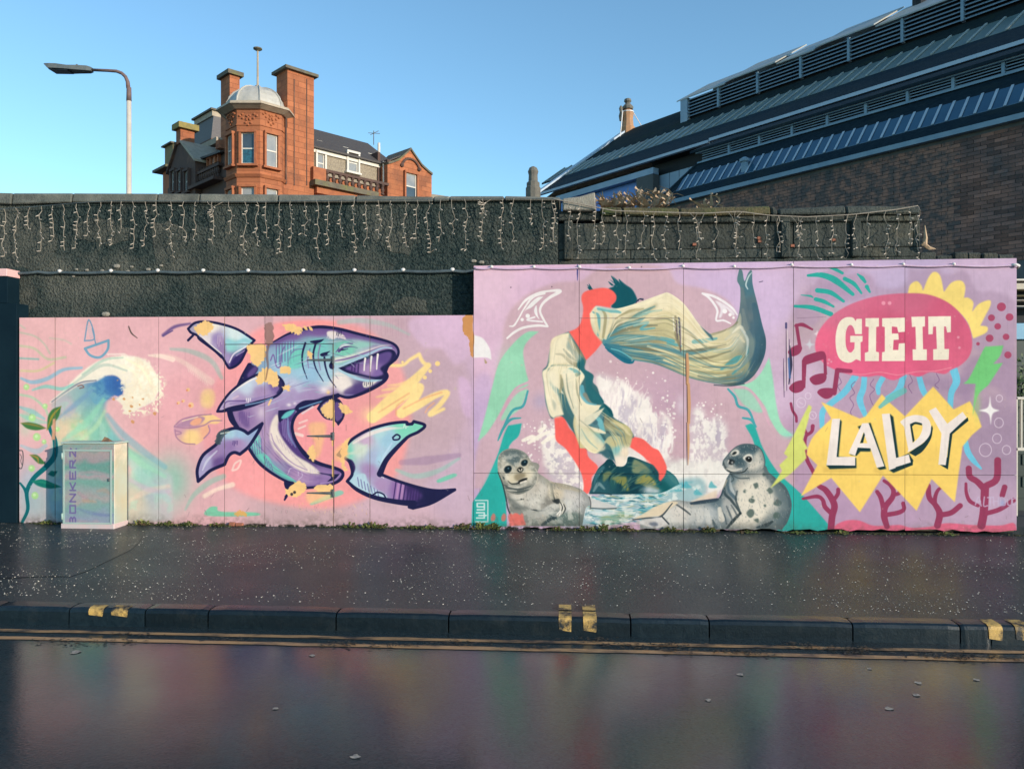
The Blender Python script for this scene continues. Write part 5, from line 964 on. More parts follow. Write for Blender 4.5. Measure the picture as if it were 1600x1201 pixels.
# ------------------------------------------------------------------ ground, road, pavement, kerb
WALL_Y = WALL_D + 0.20                                  # face of the masonry wall behind the boards
KERB_Y = at_ground(800, 955).y                          # back edge of the kerb's top
ROAD_Z = -0.125
g = MB().quad((-900, -900, -0.16), (900, -900, -0.16), (900, 1500, -0.16), (-900, 1500, -0.16)).build('ground', M_ground); tag(g, 'dull open ground reaching to the horizon', kind='structure')
road = MB().quad((-70, -3.5, ROAD_Z), (70, -3.5, ROAD_Z), (70, KERB_Y, ROAD_Z), (-70, KERB_Y, ROAD_Z)).build('road', M_road); tag(road, 'wet dark asphalt road along the pavement', kind='structure')
pv = MB()
nx, ny = 90, 14
for j in range(ny + 1):
    for i in range(nx + 1):
        x = -13 + 26 * i / nx; y = KERB_Y + (WALL_Y + .3 - KERB_Y) * j / ny
        pv.v.append((x, y, .0006 * math.sin(x * 1.3 + y) + .0004 * math.sin(x * 3.1 - y * 2)))
for j in range(ny):
    for i in range(nx): a = j * (nx + 1) + i; pv.f.append((a, a + 1, a + nx + 2, a + nx + 1))
pv.box(-70, -13, KERB_Y, WALL_Y + .3, -.15, 0); pv.box(13, 70, KERB_Y, WALL_Y + .3, -.15, 0)
pavement = pv.build('pavement', M_pave, smooth=True); tag(pavement, 'damp black asphalt pavement flecked with pale chippings', kind='structure')
# older patch of asphalt laid at the left
pp = [at_ground(x, y, .0035) for x, y in ((-60, 905), (0, 903), (60, 900), (110, 900), (135, 892), (170, 875), (205, 858), (216, 848), (222, 838), (120, 838), (0, 838), (-60, 838))]
patch = MB().add(pp, [tuple(range(len(pp)))]).build('asphalt_patch', material('older_asphalt', (.013, .019, .023), (.036, .042, .046), 45, .7, .9, 55, spec=.15, bdist=.014, coat=.5, coat_r=(.22, .34)), pavement)
# kerb stones
kerb = empty('kerb', (0, KERB_Y, 0), 'line of dark wet stone kerbs between road and pavement', kind='structure')
joints = [-420, -260, -110, 0, 112, 230, 328, 527, 702, 985, 1107, 1330, 1497, 1545, 1640, 1800, 1990]
kz0 = KERB_Y - .125
def kerb_prof(x, inset, rr):
    r = [(KERB_Y + .02, -.02), (KERB_Y + .012, .005), (KERB_Y - .05, .005), (kz0 + .030, .003), (kz0 + .010, -.006), (kz0 + .001, -.026), (kz0, -.17)]
    return [(x, y - abs(inset) if inset < 0 else y + inset * .6, z - inset) for y, z in r] + [(x, KERB_Y + .02, -.17)]
for i in range(len(joints) - 1):
    xa, xb = on_wall(joints[i], 962, KERB_Y - .09)[0] + .005, on_wall(joints[i + 1], 962, KERB_Y - .09)[0] - .005
    n = 9; mb = MB(); rr = random.Random(i); dz = rr.uniform(-.0012, .0012); ring = None
    for k in range(n + 1):
        x = xa + (xb - xa) * k / n; ins = .006 if k in (0, n) else 0.0
        pr = [(px + 0, py + rr.uniform(-.0012, .0012), pz + dz + rr.uniform(-.0008, .0008)) for px, py, pz in kerb_prof(x, ins, rr)]
        base = len(mb.v); mb.v += pr; q = len(pr)
        if k: 
            for t in range(q): mb.f.append((base - q + t, base - q + (t + 1) % q, base + (t + 1) % q, base + t))
    mb.f.append(tuple(range(q))[::-1]); mb.f.append(tuple(base + t for t in range(q)))
    mb.build('kerb_stone', M_kerb, kerb, smooth=False, bevel=0)
gut = MB().box(-70, 70, kz0 + .01, KERB_Y + .02, -.155, -.121).build('kerb_bed', M_kerb, kerb)
for x0, x1, lo in ((873, 893, 0), (911, 932, 0), (143, 166, 1), (178, 204, 1), (1540, 1562, 0), (1582, 1606, 0)):
    xa, xb = on_wall(x0, 968, KERB_Y - .09)[0], on_wall(x1, 968, KERB_Y - .09)[0]
    mb = MB(); P1 = kerb_prof(xa, -.0035, rnd)[1 if not lo else 2:6]; P2 = kerb_prof(xb, -.0035, rnd)[1 if not lo else 2:6]
    zf = -.055 if lo else -.095; P1.append((xa + .004, kz0 - .0035, zf + .012)); P2.append((xb - .003, kz0 - .0035, zf))
    q = len(P1); mb.v = P1 + P2; mb.f = [(t, t + 1, q + t + 1, q + t) for t in range(q - 1)]
    mb.build('yellow_kerb_mark', M_kyellow, kerb)
    if not lo and x0 < 1000: MB().quad((xa, KERB_Y + .02, .0145), (xb, KERB_Y + .02, .0145), (xb, KERB_Y + .15, .0145), (xa, KERB_Y + .15, .0145)).build('yellow_kerb_mark', M_kyellow, pavement)
# double yellow lines
for py, w in ((996, .055), (1008, .06)):
    a = at_ground(800, py + 6, ROAD_Z).y
    mb = MB(); n = 160
    for k in range(n + 1):
        x = -14 + 28 * k / n; e = rnd.uniform(-.006, .006); mb.v += [(x, a - w / 2 + e, ROAD_Z + .004), (x, a + w / 2 + rnd.uniform(-.006, .006), ROAD_Z + .004)]
        if k: mb.f.append((2 * k - 2, 2 * k, 2 * k + 1, 2 * k - 1))
    mb.build('yellow_line', M_yellow, road)
# pale chippings trodden into the asphalt
rg = np.random.default_rng(4); mb = MB(); PATCH_X = at_ground(190, 860).x
def chip(x, y, z, s):
    a = rg.uniform(0, 6.28); c, q = math.cos(a) * s, math.sin(a) * s; k = rg.uniform(.4, 1.0)
    vs = [(x + c, y + q, z), (x - q * k, y + c * k, z), (x - c, y - q, z), (x + q * k, y - c * k, z), (x + rg.uniform(-.3, .3) * s, y, z + s * rg.uniform(.4, .8))]
    mb.add(vs, [(0, 1, 4), (1, 2, 4), (2, 3, 4), (3, 0, 4)])
for i in range(13000):
    x = rg.uniform(-9, 9); y = KERB_Y + .12 + (WALL_D - .03 - KERB_Y - .12) * rg.random() ** 1.15
    if math.sin(x * 1.9 + 3 * math.sin(y * 1.3)) + math.sin(y * 4.1 + x) < rg.uniform(-1.6, 1.5) - .1: continue
    chip(x, y, .004, .0030 + .0058 * rg.random() ** 2.6)
tag(mb.build('stone_chippings', M_chip), 'tiny pale stone chips scattered over the damp black pavement', 'chippings', kind='stuff')
# wet leaf litter along the yellow lines
mb = MB()
lit = [(90, 1003), (120, 1006), (175, 1002), (360, 1000), (215, 993), (520, 1010), (535, 1006), (620, 1010), (700, 1007), (735, 1006), (835, 1013), (925, 1003), (935, 1000), (965, 1008), (985, 1013), (1005, 1014), (1050, 1008), (1060, 1012), (1060, 1018), (1135, 1018), (1150, 1020), (1175, 1021), (1190, 1024), (1250, 1008), (1265, 1012), (1320, 1016), (1335, 1018), (1340, 1021), (1350, 1014), (1440, 1026), (1455, 1022), (1480, 1028), (1495, 1024), (1510, 1030), (1550, 1028), (1575, 1030)]
for px, py in lit:
    c = at_ground(px, py, ROAD_Z)
    for k in range(rnd.randint(18, 40)):
        x, y = c.x + rnd.gauss(0, .085), c.y + rnd.gauss(0, .022); s = rnd.uniform(.008, .026); a = rnd.uniform(0, 6.28); z = ROAD_Z + .006 + rnd.uniform(0, .008)
        mb.add([(x + s * math.cos(a), y + s * .5 * math.sin(a), z), (x - s * .4 * math.sin(a), y + s * .3 * math.cos(a), z + .004), (x - s * math.cos(a), y - s * .5 * math.sin(a), z), (x + s * .4 * math.sin(a), y - s * .3 * math.cos(a), z + .003)], [(0, 1, 2, 3)])
tag(mb.build('leaf_litter', M_litter), 'dark wet leaf litter gathered along the double yellow lines', 'leaf litter', kind='stuff')
for k, (px, py, s, lab) in enumerate(((118, 1019, 16, 'pale fallen leaf lying on wet road below the white cabinet'), (430, 1107, 9, 'pale fallen leaf alone on wet road below the leaping fish'), (555, 1182, 15, 'pale folded scrap lying flat on the wet road'), (488, 1024, 10, 'small buff leaf on wet road beside the yellow lines'), (1157, 1054, 11, 'pale leaf on wet road below the grey painted seal'),
        (1107, 1094, 10, 'pale leaf on bare wet road right of the bright reflection'), (1435, 1067, 11, 'pale curled leaf on wet road, upper of a close pair'), (1431, 1086, 11, 'pale curled leaf on wet road, lower of a close pair'), (1388, 1107, 12, 'pale leaf on wet road below the pair of curled leaves'), (1525, 1062, 9, 'pale leaf on wet road below the corner of the mural'), (1359, 1045, 7, 'tiny pale leaf on wet road just off the yellow lines'))):
    c = at_ground(px, py, ROAD_Z); s = s * .95 * (c.y / F_PX) / 2; mb = MB(); n = 9
    out = [(c.x + s * math.cos(t * 6.283 / n) * (1 + .4 * math.sin(t * 2.3 + k)), c.y + s * 1.0 * math.sin(t * 6.283 / n), ROAD_Z + .003 + .002 * (t % 3 == k % 3)) for t in range(n)]
    mb.v = out + [(c.x, c.y, ROAD_Z + .004)]; mb.f = [(t, (t + 1) % n, n) for t in range(n)]
    tag(mb.build('fallen_leaf', M_leafw), lab, 'leaf', 'leaves dropped on the wet road')

# ------------------------------------------------------------------ masonry walls behind the boards
def face_grid(mb, pts_top, z0, y, yb):
    pass
wall = empty('roughcast_wall', (0, WALL_Y, 0), 'dark roughcast boundary wall with stone coping above the shark painting', 'wall')
top = [(-700, 298), (0, 316), (60, 316), (150, 315), (300, 316), (430, 316), (560, 315), (700, 314), (790, 313), (872, 313)]
prev = None; mb = MB()
for px, py in top:
    p = at(px, py, WALL_Y)
    if prev is not None: mb.hexa([(prev.x, WALL_Y, -.15), (p.x, WALL_Y, -.15), (p.x, WALL_Y + .4, -.15), (prev.x, WALL_Y + .4, -.15), (prev.x, WALL_Y, prev.z), (p.x, WALL_Y, p.z), (p.x, WALL_Y + .4, p.z), (prev.x, WALL_Y + .4, prev.z)])
    prev = p
bm = bmesh.new(); me = mb.mesh('wall_body', M_cast)
bm.from_mesh(me); bmesh.ops.remove_doubles(bm, verts=bm.verts, dist=1e-4)
inner = [f for f in bm.faces if abs(f.normal.x) > .99 and f.calc_center_median().x < prev.x - .01 and f.calc_center_median().x > at(-690, 300, WALL_Y).x]
bmesh.ops.delete(bm, geom=inner, context='FACES'); bm.to_mesh(me); bm.free()
link('wall_body', me, wall)
cj = [(-700, 285, 298), (-330, 292, 304), (-150, 298, 311), (18, 301.5, 319), (112, 301.5, 316), (245, 302, 316), (311, 302.5, 316.5), (434, 303.5, 316), (555, 305, 316), (677, 307, 315.5), (702, 306, 313.5), (788, 306, 313), (876, 308, 313)]
for i in range(len(cj) - 1):
    a, b = at(cj[i][0], cj[i][2], WALL_Y - .04), at(cj[i + 1][0], cj[i + 1][2], WALL_Y - .04)
    at0, bt0 = at(cj[i][0], cj[i][1], WALL_Y - .04), at(cj[i + 1][0], cj[i + 1][1], WALL_Y - .04)
    g_ = .006; yf, yb = WALL_Y - .05 + rnd.uniform(-.006, .006), WALL_Y + .45
    MB().hexa([(a.x + g_, yf, a.z), (b.x - g_, yf, b.z), (b.x - g_, yb, b.z), (a.x + g_, yb, a.z), (at0.x + g_, yf + .02, at0.z), (bt0.x - g_, yf + .02, bt0.z), (bt0.x - g_, yb, bt0.z + .05), (at0.x + g_, yb, at0.z + .05)]).build('coping_stone', M_cope, wall, bevel=.012)
# paler patches of repaired render, proud of the old coat
M_repair = material('patched_render', (.070, .082, .074), (.122, .126, .108), 12, .9, 1.0, 34, spec=.12, c3=(.050, .060, .056), scale3=2.2, bdist=.08)
for k, pl in enumerate((((18, 352), (52, 344), (84, 352), (86, 388), (82, 410), (58, 419), (22, 418), (17, 384)), ((112, 356), (140, 340), (176, 346), (206, 358), (200, 376), (170, 384), (140, 378), (118, 370)), ((236, 352), (262, 346), (284, 356), (288, 382), (270, 412), (246, 416), (238, 388)), ((612, 474), (640, 462), (664, 470), (668, 488), (616, 490)), ((20, 440), (46, 436), (60, 458), (54, 482), (28, 484)), ((600, 372), (622, 360), (648, 372), (640, 398), (612, 396)), ((350, 366), (372, 358), (396, 372), (388, 398), (360, 392)))):
    rk_ = random.Random(k); ring = []
    for i in range(len(pl)):
        (ax, ay), (bx, by) = pl[i], pl[(i + 1) % len(pl)]
        for t in (0, .33, .66): ring.append(at(ax + (bx - ax) * t + rk_.uniform(-2.5, 2.5), ay + (by - ay) * t + rk_.uniform(-2.5, 2.5), WALL_Y - .005))
    MB().prism(ring, (0, .006, 0)).build('render_patch', M_repair, wall)
# loose mortar lumps on the ledge under the cable
mb = MB()
for px, py, s in ((96, 424, 3), (136, 422, 3), (183, 416, 5), (175, 424, 3.5), (206, 417, 3), (200, 424, 3), (232, 421, 3.5), (247, 424, 4), (166, 491, 6), (160, 423, 3), (120, 421, 2.5), (252, 415, 3), (115, 432, 2.5), (740, 408, 4), (752, 410, 4)):
    p = at(px, py, WALL_Y); s *= WALL_Y / F_PX; mb.ball((p.x, WALL_Y - s * .3, p.z), s, 6, 4, (1.3, .7, .7))
mb.build('mortar_lump', M_palestone, wall)
# older stone wall on the right
ow = empty('stone_wall', (4, WALL_Y, 0), 'sooty old stone wall with mossy coping above the leaping figure', 'wall')
xa, xb = at(872, 500, WALL_Y).x + .004, at(1438, 500, WALL_Y).x
zt = at(1100, 345, WALL_Y).z
MB().box(xa, xb, WALL_Y + .03, WALL_Y + .42, -.15, zt - .02).build('wall_body', M_oldstone, ow)
rows = [(348, 368), (369, 390), (391, 404)]
rr = random.Random(9)
zr = [at(1100, y, WALL_Y).z for y in (346, 389, 389, 404, 450)]
for j in (0, 2, 3):
    x = xa + rr.uniform(-.3, 0)
    while x < xb:
        w = rr.uniform(.9, 1.7); x1 = min(x + w, xb); x0 = max(x, xa)
        if x1 - x0 > .05: 
            pr = rr.uniform(0, .008); MB().box(x0 + .002, x1 - .002, WALL_Y + .008 - pr, WALL_Y + .06, zr[j + 1] + .002, zr[j] - .002).build('stone_block', M_oldstone, ow, bevel=.008)
        x += w
for px in (888, 1226, 1336): 
    p = at(px, 360, WALL_Y); MB().box(p.x - .05, p.x + .05, WALL_Y - .045, WALL_Y + .02, zr[3], zr[0] + .02).build('pier_strip', M_oldstone, ow, bevel=.01)
cj = [(938, 323, 344), (972, 323, 345), (1062, 324, 345), (1205, 321, 344), (1216, 326, 344), (1322, 321, 343), (1438, 322, 343)]
for i in range(len(cj) - 1):
    a, b = at(cj[i][0], cj[i][2], WALL_Y - .08), at(cj[i + 1][0], cj[i + 1][2], WALL_Y - .08); t0, t1 = at(cj[i][0], cj[i][1], WALL_Y - .08), at(cj[i + 1][0], cj[i + 1][1], WALL_Y - .08)
    mt = M_moss if i < 3 else M_oldstone
    f = WALL_Y - .09 + rr.uniform(-.012, .012)
    MB().hexa([(a.x + .005, f, a.z + .06), (b.x - .005, f, b.z + .06), (b.x - .005, WALL_Y + .45, b.z + .06), (a.x + .005, WALL_Y + .45, a.z + .06), (t0.x + .005, f + .03, t0.z), (t1.x - .005, f + .03, t1.z), (t1.x - .005, WALL_Y + .45, t1.z + .04), (t0.x + .005, WALL_Y + .45, t0.z + .04)]).build('coping_stone', mt, ow, bevel=.018)
    MB().hexa([(a.x + .003, WALL_Y - .035, a.z - .01), (b.x - .003, WALL_Y - .035, b.z - .01), (b.x - .003, WALL_Y + .3, b.z - .01), (a.x + .003, WALL_Y + .3, a.z - .01), (a.x + .003, WALL_Y - .05, a.z + .058), (b.x - .003, WALL_Y - .05, b.z + .058), (b.x - .003, WALL_Y + .3, b.z + .058), (a.x + .003, WALL_Y + .3, a.z + .058)]).build('coping_bed', M_oldstone, ow, bevel=.01)
a, b = at(879, 328, WALL_Y - .1), at(931, 329, WALL_Y - .1)
mb = MB().prism([(a.x, WALL_Y - .1, a.z), (b.x, WALL_Y - .1, b.z), (b.x - .01, WALL_Y - .1, at(930, 300, WALL_Y - .1).z), (at(905, 307, WALL_Y - .1).x, WALL_Y - .1, at(905, 307, WALL_Y - .1).z), (a.x, WALL_Y - .1, at(879, 310, WALL_Y - .1).z)], (0, .5, 0))
mb.build('end_slab', M_palestone, ow, bevel=.012)
c0, c1 = at(872.5, 345, WALL_Y), at(938, 329, WALL_Y); MB().box(c0.x, c1.x, WALL_Y - .02, WALL_Y + .3, c0.z, c1.z - .004).build('stone_block', M_oldstone, ow, bevel=.01)
# stub of rubble wall at the end
xs, xe = xb, at(1585, 500, WALL_Y).x
mb = MB(); x = xs
while x < xe - .05:
    w = rr.uniform(.14, .34); h = at(1500, rr.uniform(390, 399), WALL_Y).z; MB().box(x, min(x + w, xe), WALL_Y + rr.uniform(.0, .03), WALL_Y + .35, -.15, h).build('stone_block', M_oldstone, ow, bevel=.015); x += w + .004
# a few brick scars
mb = MB()
for px, py in ((1186, 372), (1187, 377), (1303, 375), (1334, 385), (1238, 384), (1085, 382)): p = at(px, py, WALL_Y); mb.box(p.x - .02, p.x + .02, WALL_Y - .014, WALL_Y + .02, p.z - .014, p.z + .014)
mb.build('brick_scar', M_brickbit, ow)
# ------------------------------------------------------------------ painted boards
PAINT_GAIN = (0.88, 0.845, 0.815)                          # paint albedo against the drawn colour
def paint_image(name, arr):
    h, w = arr.shape[:2]
    im = bpy.data.images.new(name, w, h, alpha=False)
    px = np.ones((h, w, 4), np.float32); px[..., :3] = arr[::-1]
    im.pixels.foreach_set(px.ravel()); im.update(); im.pack()
    return im
def paint_material(name, im, gain=PAINT_GAIN, rough=.7):
    m = bpy.data.materials.new(name); m.use_nodes = True; N, L = m.node_tree.nodes, m.node_tree.links; b = N['Principled BSDF']
    t = N.new('ShaderNodeTexImage'); t.image = im; t.interpolation = 'Cubic'; t.extension = 'EXTEND'
    mu = N.new('ShaderNodeMix'); mu.data_type = 'RGBA'; mu.blend_type = 'MULTIPLY'; mu.inputs[0].default_value = 1; mu.inputs[7].default_value = (*gain, 1)
    L.new(t.outputs['Color'], mu.inputs[6]); L.new(mu.outputs[2], b.inputs['Base Color'])
    b.inputs['Roughness'].default_value = rough; b.inputs['Specular IOR Level'].default_value = .12
    g = N.new('ShaderNodeNewGeometry'); n = N.new('ShaderNodeTexNoise'); n.inputs['Scale'].default_value = 22; n.inputs['Detail'].default_value = 7
    mp = N.new('ShaderNodeMapping'); mp.inputs['Scale'].default_value = (1, 1, .35); L.new(g.outputs['Position'], mp.inputs['Vector']); L.new(mp.outputs['Vector'], n.inputs['Vector'])
    bu = N.new('ShaderNodeBump'); bu.inputs['Strength'].default_value = .25; bu.inputs['Distance'].default_value = .006; L.new(n.outputs['Fac'], bu.inputs['Height']); L.new(bu.outputs['Normal'], b.inputs['Normal'])
    return m
paint_all()
M_mural = paint_material('mural_paint', paint_image('mural_paint', CV))
M_edge = material('raw_board_edge', (.30, .20, .14), (.20, .14, .10), 20, .8)
def uv_front(me, fx, fz):
    uv = me.uv_layers.new(name='paint')
    for p in me.polygons:
        for li in p.loop_indices:
            v = me.vertices[me.loops[li].vertex_index].co; uv.data[li].uv = (fx(v.x), fz(v.z))
def board(px0, px1, zb, zt, parent, tilt=0.0, ragged_foot=False, seed=0, bulge=0.0):
    """one sheet of the hoarding: face at WALL_D, 18 mm thick, foot broken where it meets the ground"""
    rr = random.Random(seed)
    x0, x1 = on_wall(px0, 600)[0] + .0025, on_wall(px1, 600)[0] - .0025
    n = 14 if ragged_foot else 1; mb = MB()
    def zz(z, x): return z(x) if callable(z) else z
    lo = []
    for k in range(n + 1):
        x = x0 + (x1 - x0) * k / n; lo.append((x, zz(zb, x) + (rr.uniform(-.014, .022) if ragged_foot else .0025)))
    hi = [(x1, zz(zt, x1) - .0025), (x0, zz(zt, x0) - .0025)]
    y = WALL_D + tilt
    pl = [(x, y, z) for x, z in lo] + [(x, y, z) for x, z in hi]
    mb.prism(pl, (0, .018, 0))
    me = mb.mesh('panel', [M_mural, M_edge], bevel=0)
    for p in me.polygons: p.material_index = 0 if abs(p.normal.y) > .9 or p.normal.z > .9 else 1
    uv_front(me, lambda X: (X - PX0) / (PX1 - PX0), lambda Zv: 1 - (PZ1 - Zv) / (PZ1 - PZ0))
    return link('panel', me, parent)
def line_z(a, b, Y=WALL_D):
    (xa, za), (xb, zb_) = on_wall(*a, Y), on_wall(*b, Y)
    return lambda x: za + (zb_ - za) * (x - xa) / (xb - xa)
foot = line_z((30, 822), (1590, 830)); topL = line_z((30, 496), (740, 492)); topR = line_z((740, 415), (1588, 403)); midR = line_z((740, 739), (1590, 742)); doorT = line_z((351, 538), (521, 537))
hl = empty('mural_hoarding', (-3, WALL_D, 0), 'low painted hoarding with a curling wave and a leaping purple shark', 'hoarding', 'painted hoardings along the pavement')
for k, (a, b) in enumerate(((30, 86), (86, 248), (248, 351), (521, 578), (578, 740))): board(a, b, foot, topL, hl, (0.0, .002, -.002, .0, .003)[k], True, k)
board(351, 414, doorT, topL, hl, .002); board(414, 521, doorT, topL, hl, -.001)
board(351, 414, foot, doorT, hl, -.004, True, 11); board(414, 521, foot, doorT, hl, -.006, True, 12)
# strap hinges on the boarded door
for py in (562, 681, 770):
    c = at(521, py, WALL_D - .012)
    x0 = on_wall(481, py)[0]
    s_ = MB().prism([(x0, WALL_D - .016, c.z - .006), (c.x - .01, WALL_D - .016, c.z - .016), (c.x - .01, WALL_D - .016, c.z + .016), (x0, WALL_D - .016, c.z + .006)], (0, .010, 0)).build('strap_hinge', M_iron, hl)
    MB().box(c.x - .016, c.x + .012, WALL_D - .026, WALL_D - .004, c.z - .045, c.z + .045).build('hinge_pin', M_iron, s_, bevel=.005)
x0, x1 = on_wall(31, 600)[0], on_wall(739, 600)[0]
MB().box(x0 + .01, x1, WALL_D + .03, WALL_Y - .003, .03, topL(x0) - .012).build('frame_light_block', M_timber, hl)  # unseen solid framing box, added so no light shows at the gaps
hr = empty('mural_hoarding', (3.5, WALL_D, 0), 'tall painted hoarding with red leaping figure, two seals and cartoon lettering', 'hoarding', 'painted hoardings along the pavement')
cols = [740, 905, 1068, 1240, 1414, 1589]
for i in range(5):
    board(cols[i], cols[i + 1], foot, midR, hr, (0, .002, -.003, .0, .002)[i], True, 30 + i); board(cols[i], cols[i + 1], midR, topR, hr, (0, -.002, .001, -.001, .002)[i])
x0, x1 = on_wall(741, 600)[0], on_wall(1588, 600)[0]
MB().box(x0, x1 - .01, WALL_D + .03, WALL_Y - .003, .03, topR(x0) - .02).build('frame_light_block', M_timber, hr)  # same unseen solid filling, added to keep light out of the gaps
# cable clipped along the top of the tall hoarding
def cable_run(pts_px, Yf, r, name, mat, parent, clips, cm, cs=1.7):
    P = [at(px, py, Yf) for px, py in pts_px]; Q = []
    for i in range(len(P) - 1):
        for k in range(8): t = k / 8; p = P[i].lerp(P[i + 1], t); p.z -= .012 * math.sin(t * math.pi); Q.append(p)
    Q.append(P[-1]); MB().tube(Q, r, 6).build(name, mat, parent, smooth=True)
    for px, py in clips:
        p = at(px, py, Yf); MB().ball((p.x, Yf - r * .5, p.z + .006), r * cs, 8, 5, (1.1, .8, .9)).build('cable_clip', cm, parent, smooth=True)
cabR = empty('wall_cable', (3.5, WALL_D, 2.9), 'paint covered cable clipped along the top of the tall hoarding', 'cable')
clp = [(768, 417.5), (834, 417.5), (905, 417.5), (983, 419), (1067, 416.5), (1147, 417), (1237, 414.5), (1330, 414.5), (1411, 413.5), (1490, 413.5)]
cable_run([(741, 418.5)] + [(x, y + 1) for x, y in clp] + [(1584, 414.5), (1589, 415)], WALL_D - .014, .011, 'cable', M_pcable, cabR, clp, M_clip)
e_ = at(1588, 414.5, WALL_D - .014); MB().tube([e_ + Vector((-.05, 0, .004)), e_ + Vector((0, -.004, .006)), e_ + Vector((.03, .006, -.004)), e_ + Vector((.035, .05, -.02))], .016, 6).build('cable_end', M_clip, cabR, smooth=True)
cabL = empty('wall_cable', (-3, WALL_Y, 2.9), 'grey cable clipped along the dark roughcast wall above the shark', 'cable')
clp = [(94, 424.5), (174, 424), (247, 423.5), (318, 423.5), (388, 423.5), (474, 423.5), (554, 423), (630, 422.5), (707, 422)]
cable_run([(13, 426), (60, 425)] + [(x, y + 1) for x, y in clp] + [(742, 423)], WALL_Y - .03, .019, 'cable', M_cable, cabL, clp, M_clip, 1.3)
# navy boarding left of the shark hoarding
nb = empty('navy_hoarding', (-6, WALL_D, 0), 'navy painted boarding with a pink cap beside the kelp painting', 'hoarding')
zt_ = on_wall(10, 474)[1]; xr = on_wall(27, 600)[0]; xq = on_wall(12.5, 600)[0]
MB().box(xr - 3.2, xr, WALL_D - .01, WALL_Y - .003, .0, zt_).build('panel', M_navy, nb, bevel=.004)
MB().box(xq - 3.2, xq, WALL_D - .01, WALL_Y - .003, zt_ + .002, on_wall(5, 432)[1]).build('panel', M_navy, nb, bevel=.004)
MB().box(xq - 3.2, xq + .004, WALL_D - .025, WALL_Y - .003, on_wall(5, 432)[1] + .002, on_wall(5, 420)[1]).build('cap_board', M_pinkcap, nb, bevel=.004)

# ------------------------------------------------------------------ painted street cabinet
def paint_cabinet():
    global CV, PW, PH, to_r, RPX, CLIP
    keep = (CV, PW, PH, to_r, RPX); CLIP = None
    PW, PH = 360, 470; k = PH / 1000.0
    to_r = lambda x, y: ((x - 100) * k, (y - 130) * k)
    RPX = 7.064 * k; CV = np.zeros((PH, PW, 3), np.float32) + np.array((186, 208, 200), np.float32) / 255
    Z(0, 0, 1.0)
    bands = [(160, (170, 200, 190)), (250, (214, 196, 190)), (330, (206, 190, 190)), (410, (140, 194, 178)), (480, (186, 206, 200)), (520, (220, 196, 198)), (600, (160, 206, 190)), (700, (190, 206, 200)), (780, (214, 202, 196)), (850, (168, 208, 198)), (930, (176, 200, 208)), (1010, (186, 196, 214)), (1090, (216, 192, 198))]
    ys = (np.arange(PH) / k + 130); n = noise2(PH, PW, 60, 3)
    for c in range(3):
        tab = np.interp((ys[:, None] + (n - .5) * 160).ravel(), [b[0] for b in bands], [b[1][c] for b in bands]); CV[..., c] = tab.reshape(PH, PW) / 255
    for s, w, c in (('330,390 500,400 700,360', [3, 8, 3], (130, 196, 180)), ('320,480 480,470 640,500', [3, 5, 3], (226, 190, 196)), ('300,560 480,600 690,580', [4, 9, 4], (150, 208, 190)), ('520,680 600,670 680,720', [3, 8, 4], (230, 190, 170)), ('300,700 380,760 420,800', [4, 8, 4], (226, 186, 192)), ('360,790 420,790 500,800', [5, 6, 2], (232, 194, 160)), ('300,880 480,930 690,950', [3, 6, 3], (150, 170, 210)), ('480,930 600,950 680,940', [2, 3, 2], (150, 160, 206)), ('120,250 200,300 280,500', [6, 10, 6], (190, 214, 204)), ('560,250 640,300 690,260', [5, 8, 4], (226, 200, 196))): S(s, w, c, .55, 4)
    VI = (142, 124, 186)
    def gl(y, strokes):                                     # letters read upwards, top of each letter to the left
        for s in strokes:
            q = ' '.join(f'{205 + (1-float(b)) * 62:.0f},{y - float(a) * 82:.0f}!' for a, b in (t.split(',') for t in s.split())); S(q, 2.6, VI, .85, .6)
    B_ = ['0,0 0,1 .75,1 .95,.8 .75,.55 0,.5', '.75,.5 1,.25 .8,0 0,0']; O_ = ['0,0 0,1 1,1 1,0 0,0']; N_ = ['0,0 0,1', '0,1 1,0', '1,0 1,1']; K_ = ['0,0 0,1', '1,1 .2,.5', '.2,.5 1,0']; E_ = ['1,1 0,1', '0,1 0,0 1,0', '0,.5 .8,.5']; R_ = ['0,0 0,1 .9,1 .9,.5 0,.5', '.4,.5 1,0']; Z_ = ['0,1 1,1', '1,1 0,0', '0,0 1,0']
    for y, L_ in zip((1052, 926, 800, 674, 548, 422, 296), (B_, O_, N_, K_, E_, R_, Z_)): gl(y, [s.replace(' .', ' 0.') for s in L_])
    n2 = noise2(PH, PW, 8, 3); CV *= (1 + .10 * (n2 - .5))[..., None]; np.clip(CV, 0, 1, out=CV)
    im = paint_image('cabinet_paint', CV)
    CV, PW, PH, to_r, RPX = keep
    return im
M_cab = paint_material('cabinet_paint', paint_cabinet(), (.50, .51, .54), .6)
M_cabside = material('cabinet_side_paint', (.46, .40, .28), (.42, .46, .39), 2.2, .6, c3=(.72, .56, .44), scale3=1.6)
M_cabtrim = material('cabinet_trim_paint', (.30, .43, .39), (.37, .45, .42), 5, .6, c3=(.46, .37, .33), scale3=2, spec=.2)
cab = empty('street_cabinet', (at(137, 826, WALL_D).x, WALL_D - .15, 0), 'pastel painted metal street cabinet with purple lettering against the wave painting', 'cabinet')
CD = .27; yf = WALL_D - CD
xL, xR = at(97, 700, yf).x, at(179, 700, yf).x; zT, zB = at(140, 693.5, yf).z, at(140, 829, yf).z
CXL, CXR = xL, xR
def cab_uv(me):
    sx = (CXR - CXL) / 600.0                                   # 600 drawing units between x=105 and x=705
    uv_front(me, lambda X: ((X - CXL) / sx + 5) / (360 / .47), lambda Zv: 1 - ((zT - Zv) / (zT - zB) * 965 + 30) / 1000.0)
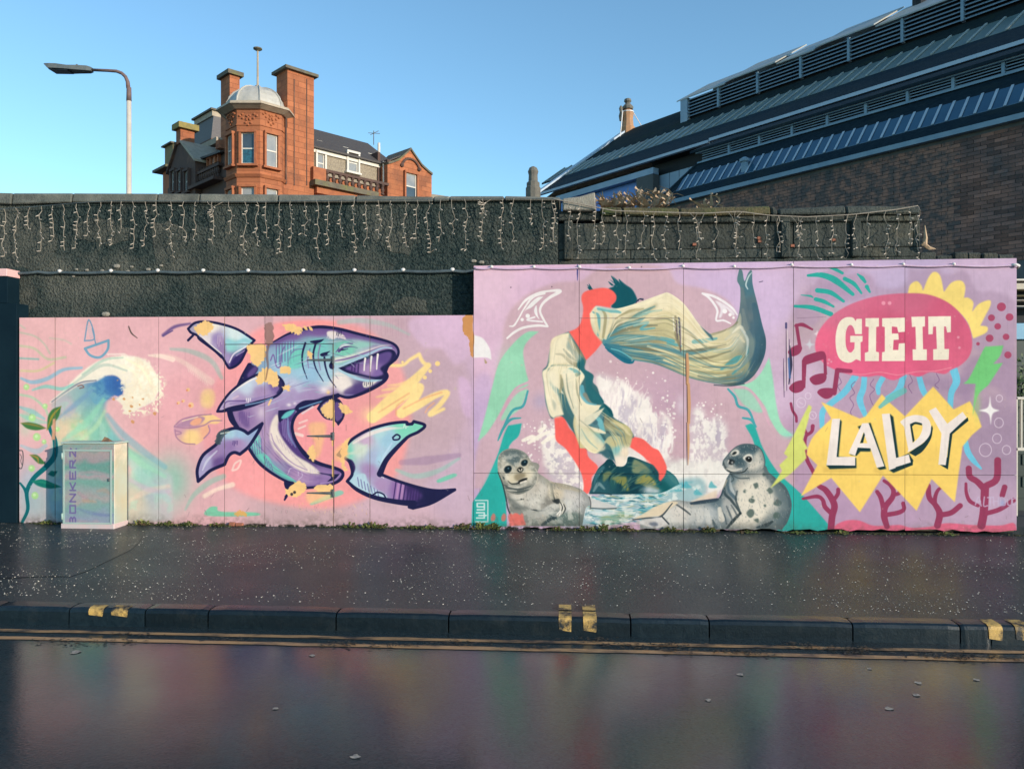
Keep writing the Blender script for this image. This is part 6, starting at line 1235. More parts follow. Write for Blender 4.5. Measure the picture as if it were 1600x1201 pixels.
me = MB().box(xL, xR, yf, WALL_D - .004, 0.0, zT).mesh('body', [M_cab, M_cabside], bevel=.006)
for p in me.polygons: p.material_index = 0 if p.normal.y < -.9 else 1
cab_uv(me); link('body', me, cab)
me = MB().box(at(100, 700, yf).x, at(176, 700, yf).x, yf - .014, yf - .001, at(140, 818, yf).z, at(140, 702, yf).z).mesh('door', [M_cab, M_cabtrim], bevel=.004)
cab_uv(me); door = link('door', me, cab)
dx0, dx1, dz0, dz1 = at(100, 700, yf).x, at(176, 700, yf).x, at(140, 818, yf).z, at(140, 702, yf).z
mb = MB(); w = .018; y0, y1 = yf - .021, yf - .0145
mb.box(dx0, dx1, y0, y1, dz1 - w, dz1).box(dx0, dx1, y0, y1, dz0, dz0 + w).box(dx0, dx0 + w, y0, y1, dz0 + w + .0005, dz1 - w - .0005).box(dx1 - w, dx1, y0, y1, dz0 + w + .0005, dz1 - w - .0005)
mb.build('door_frame', M_cabtrim, door)
p = at(172, 749, yf); MB().box(p.x - .009, p.x + .009, yf - .03, yf - .0215, p.z - .018, p.z + .018).build('lock', M_iron, door, bevel=.003)
for py in (712, 806): q = at(99, py, yf); MB().tube([(q.x, yf - .02, q.z - .035), (q.x, yf - .02, q.z + .035)], .011, 8).build('hinge', M_cabtrim, door, smooth=True)
MB().box(xL - .012, xR + .012, yf - .012, WALL_D - .004, zT + .001, zT + .022).build('lid', M_cabtrim, cab, bevel=.005)
MB().box(xL - .004, xR + .004, yf - .018, WALL_D - .004, -.01, .055).build('plinth', material('cabinet_plinth_paint', (.60, .44, .44), (.52, .46, .46), 6, .6), cab, bevel=.006)
MB().box(xR - .001, xR + .004, WALL_D - .02, WALL_D - .003, .05, zT).build('back_flange', M_iron, cab)
c = at(167, 688, yf + .1); zc = zT + .022
tag(MB().add([(c.x - .05, yf + .07, zc), (c.x + .05, yf + .06, zc), (c.x + .055, yf + .13, zc), (c.x - .045, yf + .14, zc), (c.x - .02, yf + .09, zc + .055), (c.x + .01, yf + .11, zc + .04)], [(0, 3, 2, 1), (0, 1, 5, 4), (1, 2, 5), (2, 3, 4, 5), (3, 0, 4)]).build('stone_lump', material('brown_stone', (.20, .12, .07), (.13, .08, .05), 20, .9)), 'small brown lump of stone lying on top of the cabinet', 'stone')
for k, (px, w) in enumerate(((358, .035), (370, .045))):
    p = at_ground(px, 823.5); tag(MB().box(p.x - w, p.x + w, WALL_D - .05, WALL_D - .012, .0, .045 - .008 * k).build('brick_fragment', M_brickbit, bevel=.008), ('taller broken red brick end under the boarded door', 'lower wider broken red brick end under the boarded door')[k], 'brick', 'brick ends under the hoarding')

# ------------------------------------------------------------------ icicle fairy lights along the coping
def strand(px, y0, y1, seed, parent, Yf, kink=0.0, px_top=None):
    rr = random.Random(seed); a, b = at(px if px_top is None else px_top, y0, Yf), at(px + kink, y1, Yf)
    n = max(5, int((a.z - b.z) / .05)); P = []
    for k in range(n + 1):
        t = k / n; p = a.lerp(b, t if px_top is None else min(1, t * 1.0)); amp = .016 * (1 if 0 < k else 0)
        if px_top is not None: p.x = a.x + (b.x - a.x) * min(1, t * 2.6)
        P.append(p + Vector((rr.uniform(-amp, amp) + .012 * math.sin(t * 7 + seed), rr.uniform(-.02, .012), 0)))
    if rr.random() < .45: P.append(P[-1] + Vector((rr.choice((-1, 1)) * rr.uniform(.02, .04), 0, rr.uniform(-.005, .03))))
    mb = MB().tube(P, .0033, 4)
    o = mb.build('light_strand', M_wire, parent)
    mb = MB()
    for k in range(1, len(P)):
        if rr.random() < .72:
            q = P[k]; d = Vector((rr.choice((-1, 1)) * rr.uniform(.6, 1), -.5, rr.uniform(-.7, .2))).normalized()
            mb.tube([q, q + d * .016, q + d * .034, q + d * .040], [.003, .0052, .006, .002], 5)
    if mb.v: tag(mb.build('bulb', M_bulb, o, smooth=True), kind='stuff')
ls = empty('fairy_lights', (-3, WALL_Y - .06, 3.5), 'string of icicle fairy lights hung along the plain roughcast wall', 'fairy lights', 'icicle fairy light strings')
YL = WALL_Y - .075
left = [(x / 5.223, 270 + b / 5.223) for x, b in zip((38, 130, 235, 335, 430, 522, 625, 718, 812, 908, 992, 1092, 1190, 1270, 1392, 1497), (680, 720, 460, 640, 555, 635, 615, 515, 605, 580, 485, 615, 590, 515, 680, 560))]
left += [(290 + x / 5, 290 + b / 5) for x, b in zip((75, 215, 348, 468, 555, 620, 732, 825, 940, 1030, 1115, 1212, 1315, 1410, 1512), (420, 460, 385, 530, 465, 405, 525, 475, 385, 560, 455, 405, 520, 475, 420))]
left += [(600 + x / 5.333, 290 + b / 5.333) for x, b in zip((62, 172, 270, 367, 472, 570, 678, 820, 980, 1075, 1222, 1325, 1412), (545, 510, 440, 555, 470, 400, 530, 465, 515, 470, 315, 520, 470))]
def top_left(x): return float(np.interp(x, [-100, 0, 60, 110, 170, 400, 800, 880], [329, 327, 323, 318.5, 314.5, 315.5, 310.5, 311]))
for k, (x, yb) in enumerate(left): strand(x, top_left(x), yb, 100 + k, ls, YL, rnd.uniform(-1.5, 1.5))
for k, (x, xt) in enumerate(((331, 326), (333, 349), (753, 745.5), (756, 765.5))): strand(x, top_left(xt), 335, 300 + k, ls, YL - .01, 0, px_top=xt)
MB().tube([at(x, top_left(x) - .5, YL) for x in range(-60, 880, 12)], .0045, 5).build('lead_wire', M_cable, ls, smooth=True)
rs = empty('fairy_lights', (4, WALL_Y - .15, 3.3), 'string of icicle fairy lights sagging across the mossy stone wall', 'fairy lights', 'icicle fairy light strings')
YR = WALL_Y - .13
right = [(860 + x / 4.21, 290 + b / 4.21) for x, b in zip((28, 122, 188, 295, 345, 435, 497, 612, 680, 758, 848, 968, 1092, 1218, 1335, 1424, 1503), (370, 365, 480, 415, 390, 480, 460, 410, 480, 475, 420, 490, 425, 475, 405, 490, 435))]
right += [(1200 + x / 4.0, 160 + b / 4.0) for x, b in zip((66, 190, 308, 398, 490, 545, 628, 740, 808, 885, 936), (935, 985, 985, 945, 975, 910, 905, 970, 930, 885, 970))]
def top_right(x): return float(np.interp(x, [860, 885, 930, 960, 1030, 1100, 1155, 1200, 1260, 1330, 1400, 1434], [311, 315, 324, 330, 332, 334, 331, 337, 339.5, 336, 328, 322]))
for k, (x, yb) in enumerate(right): strand(x, top_right(x), min(yb, 404), 200 + k, rs, YR, rnd.uniform(-2, 2))
for k, (x, xt) in enumerate(((1090, 1079), (1091, 1099), (1150, 1137), (1150, 1158), (1247, 1237), (1249, 1256))): strand(x, top_right(xt), 372, 320 + k, rs, YR - .01, 0, px_top=xt)
MB().tube([at(x, top_right(x) - .5, YR) for x in range(862, 1436, 10)] + [at(1434, 321.5, YR)], .006, 5).build('lead_wire', M_wire, rs, smooth=True)

# ------------------------------------------------------------------ weeds at the foot of the boards, dry ferns on the wall
def tuft(px, w, h, seed, dead=.25):
    rr = random.Random(seed); c = at_ground(px, 829); x0 = c.x; mb = MB(); md = MB()
    for k in range(int(26 + w * 90)):
        x = x0 + rr.gauss(0, w * .42); L = h * rr.uniform(.35, 1.1) * max(.25, 1 - abs(x - x0) / (w * 1.6)); a = rr.uniform(-1.1, 1.1); y = WALL_D - .025 - rr.random() * .06
        tip = Vector((x + math.sin(a) * L, y - rr.uniform(0, .05), max(.012, math.cos(a) * L))); b = Vector((x, y, .002)); m = (b + tip) / 2 + Vector((0, 0, L * .18)); s = rr.uniform(.006, .014)
        t = (md if rr.random() < dead else mb); side = Vector((s, rr.uniform(-s, s), 0))
        t.add([b, m - side, tip, m + side], [(0, 1, 2, 3)])
        if rr.random() < .6: q = m.lerp(tip, .5); t.add([q, q + Vector((s * 1.6, -.01, s)), q + Vector((s * 2.4, -.012, -s * .3)), q + Vector((s * .8, -.006, -s))], [(0, 1, 2, 3)])
    e = empty('weed_tuft', (x0, WALL_D - .05, 0), None, None)
    mb.build('leaf', M_weed, e).__setitem__('kind', 'stuff')
    if md.v: md.build('dead_leaf', M_weedr, e).__setitem__('kind', 'stuff')
    return e
tl = [(38, .10, .07, 'yellow green weeds growing at the foot of the painted kelp'), (196, .09, .10, 'weeds growing up the right side of the street cabinet'), (240, .16, .08, 'spreading weeds on pavement below the painted wave'), (272, .12, .07, 'weeds between the wave painting and the painted cup'), (322, .13, .06, 'low weeds below the painted tail fin near brick ends'), (540, .10, .08, 'weeds below the boarded door edge near the purple tail'), (575, .12, .11, 'tallest weeds below the torn joint of the tail panel'), (590, .10, .09, 'weeds just right of the tail panel joint'),
      (640, .16, .06, 'thin weeds below the purple tail tip'), (670, .10, .07, 'weeds below the lilac boards near the join'), (720, .14, .11, 'bushy weeds where the low and tall hoardings meet'), (752, .10, .12, 'bushy weeds below the small white tag'), (770, .10, .10, 'weeds below the red splashes by the left seal'), (868, .10, .06, 'low weeds below the painted seal with open mouth'), (912, .10, .08, 'weeds below the blue painted water, left tuft'), (940, .12, .10, 'thick weeds below the middle of the painted water'), (975, .12, .09, 'weeds below the white painted ripples'), (1048, .12, .08, 'yellow weeds below the painted seal flippers'), (1104, .09, .09, 'yellow weeds below the body of the spotted seal'), (1160, .10, .05, 'sparse weeds below the chest of the spotted seal'), (1235, .10, .04, 'sparse weeds below the teal painted ground'), (1305, .08, .06, 'small weeds where teal paint meets pink'), (1460, .10, .05, 'small weeds below the maroon painted seaweed')]
for k, (px, w, h, lab) in enumerate(tl): tag(tuft(px, w * 1.15, h * .95, k, .2 + .3 * (k % 3 == 1)), lab, 'weeds', 'weeds along the foot of the boards')
mb = MB(); rr = random.Random(77)
for k in range(2600):
    x = rr.uniform(-6.2, 6.4)
    if math.sin(x * 2.3) + math.sin(x * 5.1 + 1) + rr.uniform(-.9, .9) < 0: continue
    y = WALL_D - .012 - abs(rr.gauss(0, .03)); s = rr.uniform(.005, .014); mb.ball((x, y, s * .4), s, 5, 3, (1.3, 1, .8))
tag(mb.build('moss', material('dark_moss_and_soil', (.018, .022, .012), (.060, .062, .022), 25, .9)), 'dark moss and soil along the foot of the painted boards', 'moss', kind='stuff')
def fern(px0, px1, h, seed, label, n=26):
    rr = random.Random(seed); a, b = at(px0, 322, WALL_Y + .1), at(px1, 322, WALL_Y + .1); c = (a + b) / 2
    e = empty('dry_fern', (c.x, WALL_Y + .1, c.z), label, 'fern', 'dry ferns on top of the old wall'); mbs = MB()
    for k in range(n):
        p = Vector((rr.uniform(a.x, b.x), WALL_Y + rr.uniform(-.02, .22), c.z - .01)); ang = (p.x - c.x) / (b.x - a.x + .01) * 1.8 + rr.uniform(-.5, .5); L = h * rr.uniform(.5, 1.1); Q = []; cur = rr.uniform(-1.2, 1.2)
        for t in range(6): u = t / 5; an = ang + cur * u * u * 1.6; Q.append(p + Vector((math.sin(an) * L * u, -.04 * u, math.cos(an * .8) * L * u)))
        w = rr.uniform(.022, .040)
        for t in range(5):
            s0, s1 = w * (1 - t / 5.5), w * (1 - (t + 1) / 5.5); sd = Vector((.6, -.6, .3)); mbs.add([Q[t] - sd * s0, Q[t] + sd * s0, Q[t + 1] + sd * s1, Q[t + 1] - sd * s1], [(0, 1, 2, 3)])
            if rr.random() < .25: q = Q[t]; sg = rr.choice((-1, 1)); mbs.add([q, q + Vector((sg * w * 1.3, -.01, w * .6)), q + Vector((sg * w * .9, .01, w * 1.4))], [(0, 1, 2)])
    mbs.build('frond', M_fern, e).__setitem__('kind', 'stuff')
fern(943, 998, .19, 5, 'broad clump of brown dry fern on the mossy coping', 60); fern(1004, 1042, .23, 6, 'smaller spiky clump of brown dry fern on the coping', 34); fern(1100, 1120, .17, 8, 'dead upright stalks growing behind the coping below the glass roof strip', 9)
wl = MB(); p = at(1446, 372, WALL_Y - .05)
wl.tube([at(1444, 385, WALL_Y - .05), at(1446, 372, WALL_Y - .05), at(1445, 352, WALL_Y - .05)], [.03, .022, .004], 5).tube([at(1441, 380, WALL_Y - .05), at(1452, 388, WALL_Y - .05), at(1462, 389, WALL_Y - .05)], [.028, .022, .004], 5)
tag(wl.build('dry_root', M_fern), 'pale dry root stub sticking out beyond the end of the lights', 'root')
# ------------------------------------------------------------------ street lamp behind the wall
M_conc = material('pale_concrete_pole', (.58, .52, .44), (.50, .45, .38), 4, .8)
M_rust = material('rusty_bracket', (.20, .12, .10), (.14, .10, .10), 10, .7)
M_lamp = material('grey_lantern_shell', (.10, .12, .12), (.14, .15, .14), 5, .45)
lampY = 20.0
lp = at(201.5, 600, lampY); sc_ = lampY / F_PX
lamp = empty('street_lamp', (lp.x, lampY, 0), 'tall concrete street lamp with curved arm and flat lantern behind the wall', 'street lamp')
zc_ = at(201, 157, lampY).z
MB().tube([(lp.x, lampY, -.1), (lp.x, lampY, zc_)], [.085, .062], 14).build('pole', M_conc, lamp, smooth=True)
MB().tube([(lp.x, lampY, zc_ - .02), (lp.x, lampY, at(201, 137, lampY).z)], [.068, .060], 14).build('collar', M_rust, lamp, smooth=True)
AP = [at(x, y, lampY) for x, y in ((200.5, 138), (199.5, 128), (196, 120), (190, 114.5), (182, 111.5), (168, 110.5), (144, 109.5))]
MB().tube(AP, [.055, .05, .046, .044, .042, .04, .038], 10).build('arm', M_rust, lamp, smooth=True)
def lamp_sec(px, y0, y1, w): a = at(px, y0, lampY); b = at(px, y1, lampY); return [(a.x, lampY - w, b.z), (a.x, lampY + w, b.z), (a.x, lampY + w * .7, a.z), (a.x, lampY - w * .7, a.z)]
mb = MB(); secs = [lamp_sec(144, 106, 112, .07), lamp_sec(138, 104.5, 112.5, .12), lamp_sec(122, 104, 112, .15), lamp_sec(108, 104.5, 111.5, .19), lamp_sec(92, 102.5, 111, .21), lamp_sec(81, 102, 110.5, .20), lamp_sec(72.5, 100.8, 102.6, .12)]
for s in secs: mb.v += s
for i in range(len(secs) - 1):
    for k in range(4): mb.f.append((i * 4 + k, i * 4 + (k + 1) % 4, i * 4 + 4 + (k + 1) % 4, i * 4 + 4 + k))
mb.f += [(3, 2, 1, 0), tuple(len(mb.v) - 4 + k for k in range(4))]
lan = mb.build('lantern', M_lamp, lamp)
a, b = at(110, 111.8, lampY), at(82, 110.9, lampY); MB().hexa([(b.x, lampY - .17, b.z - .02), (a.x, lampY - .15, a.z - .02), (a.x, lampY + .15, a.z - .02), (b.x, lampY + .17, b.z - .02), (b.x, lampY - .17, b.z + .01), (a.x, lampY - .15, a.z + .01), (a.x, lampY + .15, a.z + .01), (b.x, lampY + .17, b.z + .01)]).build('lens', material('lamp_lens', (.03, .04, .05), rough=.15), lan)
c = at(120, 103, lampY); MB().lathe((c.x, lampY, c.z), [(.025, -.02), (.025, .035), (.012, .045)], 8).build('photocell', M_lamp, lan)

# ------------------------------------------------------------------ market hall running back on the right
HH = math.radians(40.874); hd = Vector((-math.sin(HH), math.cos(HH), 0)); he = Vector((math.cos(HH), math.sin(HH), 0)); HT0 = 15.896
def hp(s, t, z): return he * (HT0 + t) + hd * s + Vector((0, 0, z + CAM_H))       # along, into, height above the eye
def hs(px, t): r = Vector(ray(px, 600)); k = (HT0 + t) / r.dot(he); return k * r.dot(hd)
M_slate = material('damp_slate', (.006, .017, .026), (.015, .030, .040), 9, .75, .6, 14, spec=.12, stretch=(1, 1, 3), c3=(.020, .032, .034), scale3=.7, bdist=.03)
M_slate2 = material('mossy_slate', (.008, .018, .020), (.018, .028, .026), 7, .8, .5, 14, spec=.1, c3=(.022, .032, .016), scale3=1.2, bdist=.03)
M_glassb = material('roof_glass', (.020, .075, .135), (.030, .10, .165), 1.2, .12, spec=.8)
M_glassg = material('dusty_roof_glass', (.10, .15, .14), (.16, .20, .18), .9, .32, spec=.5)
M_bar = material('pale_glazing_bar', (.46, .52, .58), (.38, .44, .50), 4, .6, spec=.2)
M_barg = material('greenish_glazing_bar', (.36, .38, .34), (.28, .30, .28), 4, .6)
M_louv = material('grey_louvre', (.15, .23, .30), (.20, .28, .34), 4, .6)
M_gut = material('grey_gutter', (.19, .29, .37), (.26, .36, .43), 3, .6, spec=.2)
M_gutw = material('pale_gutter', (.42, .52, .62), (.50, .58, .66), 3, .6, spec=.2)
M_clad = material('pale_blue_cladding', (.26, .36, .45), (.33, .43, .52), 2, .6)
M_bluepanel = material('blue_panel', (.10, .25, .66), (.12, .28, .70), 1, .4)
M_dark = material('dark_shade', (.010, .014, .018), (.016, .020, .024), 3, .8)  # near-black colour standing for shade under eaves and behind louvres
M_roofw = material('pale_metal_roof', (.30, .33, .33), (.40, .42, .40), 1.5, .5, c3=(.44, .38, .28), scale3=.5)
M_brick = material('old_red_brick', (.13, .082, .074), (.29, .135, .095), 1.3, .85, .5, 70, c3=(.060, .070, .076), scale3=.6, c3_lo=.52, varied=.42, bdist=.01)
M_mortar = material('grey_mortar', (.085, .092, .098), (.13, .13, .128), 6, .9)
hall = empty('market_hall', tuple(he * HT0 + hd * 8), 'long brick market hall with slate and glass roofs and louvred vents', 'market hall')
S0, SG = -1.0, 21.98
LB, LT, L2, TE, TR_ = .22, .577, .825, 1.9, 6.56                  # distances in from the wall face: lower glazing, clerestory, upper eaves, ridge
SA = hs(1097, L2) + .1                                            # far end of the lower aisle
SA0 = hs(1024, 0)
def SAt(t): return SA0 + (SA - SA0) * min(max(t, -.1), L2) / L2   # the aisle's end is raked
def strip(name, mat, s0, s1, ta, za, tb, zb, parent=hall, th=.06):
    o = Vector((0, 0, -th)); rk = abs(s1 - SA) < .2 and ta < 1.0; e0, e1 = (SAt(ta) + s1 - SA, SAt(tb) + s1 - SA) if rk else (s1, s1)
    return MB().prism([hp(s0, ta, za), hp(e0, ta, za), hp(e1, tb, zb), hp(s0, tb, zb)], o).build(name, mat, parent)
# brickwork: joints recessed, bricks proud of the mortar
ZE = 4.94
MB().prism([hp(S0, .012, -CAM_H - .15), hp(SA0, .012, -CAM_H - .15), hp(SA0, .012, ZE - .1), hp(S0, .012, ZE - .1)], he * .4).build('brick_wall', M_mortar, hall)
bw, bh = .225, .065
nv = np.array
def brick_mesh(): 
    mb = MB(); mb.hexa([-hd * bw / 2 - he * 0 + Vector((0, 0, 0)), hd * bw / 2, hd * bw / 2 + he * .03, -hd * bw / 2 + he * .03, -hd * bw / 2 + Vector((0, 0, bh)), hd * bw / 2 + Vector((0, 0, bh)), hd * bw / 2 + he * .03 + Vector((0, 0, bh)), -hd * bw / 2 + he * .03 + Vector((0, 0, bh))])
    return mb.mesh('brick', M_brick)
bmesh_ = brick_mesh(); rest = MB(); shown = []
rr = random.Random(5)
z = .1; row = 0
zlo = 1.0
rows_ = int((ZE - .12 - zlo) / (bh + .010))
wb = bpy.data.objects.get('brick_wall')
for j in range(rows_):
    zb_ = zlo + j * (bh + .010); s = 4.6 + (.117 if j % 2 else 0)
    while s < SA0 - .15:
        P = hp(s, 0, zb_); fw = (-SN * P.x + CS * P.y); u = CX + F_PX * (CS * P.x + SN * P.y) / fw; v = CY - F_PX * (zb_) / fw
        if u > 1012 and v < 412: shown.append((fw, s, zb_))
        s += bw + .010
shown.sort()
for i, (fw, s, zb_) in enumerate(shown):
    dp = rr.uniform(-.006, .005)
    if i < 300:
        o = link('brick', bmesh_, wb, tuple(hp(s, dp, zb_)))
    else:
        p = hp(s, dp, zb_); a, b = p - hd * bw / 2, p + hd * bw / 2; n0 = len(rest.v); up = Vector((0, 0, bh))
        rest.v += [tuple(a), tuple(b), tuple(b + up), tuple(a + up), tuple(a + he * .03), tuple(b + he * .03), tuple(b + up + he * .03), tuple(a + up + he * .03)]
        rest.f += [tuple(n0 + k for k in q) for q in ((0, 1, 2, 3), (1, 5, 6, 2), (4, 0, 3, 7), (3, 2, 6, 7), (4, 5, 1, 0))]
tag(rest.build('brickwork', material('old_red_brick_far', (.115, .086, .078), (.34, .165, .115), 6.0, .85, .4, 60, c3=(.058, .070, .076), scale3=.6, c3_lo=.52, bdist=.01, lo=.42, hi=.60), wb), kind='stuff')
# lower roof, steep, with a glazed band
tp = 1.29
def lz(t): return ZE + tp * t
strip('gutter', M_gut, S0, SA + .1, -.14, ZE - .02, .0, ZE - .02, th=.10); strip('slate_band', M_slate, S0, SA, -.03, lz(-.03) + .02, LB, lz(LB)); strip('slate_band', M_slate, S0, SA, LT + .004, lz(LT + .004), L2 + .03, lz(L2 + .03))
gb = strip('glazing', M_glassb, S0, hs(1056, LB), LB + .004, lz(LB + .004) + .01, LT, lz(LT) + .01); strip('slate_band', M_slate, hs(1056, LB) + .004, SA, LB + .004, lz(LB + .004), LT, lz(LT))
s = hs(1062, LB); ds = (hs(1062, LB) - hs(1570, LB)) / 30.0
while s > S0 + .3:
    MB().prism([hp(s - .027, LB - .01, lz(LB) + .012), hp(s + .027, LB - .01, lz(LB) + .012), hp(s + .027, LT + .01, lz(LT) + .025), hp(s - .027, LT + .01, lz(LT) + .025)], (0, -.006, .012)).build('glazing_bar', M_bar, gb); s -= ds
vp_ = hp(hs(1164, .35), .34, lz(.34)); MB().lathe(vp_, [(.09, -.2), (.09, .16), (.13, .18), (.13, .25), (.04, .30)], 12).build('roof_vent', M_gut, hall)
zb2, zt2 = lz(L2), 6.34
def louvres(s0, s1, t, z0, z1, n, bays, mat, post, cm):
    ed = [s0 + (s1 - s0) * i / bays for i in range(bays + 1)]
    MB().prism([hp(s0, t + .12, z0), hp(s1, t + .12, z0), hp(s1, t + .12, z1), hp(s0, t + .12, z1)], he * .1).build('louvre_back', M_dark, hall)
    for i in range(bays):
        o = MB().prism([hp(ed[i] + .01, t - .02, z0), hp(ed[i] + .01 + post, t - .02, z0), hp(ed[i] + .01 + post, t - .02, z1), hp(ed[i] + .01, t - .02, z1)], he * .13).build('louvre_post', cm, hall)
        for k in range(n):
            za = z0 + (z1 - z0) * (k + .2) / n; h_ = (z1 - z0) / n * .55; w_ = rr.uniform(-.006, .006)
            MB().prism([hp(ed[i] + post, t, za + w_), hp(ed[i + 1], t, za - w_), hp(ed[i + 1], t + .09, za + h_), hp(ed[i] + post, t + .09, za + h_)], (0, 0, .022)).build('louvre_slat', mat, o)
louvres(1.5, hs(1097, L2), L2, zb2 + .05, zt2 - .04, 4, 13, M_louv, .06, M_gut)
strip('louvre_rail', M_gut, S0, SA, L2 - .07, zt2 + .02, L2 + .1, zt2 + .03, th=.07); strip('louvre_rail', M_gut, S0, SA, L2 - .04, zb2 + .05, L2 + .06, zb2 + .06, th=.04)
strip('slate_band', M_slate, S0, SA + .1, L2 - .12, zt2 + .035, TE - .03, 6.92); strip('eaves_gutter', M_gutw, S0, hs(1112, TE), TE - .13, 7.0, TE + .01, 7.0, th=.085)
# upper roof
def uz(t): return 6.99 + .70 * (t - TE)
U1, U2, U3 = 3.09, 4.10, 4.90
sg_ = hs(862, 3.6)
strip('slate_band', M_slate, S0, SG, TE - .03, uz(TE - .03), U1, uz(U1)); gg = strip('glazing', M_glassg, S0, sg_, U1 + .004, uz(U1 + .004) + .01, U2, uz(U2) + .01); strip('slate_band', M_slate, sg_ + .004, SG, U1 + .004, uz(U1 + .004), U2, uz(U2))
strip('slate_band', M_slate2, S0, SG, U2 + .004, uz(U2 + .004), U3 + .05, uz(U3 + .05)); strip('slate_band', M_slate2, hs(1066, U3), SG, U3 + .055, uz(U3 + .055), TR_, uz(TR_))
s = sg_ - .2; ds = .40
while s > S0 + .3:
    MB().prism([hp(s - .025, U1 - .01, uz(U1) + .012), hp(s + .025, U1 - .01, uz(U1) + .012), hp(s + .025, U2 + .01, uz(U2) + .018), hp(s - .025, U2 + .01, uz(U2) + .018)], (0, 0, .035)).build('glazing_bar', M_barg, gg); s -= ds
MB().prism([hp(S0, TR_, uz(TR_) - .02), hp(SG, TR_, uz(TR_) - .02), hp(SG, TR_ + 4.6, 7.0), hp(S0, TR_ + 4.6, 7.0)], (0, 0, -.06)).build('far_slope', M_slate, hall)
MB().prism([hp(SG - .2, TE - .08, uz(TE - .08) + .02), hp(SG + .04, TE - .08, uz(TE - .08) + .02), hp(SG + .04, TR_, uz(TR_) + .02), hp(SG - .2, TR_, uz(TR_) + .02)], (0, 0, .08)).build('verge', M_gutw, hall)
strip('upper_eaves', M_gutw, hs(1112, TE) + .03, SG, TE - .14, 6.96, TE - .02, 6.96, th=.08)
MB().prism([hp(SG - .2, TE + .25, -1.6), hp(SG - .2, TR_ + 4.4, -1.6), hp(SG - .2, TR_ + 4.4, 6.8), hp(SG - .2, TR_, uz(TR_) - .2), hp(SG - .2, TE + .25, 6.8)], hd * .15).build('gable_wall', M_mortar, hall)
louvres(1.0, hs(1068, U3), U3, uz(U3) + .08, 9.84, 6, 11, M_louv, .07, M_gut)
sm = hs(1066, U3)
MB().prism([hp(sm - .25, U3 - .05, uz(U3 - .05)), hp(sm + .04, U3 - .05, uz(U3 - .05)), hp(sm + .04, U3 - .05, 9.86), hp(sm - .25, U3 - .05, 9.86)], he * .25).build('corner_post', M_clad, hall)
for a, b, dz in ((S0, 10.8, 0), (10.84, 12.6, .07), (12.64, 13.9, 0), (13.94, 15.8, .07), (15.84, sm + .2, 0)):
    strip('monitor_roof', M_roofw, a, b, U3 - .06, 9.86 + dz, TR_, 10.86 + dz, th=.04)
MB().prism([hp(S0, TR_, 9.8), hp(sm, TR_, 9.8), hp(sm, TR_, 10.78), hp(S0, TR_, 10.78)], he * .1).build('monitor_back', M_clad, hall)
c = hp(hs(1440, TR_), TR_ - .1, 10.9); MB().lathe(c, [(.2, -.5), (.2, .3), (.14, .35), (.05, .55)], 10).build('ridge_vent', M_dark, hall)
# wall under the upper eaves, beyond the aisle; eave shade painted into its colour
WQ = TE + .3
MB().prism([hp(SA + .1, WQ, -1.6), hp(SG - .25, WQ, -1.6), hp(SG - .25, WQ, 6.85), hp(SA + .1, WQ, 6.85)], he * .12).build('upper_wall', M_dark, hall)
zq = lambda px, py, t: (ray(px, py)[2] / Vector(ray(px, py)).dot(he)) * (HT0 + t)
s1, s0 = hs(1026, WQ), hs(1096, WQ); s_ = s0
while s_ < s1:
    MB().prism([hp(s_ + .01, WQ - .1, -1.5), hp(min(s_ + .38, s1) - .01, WQ - .1, -1.5), hp(min(s_ + .38, s1) - .01, WQ - .1, 6.45), hp(s_ + .01, WQ - .1, 6.45)], he * .08).build('cladding_sheet', M_clad, hall); s_ += .38
b0, b1 = hs(1024, WQ - .3), hs(872, WQ - .3)
zbm = zq(1000, 276, WQ - .4); MB().prism([hp(b0, WQ - .4, zbm - .02), hp(b1, WQ - .4, zbm - .02), hp(b1, WQ - .4, zbm + .17), hp(b0, WQ - .4, zbm + .17)], he * .25).build('canopy_beam', M_clad, hall)
MB().prism([hp(hs(995, WQ - .2), WQ - .15, -1.5), hp(b1, WQ - .15, -1.5), hp(b1, WQ - .15, zbm - .03), hp(hs(995, WQ - .2), WQ - .15, zbm - .03)], he * .06).build('blue_panel', M_bluepanel, hall)
MB().prism([hp(hs(1022, WQ - .4), WQ - .45, -1.5), hp(hs(996, WQ - .4), WQ - .45, -1.5), hp(hs(996, WQ - .4), WQ - .45, zbm - .05), hp(hs(1022, WQ - .4), WQ - .45, zbm - .05)], he * .3).build('pillar', material('grey_pillar', (.075, .082, .080), (.10, .10, .095), 2, .8), hall)
MB().prism([hp(SA0 + .02, -.03, lz(-.03) + .05), hp(SA0 + .10, -.03, lz(-.03) + .05), hp(SA + .10, L2, lz(L2) + .05), hp(SA + .02, L2, lz(L2) + .05)], (0, 0, -.2)).build('aisle_verge', M_slate, hall)
MB().prism([hp(SA0 + .01, .03, -1.6), hp(SA + .01, WQ - .12, -1.6), hp(SA + .01, WQ - .12, lz(L2)), hp(SA + .01, L2, lz(L2) - .05), hp(SA0 + .01, .03, ZE - .05)], hd * .06).build('aisle_end_wall', M_dark, hall)
